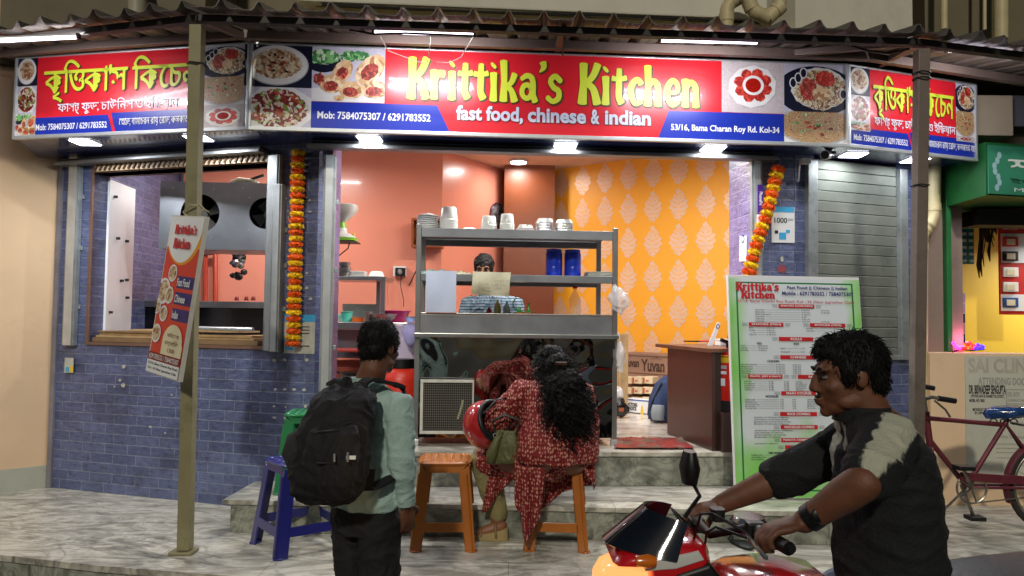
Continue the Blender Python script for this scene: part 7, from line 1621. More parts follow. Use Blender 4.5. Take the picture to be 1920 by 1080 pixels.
for s_ in (-1, 1):
    S_ = L_(.168*s_, .0, Z_(1.335)); E_ = L_(.198*s_, -.01, Z_(1.11)) if s_ > 0 else L_(-.225, .02, Z_(1.07)); Wr = L_(.182*s_, .04, Z_(.925)) if s_ > 0 else L_(-.23, .12, Z_(.86)); sh_[s_] = (S_, E_, Wr)
    limb(mb, [L_(.12*s_, 0, Z_(1.33)), S_, E_], [.05, .052, .040]); limb(mb, [E_, E_.lerp(Wr, .35), Wr], [.040, .038, .026])
    hand_geo(mb, Wr, (Wr-E_).normalized(), PM.to_3x3() @ Vector((-s_, .2, 0)), s_, .45, .98)
    hp, kn, an = L_(.072*s_, 0, Z_(.86)), L_(.080*s_, .02, Z_(.47)), L_(.09*s_, -.02, Z_(.09)); limb(mb, [hp, kn], [.068, .050]); limb(mb, [kn, kn.lerp(an, .3), an], [.050, .048, .036]); limb(mb, [an, L_(.11*s_, .05, .04), L_(.12*s_, .13, .03)], [.035, .035, .028])
mb.build('body', SKIN_M, t, smooth=180, post=remesh(.0055, 3)); face_bits(t, HM_); strands(hair_cap(t, HM_, 1.02, .006), HM_, 1700, .020, 3)
SHM = fabric('mint_green_shirt', 'a6c2ba'); mb = MB()
mb.loft([(L_(0, -.0, Z_(z)), a, b, PM.to_3x3()) for z, a, b in ((.905, .150, .118), (.93, .166, .130), (1.0, .156, .122), (1.12, .160, .122), (1.24, .172, .122), (1.33, .168, .105), (1.375, .12, .085), (1.40, .075, .07))], 28)
for s_ in (-1, 1):
    S_, E_, Wr = sh_[s_]; limb(mb, [L_(.12*s_, 0, Z_(1.325)), S_, S_.lerp(E_, .5), E_, E_.lerp(Wr, .3), E_.lerp(Wr, .88)], [.060, .064, .058, .050, .047, .036])
mb.build('shirt', SHM, t, smooth=180, post=remesh(.007, 3, folds(.006, (7, 7, 10), 3)))
mb = MB(); mb.loft([(L_(0, 0, Z_(1.385)), .074, .072, PM.to_3x3()), (L_(0, 0, Z_(1.41)), .070, .068, PM.to_3x3()), (L_(0, -.008, Z_(1.435)), .064, .062, PM.to_3x3())], 24); mb.build('collar', SHM, t, smooth=60)
for s_ in (1, -1):
    S_, E_, Wr = sh_[s_]; mb = MB(); mb.tube([E_.lerp(Wr, .82), E_.lerp(Wr, .97)], [.039, .037], 18); mb.build('cuff', SHM, t, smooth=60)
mb = MB()
mb.loft([(L_(0, 0, Z_(z)), a, b, PM.to_3x3()) for z, a, b in ((.80, .14, .108), (.86, .148, .115), (.92, .146, .112), (.945, .144, .108))], 26)
for s_ in (-1, 1): limb(mb, [L_(.075*s_, 0, Z_(.86)), L_(.080*s_, .02, Z_(.47)), L_(.09*s_, -.02, Z_(.10))], [.086, .068, .060])
TRM = fabric('black_trousers', '141416'); mb.build('trousers', TRM, t, smooth=180, post=remesh(.008, 3, folds(.007, (8, 8, 9), 8)))
for s_ in (-1, 1): mb = MB(); mb.loft([(L_(.112*s_, .06, .001), .045, .13, PM.to_3x3()), (L_(.112*s_, .06, .03), .047, .132, PM.to_3x3()), (L_(.112*s_, .04, .075), .04, .09, PM.to_3x3())], 20, 0, .85); mb.build('shoe', BLK, t, smooth=60)
mb = MB(); mb.loft([(L_(0, 0, Z_(.925)), .160, .120, PM.to_3x3()), (L_(0, 0, Z_(.95)), .158, .118, PM.to_3x3())], 26); mb.build('belt', mat('black_belt_leather', '0d0c0c', .4), t, smooth=60)
# backpack
BPF = mat('black_backpack_fabric', '131316', .8, 0, .3, 12, .5, 200)
t = thing('backpack', 'large black backpack hanging low on the standing man', 'backpack', L_(-.06, -.27, Z_(.92)))
BPY = rad(-20); R3 = Rz(BPY)
def bpp(px, py, Y): return pY(px, py, Y)
c0_, c1_, c2_, c3_, c4_ = bpp(614, 938, 2.78), bpp(615, 880, 2.75), bpp(630, 800, 2.75), bpp(646, 746, 2.79), bpp(650, 722, 2.83)
mb = MB(); mb.loft([(c0_, .095, .07, R3), (bpp(612, 920, 2.76), .128, .10, R3), (c1_, .138, .11, R3), (c2_, .132, .112, R3), (c3_, .108, .095, R3), (bpp(649, 732, 2.81), .085, .07, R3), (c4_, .05, .04, R3)], 36, 0, .72)
bpm = mb.build('main_compartment', BPF, t, smooth=180, post=remesh(.007, 3, folds(.008, (11, 11, 9), 5)))
mb = MB(); mb.loft([(bpp(616, 934, 2.69), .08, .03, R3), (bpp(614, 905, 2.655), .10, .05, R3), (bpp(620, 850, 2.64), .102, .055, R3), (bpp(629, 810, 2.645), .09, .04, R3), (bpp(634, 796, 2.67), .075, .02, R3)], 30, 0, .7); mb.build('front_pocket', BPF, t, smooth=180, post=remesh(.006, 2, folds(.005, (16, 16, 9), 9)))
mb = MB(); mb.loft([(bpp(563, 880, 2.80), .035, .05, R3), (bpp(558, 850, 2.78), .05, .06, R3), (bpp(563, 815, 2.80), .04, .05, R3), (bpp(575, 800, 2.80), .02, .03, R3)], 18, 0, .8); mb.build('side_pocket', mat('dark_grey_mesh', '2a2a2e', .8, 0, .2, 40, .4, 200), t, smooth=60)
mb = MB(); mb.loft([(bpp(604, 866, 2.60), .012, .03, R3), (bpp(640, 866, 2.60), .012, .03, R3)], 8); 
for (x, y), (x2, y2) in (((652, 848), (652, 866)), ((627, 851), (627, 866))): mb.tube([pY(x, y, 2.56), pY(x2, y2, 2.555)], .0045, 6)
mb.build('zip_puller', mat('grey_zip_metal', '8c8c90', .3, .6), t, smooth=60)
mb = MB(); 
for y0, w_ in ((806, 36), (872, 46)):
    mb.tube([pY(624-w_, y0+6, 2.63), pY(624, y0, 2.59), pY(624+w_, y0+4, 2.66)], .004, 6)
mb.build('zip', mat('zip_tape', '1c1c20', .4), t, smooth=60)
mb = MB(); q = pY(659, 857, 2.575); mb.box(q.x-.016, q.x+.016, q.y-.012, q.y-.004, q.z-.006, q.z+.006); mb.build('white_label', PAPW, t)
def strap(pts, w_, th_, m, nm='strap'):
    P = [Vector(p) for p in pts]; Q_ = []
    for i in range(len(P)-1):
        a = [P[max(i-1, 0)], P[i], P[i+1], P[min(i+2, len(P)-1)]]
        for j in range(6):
            u = j/6; Q_.append(.5*((2*a[1])+(-a[0]+a[2])*u+(2*a[0]-5*a[1]+4*a[2]-a[3])*u*u+(-a[0]+3*a[1]-3*a[2]+a[3])*u**3))
    Q_.append(P[-1]); vs = []
    for i, q in enumerate(Q_):
        d = (Q_[min(i+1, len(Q_)-1)]-Q_[max(i-1, 0)]).normalized(); out = Vector((q.x-mp_.x, q.y-3.02, .0)).normalized() if abs(d.z) > .6 else Vector((0, 0, 1)); sd = d.cross(out).normalized()*w_/2; o = sd.cross(d).normalized()*th_/2
        vs += [q+sd+o, q-sd+o, q-sd-o, q+sd-o]
    n = len(Q_); mb = MB(); mb.add(vs, [(4*i+j, 4*i+(j+1) % 4, 4*i+4+(j+1) % 4, 4*i+4+j) for i in range(n-1) for j in range(4)]+[(3, 2, 1, 0), (4*n-4, 4*n-3, 4*n-2, 4*n-1)])
    return mb.build(nm, m, t, smooth=40)
strap([bpp(632, 738, 2.82), bpp(645, 712, 2.86), L_(-.10, -.09, Z_(1.405)), L_(-.105, .02, Z_(1.425)), L_(-.11, .12, Z_(1.33)), L_(-.14, .15, Z_(1.15))], .06, .012, BPF)
strap([bpp(664, 738, 2.82), bpp(690, 712, 2.87), L_(.105, -.03, Z_(1.425)), L_(.11, .09, Z_(1.38)), L_(.11, .14, Z_(1.2)), L_(.13, .12, Z_(1.10)), L_(.175, -.0, Z_(1.06)), L_(.15, -.13, Z_(1.02)), bpp(690, 880, 2.82)], .055, .012, BPF)
strap([bpp(642, 728, 2.80), bpp(650, 708, 2.80), bpp(660, 728, 2.80)], .02, .008, BPF, 'carry_loop')

# ---------------------------------------------------------------- seated woman (seen from behind)
WY = 3.93; wp = pY(1040, 885, WY); PWm = frame(wp.x, WY, 0, rad(14)); Lw = lambda *p: PWm @ Vector(p); R3 = PWm.to_3x3()
t = thing('person', 'seated woman seen from behind with long curly hair and a red patterned dress', 'person', (wp.x, WY, 0))
SZ = .452; hc = pY(1036, 695, WY+.04); HMw = Matrix.Translation(hc) @ Matrix.Rotation(rad(38), 4, 'Z') @ Matrix.Rotation(rad(-14), 4, 'X')
DRS, n, l, b = nodes('red_dress_print'); tc = n.new('ShaderNodeTexCoord'); mpn = n.new('ShaderNodeMapping'); mpn.inputs['Scale'].default_value = (1.35, 1.35, .85); v = n.new('ShaderNodeTexVoronoi'); v.inputs['Scale'].default_value = 60; v.inputs['Randomness'].default_value = .55
l.new(tc.outputs['Object'], mpn.inputs[0]); l.new(mpn.outputs[0], v.inputs['Vector']); o1 = ramp(n, l, v.outputs['Distance'], [(.0, 'cfa08c'), (.32, 'bc8270'), (.44, '7c1418'), (1, '6a1216')]); v2 = n.new('ShaderNodeTexNoise'); v2.inputs['Scale'].default_value = 3.2; l.new(tc.outputs['Object'], v2.inputs['Vector'])
mx = n.new('ShaderNodeMix'); mx.data_type = 'RGBA'; mx.inputs[7].default_value = (*lin('7c1a1a'), 1); l.new(ramp(n, l, v2.outputs[0], [(.52, '000000'), (.66, '9a9a9a')]), mx.inputs[0]); l.new(o1, mx.inputs[6]); l.new(mx.outputs[2], b.inputs['Base Color']); b.inputs['Roughness'].default_value = .8
mb = MB(); head_geo(mb, HMw); limb(mb, [HMw @ Vector((0, -.02, -.04)), HMw @ Vector((0, -.04, -.10)), Lw(0, .05, SZ+.40), Lw(0, .03, SZ+.32)], [.050, .048, .055, .08])
mb.loft([(Lw(0, .0, SZ+.03), .15, .12, R3), (Lw(0, .0, SZ+.10), .17, .13, R3), (Lw(0, .0, SZ+.22), .13, .10, R3), (Lw(0, .03, SZ+.34), .15, .10, R3), (Lw(0, .04, SZ+.40), .11, .08, R3)])
aw = {}
LS, LE, LW = Lw(-.165, .04, SZ+.37), Lw(-.30, .10, SZ+.20), Lw(-.33, .28, SZ+.24); RS, RE, RW = Lw(.165, .04, SZ+.36), Lw(.21, .10, SZ+.13), Lw(.10, .30, SZ+.16)
for s_, S_, E_, Wr in ((-1, LS, LE, LW), (1, RS, RE, RW)):
    limb(mb, [Lw(.11*s_, .03, SZ+.36), S_, E_], [.045, .047, .036]); limb(mb, [E_, E_.lerp(Wr, .35), Wr], [.036, .034, .023]); hand_geo(mb, Wr, (Wr-E_).normalized(), Vector((0, 0, -1)), s_, .9, .88)
ftL = pz(925, 1012, 0); ftR = Vector((wp.x+.02, WY+.30, .18))
for s_, kn, ft in ((-1, Lw(-.33, .22, SZ-.02), ftL+Vector((0.02, .02, .10))), (1, Lw(.12, .42, SZ+.02), Lw(.10, .40, .28))):
    limb(mb, [Lw(.09*s_, .0, SZ+.03), kn], [.10, .065]); limb(mb, [kn, kn.lerp(ft, .3), ft], [.062, .060, .036])
    fd_ = Vector((-.10, -.02, 0)) if s_ < 0 else Vector((0, .13, 0)); limb(mb, [ft+Vector((.02, 0, -.03)) if s_ < 0 else ft+Vector((0, 0, -.04)), ft+fd_*.6+Vector((0, 0, -.055)), ft+fd_+Vector((0, 0, -.068))], [.034, .030, .020])
mb.build('body', SKIN_L, t, smooth=180, post=remesh(.0055, 3)); face_bits(t, HMw)
# dress: torso, sleeves, skirt over the stool and the hanging panels
mb = MB()
mb.loft([(Lw(0, -.0, SZ+.012), .225, .185, R3), (Lw(0, .0, SZ+.06), .238, .195, R3), (Lw(0, .0, SZ+.13), .225, .175, R3), (Lw(0, .0, SZ+.22), .182, .145, R3), (Lw(-.0, .02, SZ+.30), .180, .135, R3), (Lw(0, .04, SZ+.37), .175, .12, R3), (Lw(0, .05, SZ+.405), .12, .09, R3), (Lw(0, .055, SZ+.43), .07, .06, R3)], 30)
for s_, S_, E_ in ((-1, LS, LE), (1, RS, RE)): limb(mb, [Lw(.11*s_, .03, SZ+.355), S_, S_.lerp(E_, .5), S_.lerp(E_, .95)], [.058, .066, .068, .074])
limb(mb, [LE.lerp(LS, .1), LE.lerp(LW, .45)], [.07, .055])
mb.loft([(Lw(-.28, .20, SZ-.02), .09, .09, R3), (Lw(-.1, .08, SZ+.04), .14, .12, R3)], 20); limb(mb, [Lw(0, .05, SZ+.05), Lw(.10, .40, SZ+.03)], [.15, .09]); limb(mb, [Lw(-.02, .05, SZ+.03), Lw(-.30, .20, SZ-.01)], [.14, .09])
dr = mb.build('dress', DRS, t, smooth=180, post=remesh(.007, 4, folds(.008, (7, 7, 9), 21)))
def drape(nm, quad, amp, waves, par, m, N=40, M_=26, th=.004, ph=0.0, hem=.02):
    tl, tr, br, bl = [Vector(q) for q in quad]; mb = MB(); vs = []; nrm = ((tr-tl).cross(bl-tl)).normalized()
    for j in range(M_+1):
        v = j/M_
        for i in range(N+1):
            u = i/N; p = tl.lerp(tr, u).lerp(bl.lerp(br, u), v); w_ = amp*(.25+v)*math.sin(u*waves*2*PI+ph+v*1.2)+amp*.5*noise.noise(Vector((u*4, v*2, ph)))
            p = p+nrm*w_+Vector((0, 0, -1))*hem*v*math.sin(u*5+ph); vs.append(p)
    mb.add(vs, [(j*(N+1)+i, j*(N+1)+i+1, (j+1)*(N+1)+i+1, (j+1)*(N+1)+i) for j in range(M_) for i in range(N)])
    def so_(me):
        bm = bmesh.new(); bm.from_mesh(me); bmesh.ops.solidify(bm, geom=bm.faces[:], thickness=th); bm.to_mesh(me); bm.free(); return me
    return mb.build(nm, m, par, smooth=180, post=so_)
drape('dress_panel', [pY(968, 872, 3.76), pY(1022, 878, 3.74), pY(1012, 985, 3.75), pY(980, 1008, 3.79)], .014, 2.2, t, DRS, hem=.03)
drape('dress_panel', [pY(962, 850, 3.80), pY(975, 872, 3.78), pY(984, 1005, 3.80), pY(962, 900, 3.85)], .01, 1.5, t, DRS, 16, 20)
drape('dress_panel', [pY(925, 838, 3.98), pY(985, 846, 3.96), pY(962, 905, 3.98), pY(903, 958, 4.02)], .016, 2.0, t, DRS, ph=1, hem=.02)
drape('dress_panel', [pY(1010, 884, 4.10), pY(1114, 880, 3.98), pY(1110, 905, 4.00), pY(1012, 950, 4.12)], .016, 2.0, t, DRS, ph=2)
drape('dress_panel', [pY(1088, 760, 3.86), pY(1112, 770, 3.94), pY(1116, 912, 3.93), pY(1092, 888, 3.84)], .012, 1.5, t, DRS, 20, 24, ph=3)
mb = MB(); kn = Lw(-.33, .22, SZ-.02); an = ftL+Vector((.02, .02, .14)); limb(mb, [kn, kn.lerp(an, .5), an], [.075, .07, .052]); LGM = fabric('khaki_leggings', '8c8358'); mb.build('legging', LGM, t, smooth=180, post=remesh(.007, 3, folds(.004, (14, 14, 9), 4))); mb = MB(); limb(mb, [Lw(.12, .42, SZ+.02), Lw(.10, .40, .32)], [.075, .055]); mb.build('legging', LGM, t, smooth=180, post=remesh(.007, 3))
mb = MB(); sd = Matrix.Translation(ftL) @ Matrix.Rotation(rad(82), 4, 'Z'); mb.fr = sd
mb.loft([((0, .02, .001), .036, .105), ((0, .025, .018), .038, .108), ((0, .01, .05), .036, .09)], 22, 0, .85)
n0 = len(mb.v)
for i in range(n0):
    v = mb.v[i]
    if v.z > .03: mb.v[i] = Vector((v.x, v.y, .022+max(0, .05*(.5-v.y*5))))
mb.build('sandal', SOLE_, t, smooth=50); mb = MB(sd)
for y, z, w_ in ((.06, .045, .035), (-.02, .08, .036)): mb.tube([(-w_, y, .02), (-w_*.8, y+.005, z), (0, y+.01, z+.018), (w_*.8, y+.005, z), (w_, y, .02)], .008, 6)
mb.build('sandal_strap', mat('tan_strap', '7c5a3c', .5), t, smooth=60)
# long curly hair
hb_ = MB(); R3h = HMw.to_3x3(); hb_.ball(HMw @ Vector((0, -.02, .035)), (.083, .098, .088), 0, 22, 14, R3h)
hp_ = [pY(1046, 690, 3.86), pY(1058, 725, 3.80), pY(1066, 760, 3.78), pY(1070, 792, 3.79)]
for p, r in zip(hp_, ((.078, .07, .085), (.108, .08, .095), (.112, .075, .095), (.075, .06, .075))): hb_.ball(p, r, 0, 20, 12)
hb_.ball(pY(1092, 760, 3.83), (.05, .05, .09)); hb_.ball(pY(1036, 662, 3.90), (.065, .06, .04))
hr = hb_.build('hair', HAIRM, t, smooth=180, post=remesh(.007, 3, lambda p, nn: .013*noise.noise(p*20)+.010*noise.noise(p*52)))
mb = MB(); me = hr.data; Mw = wm(hr); random.seed(11)
vsl = [me.vertices[random.randrange(len(me.vertices))] for _ in range(900)]
for v_ in vsl:           # loose curls
    p = Mw @ v_.co; nn = Mw.to_3x3() @ v_.normal; ph = random.uniform(0, 6.28); rr = random.uniform(.005, .016); L = random.uniform(.03, .10); ax = Vector((random.gauss(0, .3)+nn.x*.3, nn.y*.2, -1)).normalized(); P_ = []
    for j in range(9): P_.append(p+nn*(.004+.012*(j/8))+ax*L*j/8+Vector((math.cos(ph+j*1.3), math.sin(ph+j*1.3), 0))*rr)
    mb.tube(P_, .0019, 4, cap=False)
mb.build('curls', HAIRM, t, smooth=180)
mb = MB(); p = pY(1052, 682, 3.79); mb.box(p.x-.03, p.x+.03, p.y-.01, p.y+.01, p.z-.008, p.z+.01); mb.build('hair_clip', mat('brown_hair_clip', '4c2c1c', .3), t, bevel=.004)
# handbag and helmet
t = thing('handbag', 'olive green handbag hanging at the seated woman\'s left side', 'handbag', pY(948, 868, 3.84)); OLV = mat('olive_leather', '5c5c34', .55, 0, .12, 14, .35, 80)
c = pY(948, 868, 3.85); mb = MB(); R_b = Rz(rad(-12)); mb.loft([(c, .060, .035, R_b), (c+Vector((0, 0, .02)), .072, .045, R_b), (c+Vector((-.002, 0, .09)), .066, .042, R_b), (c+Vector((.004, 0, .145)), .055, .024, R_b), (c+Vector((.006, 0, .165)), .05, .010, R_b)], 30, 0, .62)
mb.build('bag_body', OLV, t, smooth=180, post=remesh(.005, 2, folds(.005, (16, 16, 9), 2)))
mb = MB(); mb.loft([(c+Vector((-.075, -.02, -.002)), .022, .02, R_b), (c+Vector((-.07, -.03, .05)), .030, .03, R_b), (c+Vector((-.045, -.03, .13)), .022, .02, R_b), (c+Vector((-.02, -.02, .16)), .008, .008, R_b)], 16); mb.build('side_flap', OLV, t, smooth=180)
mb = MB(); h0, h1 = c+Vector((-.05, -.01, .145)), c+Vector((.05, -.01, .150)); 
for dy in (-.02, .02): mb.tube([h0+Vector((0, dy, 0)), h0+Vector((-.02, dy, .07)), c+Vector((-.01, dy, .245)), h1+Vector((.02, dy, .07)), h1+Vector((0, dy, 0))], .005, 8)
mb.build('handle', mat('dark_olive_handle', '2c2a20', .5), t, smooth=60); mb = MB(); p = h0+Vector((-.005, -.028, .0)); mb.tube([p+Vector((.010*math.cos(i*PI/6), 0, .010*math.sin(i*PI/6))) for i in range(13)], .002, 5); mb.build('ring', ALU, t, smooth=60)
t = thing('helmet', 'red motorcycle helmet with black lining held at the seated woman\'s left', 'helmet', pY(915, 800, 3.80)); c = pY(910, 796, 3.92)
HRd = mat('helmet_red', 'a81c1e', .22, 0, .06, 8, coat=.8); ax = Vector((.66, -.66, .36)).normalized(); Mh = ax.to_track_quat('Z', 'Y').to_matrix()
mb = MB(); prof = []
for i in range(15): a = -PI/2+i*(PI*.70)/14; prof.append((.118*math.cos(a)+.0001, .118*math.sin(a)*1.02))
prof += [(.088, .066), (.096, .03), (.098, 0), (.06, -.07), (.0, -.09)]; mb.lathe(prof, c, 36, 0, Mh, 1.0, 1.08); mb.build('shell', HRd, t, smooth=50)
mb = MB(); er = prof[14][0]; ez = prof[14][1]; mb.tube([c+Mh @ Vector((er*math.cos(i*2*PI/32), er*1.08*math.sin(i*2*PI/32), ez)) for i in range(33)], .013, 10, cap=False); mb.build('rim', BLK, t, smooth=180)
mb = MB(); mb.lathe([(0, -.088), (.055, -.066), (.092, 0), (.084, .05), (.05, .0), (0, -.03)], c, 28, 0, Mh); mb.build('lining', mat('black_lining', '0b0b0c', .9), t, smooth=180)
mb = MB()
for s_, dz_, sz in (('S', .0, 1), ('tv', -.035, .7)):
    vs, fs = glyphs(s_, .03)
    for a, b_ in [(0, 0)]:
        pts = []
        for x, y in vs:
            ang = rad(228)+(x-.3)*.26*sz; el = -.36+(y-.3)*.34*sz+dz_*8; r = .1215
            d = Vector((math.cos(ang)*math.cos(el), math.sin(ang)*math.cos(el), math.sin(el))); pts.append(c+d*r)
        mb.add(pts, fs)
mb.build('decal', PAPW, t); mb = MB(); q = c+Mh @ Vector((.05, .02, .10)); mb.tube([c+Mh @ Vector((.08, .05, .09)), c+Mh @ Vector((.05, .10, .14)), c+Mh @ Vector((-.03, .09, .16)), c+Mh @ Vector((-.08, .04, .09))], .005, 6); mb.build('chin_strap', BLK, t, smooth=60)
# ---------------------------------------------------------------- cook behind the counter
CYk = 5.75; t = thing('person', 'man in a striped shirt behind the counter, face half hidden by the shelf', 'person', (*pY(915, 600, CYk).xy, FLOOR))
hc = pY(907, 505, CYk); HC = Matrix.Translation(hc) @ Matrix.Rotation(rad(176), 4, 'Z') @ Matrix.Rotation(rad(-12), 4, 'X') @ Matrix.Scale(.9, 4); bxy = pY(922, 600, CYk+.05); PC = frame(bxy.x, bxy.y, FLOOR, rad(172)); Lc = lambda *p: PC @ Vector(p); R3 = PC.to_3x3()
sz_ = hc.z-FLOOR-.20
mb = MB(); head_geo(mb, HC); limb(mb, [HC @ Vector((0, -.02, -.05)), HC @ Vector((0, -.04, -.11)), Lc(0, 0, sz_), Lc(0, 0, sz_-.08)], [.05, .05, .06, .08])
mb.loft([(Lc(0, 0, z), a, b, R3) for z, a, b in ((.78, .13, .1), (.9, .15, .11), (1.0, .13, .1), (sz_-.1, .15, .1), (sz_, .1, .07))])
for s_ in (-1, 1):
    S_, E_, Wr = Lc(.18*s_, 0, sz_-.05), Lc(.23*s_, .05, sz_-.32), Lc(.12*s_, .25, sz_-.38); limb(mb, [Lc(.1*s_, 0, sz_-.05), S_, E_], [.045, .048, .04]); limb(mb, [E_, Wr], [.04, .027]); hand_geo(mb, Wr, (Wr-E_).normalized(), Vector((0, 0, -1)), -s_, .8, .95)
    limb(mb, [Lc(.09*s_, 0, .8), Lc(.1*s_, 0, .45)], [.085, .06]); limb(mb, [Lc(.1*s_, 0, .45), Lc(.1*s_, -.02, .08)], [.055, .038]); limb(mb, [Lc(.1*s_, -.02, .07), Lc(.1*s_, .12, .035)], [.036, .028])
mb.build('body', SKIN_M, t, smooth=180, post=remesh(.007, 3)); face_bits(t, HC); hair_cap(t, HC, 1.05, .012)
STR, n, l, b = nodes('teal_striped_cotton'); tc = n.new('ShaderNodeTexCoord'); wv = n.new('ShaderNodeTexWave'); wv.bands_direction = 'Z'; wv.inputs['Scale'].default_value = 14; wv.inputs['Distortion'].default_value = 1.5; l.new(tc.outputs['Object'], wv.inputs['Vector']); l.new(ramp(n, l, wv.outputs['Fac'], [(.0, '1c4a58'), (.45, '2c6a78'), (.5, 'a8b0b8'), (.8, '5c6a80')], 'CONSTANT'), b.inputs['Base Color']); b.inputs['Roughness'].default_value = .85
mb = MB(); mb.loft([(Lc(0, 0, z), a, b_, R3) for z, a, b_ in ((.70, .18, .14), (.85, .18, .14), (1.0, .17, .13), (sz_-.1, .18, .125), (sz_-.02, .15, .1), (sz_+.02, .08, .075))], 26)
for s_ in (-1, 1): limb(mb, [Lc(.1*s_, 0, sz_-.05), Lc(.18*s_, 0, sz_-.06), Lc(.215*s_, .03, sz_-.25)], [.058, .068, .066])
mb.build('shirt', STR, t, smooth=180, post=remesh(.009, 3, folds(.006, (10, 10, 6), 6)))
mb = MB(); mb.loft([(Lc(0, 0, z), .17, .13, R3) for z in (.62, .78)], 24); 
for s_ in (-1, 1): limb(mb, [Lc(.09*s_, 0, .75), Lc(.1*s_, 0, .1)], [.10, .065])
mb.build('trousers', TRM, t, smooth=180, post=remesh(.01, 3))
# ---------------------------------------------------------------- motorcyclist
RY = 2.02; P2 = lambda px, py, dy=0: pY(px, py, RY+dy)
t = thing('person', 'motorcyclist in a black polo with white shoulder patches riding left', 'person', (*P2(1650, 1000).xy, ROAD))
hc = P2(1590, 704); HR_ = Matrix.Translation(hc) @ Matrix.Rotation(rad(84), 4, 'Z') @ Matrix.Rotation(rad(-6), 4, 'X') @ Matrix.Scale(.93, 4)
R3 = Rz(rad(90)); pel = P2(1672, 1130); ch = P2(1660, 900); up = P2(1648, 818); nk = P2(1622, 778)
SN, SF = P2(1668, 828, -.165), P2(1612, 822, .17); EN, EF = P2(1618, 905, -.30), P2(1462, 897, .22); WN, WF_ = P2(1508, 978, -.22), P2(1352, 945, .24)
mb = MB(); head_geo(mb, HR_); limb(mb, [HR_ @ Vector((0, -.02, -.04)), HR_ @ Vector((0, -.045, -.11)), nk, up], [.058, .058, .066, .09])
mb.loft([(pel, .14, .11, R3), (pel.lerp(ch, .35), .135, .11, R3), (pel.lerp(ch, .8), .14, .105, R3), (ch.lerp(up, .6), .145, .09, R3), (up+Vector((0, 0, .03)), .10, .07, R3)])
for S_, E_, Wr, s_, so in ((SN, EN, WN, -1, .10), (SF, EF, WF_, 1, -.10)):
    limb(mb, [S_+Vector((0, so, .0)), S_, E_], [.050, .052, .042]); limb(mb, [E_, E_.lerp(Wr, .3), Wr], [.043, .042, .028]); hand_geo(mb, Wr, (Vector((-1, .0, -.25))), Vector((-.15, 0, -1)), s_, 1.05, 1.04)
    hp = pel+Vector((0, .10*s_, -.02)); kn = P2(1440, 1215, .16*s_); an = Vector((kn.x+.14, kn.y, ROAD+.30)); limb(mb, [hp, kn], [.10, .068]); limb(mb, [kn, kn.lerp(an, .3), an], [.066, .062, .04]); limb(mb, [an, an+Vector((-.16, 0, -.06))], [.042, .032])
mb.build('body', SKIN_M, t, smooth=180, post=remesh(.0055, 3)); face_bits(t, HR_)
strands(hair_cap(t, HR_, .98, .006, [((0, .055, .075), (.052, .032, .026)), ((0, .02, .095), (.06, .06, .026))]), HR_, 2200, .020, 5)
mb = MB(); R3h = HR_.to_3x3(); mb.ball(HR_ @ Vector((0, .092, -.052)), (.026, .007, .004), 0, 12, 6, R3h); mb.build('moustache', HAIRM, t, smooth=180)
PLM = fabric('black_polo_knit', '101316', bump=.5); mb = MB()
mb.loft([(pel+Vector((0, 0, -.04)), .165, .130, R3), (pel.lerp(ch, .25), .165, .132, R3), (pel.lerp(ch, .6), .165, .132, R3), (pel.lerp(ch, .95), .17, .122, R3), (ch.lerp(up, .6), .175, .112, R3), (up+Vector((0, 0, .0)), .145, .092, R3), (up.lerp(nk, .6), .09, .085, R3), (nk+Vector((0, 0, .015)), .072, .074, R3)], 30)
for S_, E_, so in ((SN, EN, .10), (SF, EF, -.10)): limb(mb, [S_+Vector((0, so, 0)), S_, S_.lerp(E_, .5), S_.lerp(E_, .78 if so > 0 else .98)], [.062, .070, .066, .064])
plo = mb.build('polo_shirt', PLM, t, smooth=180, post=remesh(.007, 3, folds(.0065, (6, 6, 9), 31)))
def seg_test(a, b_, w0, sgn=None, jag=.012):
    def f(c, nn):
        ab = b_-a; u = max(0, min(1, (c-a).dot(ab)/ab.length_squared)); d = (c-(a+ab*u)).length
        return d < w0*(1-.5*u)+jag*noise.noise(c*45)+jag*.6*noise.noise(c*110)
    return f
def seg_d(c, a, b_, w0):
    ab = b_-a; u = max(0, min(1, (c-a).dot(ab)/ab.length_squared)); return (c-(a+ab*u)).length-w0*(1-.35*u)
SEG = ((P2(1704, 778, -.20), P2(1640, 866, -.33), .052), (P2(1592, 788, .02), P2(1545, 885, .10), .05), (P2(1583, 818, -.03), P2(1576, 830, -.02), .024))
Mw = wm(plo); at = plo.data.attributes.new('patch', 'FLOAT', 'POINT'); at.data.foreach_set('value', [min(seg_d(Mw @ v_.co, *q) for q in SEG) for v_ in plo.data.vertices])
nd = PLM.node_tree; n = nd.nodes; l = nd.links; b = n['Principled BSDF']; an = n.new('ShaderNodeAttribute'); an.attribute_name = 'patch'; tc = n.new('ShaderNodeTexCoord'); nz = n.new('ShaderNodeTexNoise'); nz.inputs['Scale'].default_value = 34; nz.inputs['Detail'].default_value = 6
mp = n.new('ShaderNodeMapping'); mp.inputs['Scale'].default_value = (1, 1, .35); l.new(tc.outputs['Object'], mp.inputs[0]); l.new(mp.outputs[0], nz.inputs['Vector'])
ma = n.new('ShaderNodeMath'); ma.operation = 'MULTIPLY_ADD'; l.new(nz.outputs[0], ma.inputs[0]); ma.inputs[1].default_value = .07; l.new(an.outputs['Fac'], ma.inputs[2])
rp = ramp(n, l, ma.outputs[0], [(.030, 'b4b4a0'), (.036, '101316')]); old = b.inputs['Base Color'].links[0].from_socket
l.new(rp, b.inputs['Base Color'])
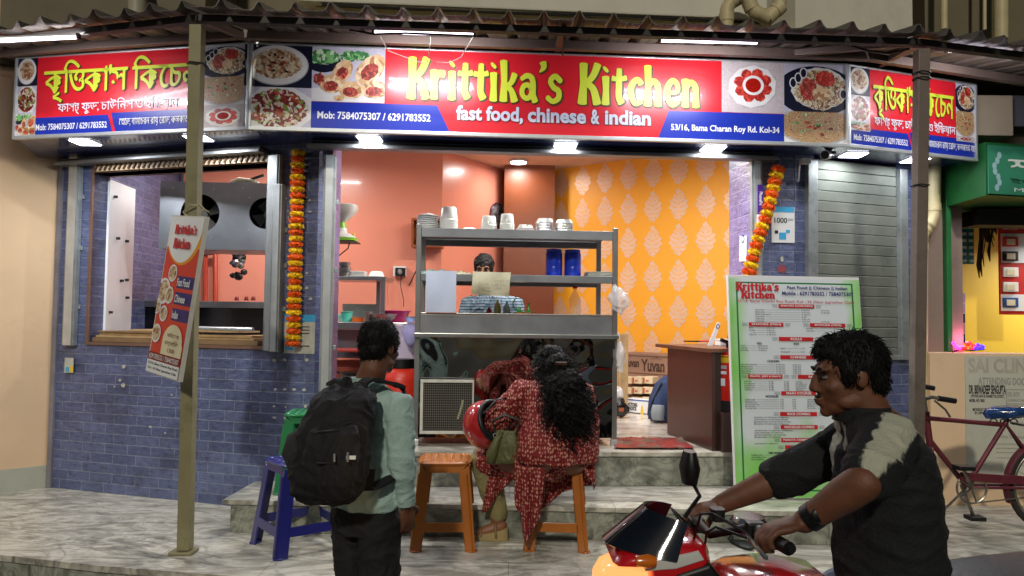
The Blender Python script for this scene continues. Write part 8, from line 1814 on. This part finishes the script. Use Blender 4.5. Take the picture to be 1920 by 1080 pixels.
mb = MB(); mb.loft([(nk+Vector((-.005, 0, -.015)), .083, .078, R3), (nk+Vector((-.008, 0, .008)), .078, .072, R3), (nk+Vector((-.004, 0, .025)), .070, .066, R3)], 24); mb.build('collar', fabric('plain_black_knit', '101316', bump=.5), t, smooth=60)
mb = MB(); mb.loft([(pel+Vector((0, 0, -.08)), .19, .16, R3), (pel+Vector((0, 0, .02)), .185, .16, R3)], 24)
for s_ in (-1, 1): hp = pel+Vector((0, .10*s_, -.02)); kn = P2(1440, 1215, .16*s_); an = Vector((kn.x+.14, kn.y, ROAD+.34)); limb(mb, [hp, kn], [.115, .085]); limb(mb, [kn, an], [.083, .062])
mb.build('jeans', fabric('pale_blue_jeans', '8c9cae'), t, smooth=180, post=remesh(.009, 3, folds(.006, (10, 10, 8), 12)))
for s_ in (-1, 1): kn = P2(1440, 1215, .16*s_); an = Vector((kn.x+.14, kn.y, ROAD+.30)); mb = MB(); mb.loft([(an+Vector((-.06, 0, -.105)), .13, .05, I3), (an+Vector((-.06, 0, -.07)), .13, .05, I3), (an+Vector((0, 0, .0)), .06, .05, I3)], 20, 0, .85); mb.build('shoe', BLK, t, smooth=60)
mb = MB(); d_ = (WN-EN).normalized(); mb.tube([WN-d_*.035, WN-d_*.012], .033, 20); mb.ball(WN-d_*.024+Vector((0, -.032, .01)), (.018, .008, .018)); mb.build('watch', BLK, t, smooth=50)
# motorcycle
t = thing('motorcycle', 'red and white motorcycle with black visor and glowing orange headlamp heading left', 'motorcycle', (*P2(1500, 1000).xy, ROAD))
MRED = mat('motorcycle_red', 'c4141a', .18, 0, .04, 5, coat=1); MWH = mat('motorcycle_white', 'c8c8c4', .25, 0, .04, coat=.8); SMK = mat('smoked_visor', '10141a', .06, 0, .1, coat=1); CHM = mat('polished_metal', 'b8bcc0', .18, .9, .05)
gN, gF = WN+Vector((-.085, -.0, -.045)), WF_+Vector((-.085, .0, -.045)); gm = (gN+gF)/2
mb = MB(); mb.tube([gN+Vector((.03, -.07, 0)), gN+Vector((-.01, .08, .01)), gm+Vector((-.06, -.06, .0)), gm+Vector((-.06, .06, .0)), gF+Vector((-.01, -.06, .01)), gF+Vector((.03, .07, 0))], .011, 10); hbm = mb.build('handlebar', DARK, t, smooth=60)
for a, b_ in ((gN+Vector((.025, -.065, 0)), gN+Vector((-.005, .055, .005))), (gF+Vector((.025, .065, 0)), gF+Vector((-.005, -.055, .005)))):
    mb = MB(); mb.tube([a, b_], .0165, 12); mb.build('grip', BLK, hbm, smooth=60); mb = MB(); mb.tube([b_+Vector((-.03, 0, -.01)), a+Vector((-.055, 0, -.02)), a+Vector((-.05, 0, -.02))], .006, 6); mb.build('lever', CHM, hbm, smooth=60)
for px, dy in ((1412, -.08),): mb = MB(); c = P2(1405, 978, -.02); mb.loft([(c+Vector((0, 0, -.03)), .045, .05, I3), (c, .05, .055, I3), (c+Vector((0, 0, .015)), .04, .045, I3)], 18); mb.build('instrument', CHM, t, smooth=50)
mb = MB(); c = P2(1345, 962, .12); mb.loft([(c+Vector((0, 0, -.02)), .018, .026, I3), (c+Vector((0, 0, .014)), .020, .026, I3)], 16, 0, .7); mb.build('fluid_reservoir', DARK, t, smooth=50)
for s_, st0, mc in ((1, gF+Vector((-.03, -.02, .01)), P2(1293, 876, .34)),):
    mb = MB(); mb.tube([st0, P2(1312, 930, .26), mc+Vector((.01, -.01, -.05))], .006, 8); mb.loft([(mc+Vector((0, 0, -.05)), .022, .035, I3), (mc, .03, .055, I3), (mc+Vector((0, 0, .05)), .018, .035, I3)], 20, 0, .8); mb.build('mirror', BLK, t, smooth=50)
# smoked visor: curved screen
mb = MB(); N = 14; vs = []
bot = [P2(1128, 1022), P2(1160, 1000), P2(1215, 992), P2(1290, 1000)]; topl = [P2(1140, 985), P2(1185, 955), P2(1235, 943), P2(1285, 950)]
for j in range(7):
    for i in range(N+1):
        a = -1+2*i/N; w_ = .125-.03*j/6; x = lambda q: q
        p = P2(1250-120*math.cos(a*PI/2)*(1-j*.075)+4*j, 1012-10.5*j+14*abs(a)**2); p = Vector((p.x, RY+w_*math.sin(a*PI/2)*1.0, p.z)); vs.append(p)
mb.add(vs, [(j*(N+1)+i, j*(N+1)+i+1, (j+1)*(N+1)+i+1, (j+1)*(N+1)+i) for j in range(6) for i in range(N)])
def sol3(me):
    bm = bmesh.new(); bm.from_mesh(me); bmesh.ops.solidify(bm, geom=bm.faces[:], thickness=.004); bm.to_mesh(me); bm.free(); return me
mb.build('visor', SMK, t, smooth=60, post=sol3)
F2 = lambda pts, y0, y1, mi=0: None
def shell(nm, pts, w0, w1, m, dy=0, bev=.012, off=0):      # body panel: outline in the side view, full width tapering to the rim
    n = len(pts); P_ = [P2(x, y) for x, y in pts]; c = sum(P_, Vector())/n; vs = []
    for s_, w_, q in ((-1, w0, .86), (-1, w1, 1.0), (1, w1, 1.0), (1, w0, .86)):
        for p in P_: r = c+(p-c)*q; vs.append(Vector((r.x, RY+dy+s_*w_, r.z)))
    mb = MB(); fs = [tuple(range(n))[::-1], tuple(3*n+i for i in range(n))]
    for k in range(3): fs += [(k*n+i, k*n+(i+1) % n, (k+1)*n+(i+1) % n, (k+1)*n+i) for i in range(n)]
    mb.add(vs, fs); return mb.build(nm, m, t, smooth=50, bevel=bev)
shell('front_fairing', [(1138, 1037), (1160, 1017), (1215, 1004), (1275, 996), (1312, 1004), (1318, 1045), (1290, 1110), (1235, 1160), (1208, 1120), (1206, 1038)], .115, .08, MRED)
shell('white_flash', [(1195, 1026), (1290, 1008), (1300, 1024), (1250, 1040), (1195, 1044)], .120, .116, MWH, 0, .002)
shell('dark_panel', [(1250, 1050), (1310, 1030), (1335, 1060), (1320, 1130), (1260, 1120)], .121, .115, BLK, 0, .003)
shell('fuel_tank', [(1330, 1080), (1370, 1062), (1450, 1054), (1530, 1066), (1560, 1090), (1560, 1150), (1400, 1170), (1335, 1130)], .12, .07, MRED, 0, .02)
shell('tank_stripe', [(1350, 1092), (1470, 1076), (1545, 1088), (1545, 1100), (1470, 1092), (1360, 1110)], .1225, .1205, MWH, 0, .002)
shell('seat', [(1560, 1105), (1640, 1120), (1760, 1100), (1800, 1072), (1890, 1060), (1990, 1050), (2010, 1062), (1960, 1100), (1800, 1135), (1600, 1150)], .11, .08, mat('dark_grey_seat_vinyl', '24272c', .45, 0, .1, 20, .2, 60), 0, .015)
shell('tail_fairing', [(1620, 1150), (1800, 1140), (1960, 1105), (2020, 1072), (2040, 1085), (1980, 1150), (1800, 1200), (1640, 1210)], .10, .06, MRED)
shell('engine', [(1360, 1190), (1560, 1180), (1580, 1300), (1520, 1370), (1380, 1370), (1340, 1290)], .11, .08, DSTEEL); shell('belly_panel', [(1250, 1160), (1340, 1180), (1340, 1330), (1300, 1300)], .11, .08, MRED)
axf, axr = Vector((P2(1170, 1300).x-.02, RY, ROAD+.30)), Vector((P2(1170, 1300).x+1.26, RY, ROAD+.30)); RXc = Matrix.Rotation(PI/2, 3, 'X')
for a in (axf, axr):
    mb = MB(); mb.tube([a+Vector((math.cos(2*PI*i/40)*.245, 0, math.sin(2*PI*i/40)*.245)) for i in range(41)], .05, 12, cap=False); w__ = mb.build('wheel', mat('motorcycle_tyre', '121212', .8, 0, .2, 20), t, smooth=180)
    mb = MB(); mb.tube([a+Vector((math.cos(2*PI*i/40)*.20, 0, math.sin(2*PI*i/40)*.20)) for i in range(41)], .018, 8, cap=False)
    for i in range(6): an_ = i*PI/3; mb.bar(a, a+Vector((math.cos(an_)*.195, 0, math.sin(an_)*.195)), .022, .018)
    mb.tube([a+Vector((0, -.06, 0)), a+Vector((0, .06, 0))], .03, 12); mb.build('rim', DARK, w__, smooth=50)
mb = MB()
for s_ in (-.075, .075): mb.tube([axf+Vector((0, s_, 0)), P2(1270, 1030)+Vector((0, s_, 0))], .020, 10)
mb.build('fork', CHM, t, smooth=60); mb = MB(); 
for s_ in (-.08, .08): mb.bar(axr+Vector((0, s_, 0)), P2(1500, 1320)+Vector((0, s_, 0)), .03, .05)
mb.build('swing_arm', DARK, t, bevel=.004); mb = MB(); mb.tube([P2(1400, 1360, -.12), P2(1600, 1375, -.13), axr+Vector((.1, -.13, .06))], [.02, .025, .045], 14); mb.build('exhaust', CHM, t, smooth=60)
n = 16; mb = MB(); vs = []
for i in range(n+1):
    a = rad(30+120*i/n)
    for w_, rr in ((-.06, .30), (-.04, .325), (.04, .325), (.06, .30)): vs.append(axf+Vector((math.cos(a)*rr, w_, math.sin(a)*rr)))
mb.add(vs, [(4*i+j, 4*i+j+1, 4*i+j+5, 4*i+j+4) for i in range(n) for j in range(3)]); mb.build('front_mudguard', MRED, t, smooth=60, post=sol3)
mb = MB(); c = P2(1160, 1080, -.02); R_l = Matrix.Rotation(rad(-90), 3, 'Y'); mb.loft([(c+Vector((.06, .0, 0)), .058, .105, R_l), (c+Vector((0, -.0, 0)), .056, .10, R_l), (c+Vector((-.045, -.0, -.005)), .045, .08, R_l), (c+Vector((-.065, -.0, -.01)), .025, .045, R_l)], 28, 0, .75)
HL, n, l, b = nodes('lit_headlamp_glass'); b.inputs['Base Color'].default_value = (.5, .22, .08, 1); b.inputs['Emission Color'].default_value = (1, .42, .13, 1); b.inputs['Emission Strength'].default_value = 1.15; b.inputs['Roughness'].default_value = .15
mb.build('headlamp', HL, t, smooth=50)
mb = MB(); mb.ball(c+Vector((-.01, -.096, -.002)), (.028, .012, .020), 0, 16, 10); mb.build('bulb_glow', mat('lit_bulb', 'fff0b0', .4, 0, 0, emis=7, ecol='ffd060'), t, smooth=180)
ld = bpy.data.lights.new('lamp', 'SPOT'); ld.energy = 12; ld.color = (1, .62, .3); ld.spot_size = rad(90); ld.shadow_soft_size = .04; lo = bpy.data.objects.new('lamp', ld); COL.objects.link(lo); lo.parent = t; lo.location = wm(t).inverted() @ (c+Vector((-.08, -.03, 0))); lo.rotation_euler = Vector((-1, .15, -.12)).to_track_quat('-Z', 'Y').to_euler()

mb = MB()      # control cables and switch gear
for a, b_, k in ((gN+Vector((-.03, .05, 0)), P2(1300, 1015, -.05), .06), (gN+Vector((-.03, .04, -.01)), P2(1320, 1030, -.03), .03), (gF+Vector((-.03, -.05, 0)), P2(1300, 1012, .05), .06)):
    m_ = (a+b_)/2+Vector((-.05, 0, k)); mb.tube([a, a.lerp(m_, .6)+Vector((-.02, 0, .02)), m_, b_.lerp(m_, .4), b_], .0035, 6)
mb.build('control_cables', BLK, hbm, smooth=60)
for g_, y_ in ((gN, .075), (gF, -.075)): mb = MB(); q = g_+Vector((-.008, y_, .002)); mb.box(q.x-.022, q.x+.022, q.y-.018, q.y+.018, q.z-.02, q.z+.022); mb.build('switch_block', BLK, hbm, bevel=.005)
mb = MB(); q = P2(1215, 1052, -.135); mb.loft([(q+Vector((-.03, 0, 0)), .012, .012, Matrix.Rotation(PI/2, 3, 'Y')), (q, .018, .018, Matrix.Rotation(PI/2, 3, 'Y')), (q+Vector((.02, 0, 0)), .012, .012, Matrix.Rotation(PI/2, 3, 'Y'))], 14); mb.bar(q, q+Vector((0, .04, 0)), .012, .012); mb.build('indicator', mat('amber_indicator', 'd06a10', .2, 0, .05, coat=1), t, smooth=60)
mb = MB(MB().fr); txt(mb, '150', P2(1420, 1075).x, P2(1462, 1075).x, P2(1440, 1086).z, P2(1440, 1078).z, RY-.1245, 0, .02); mb.build('decal', MWH, t)
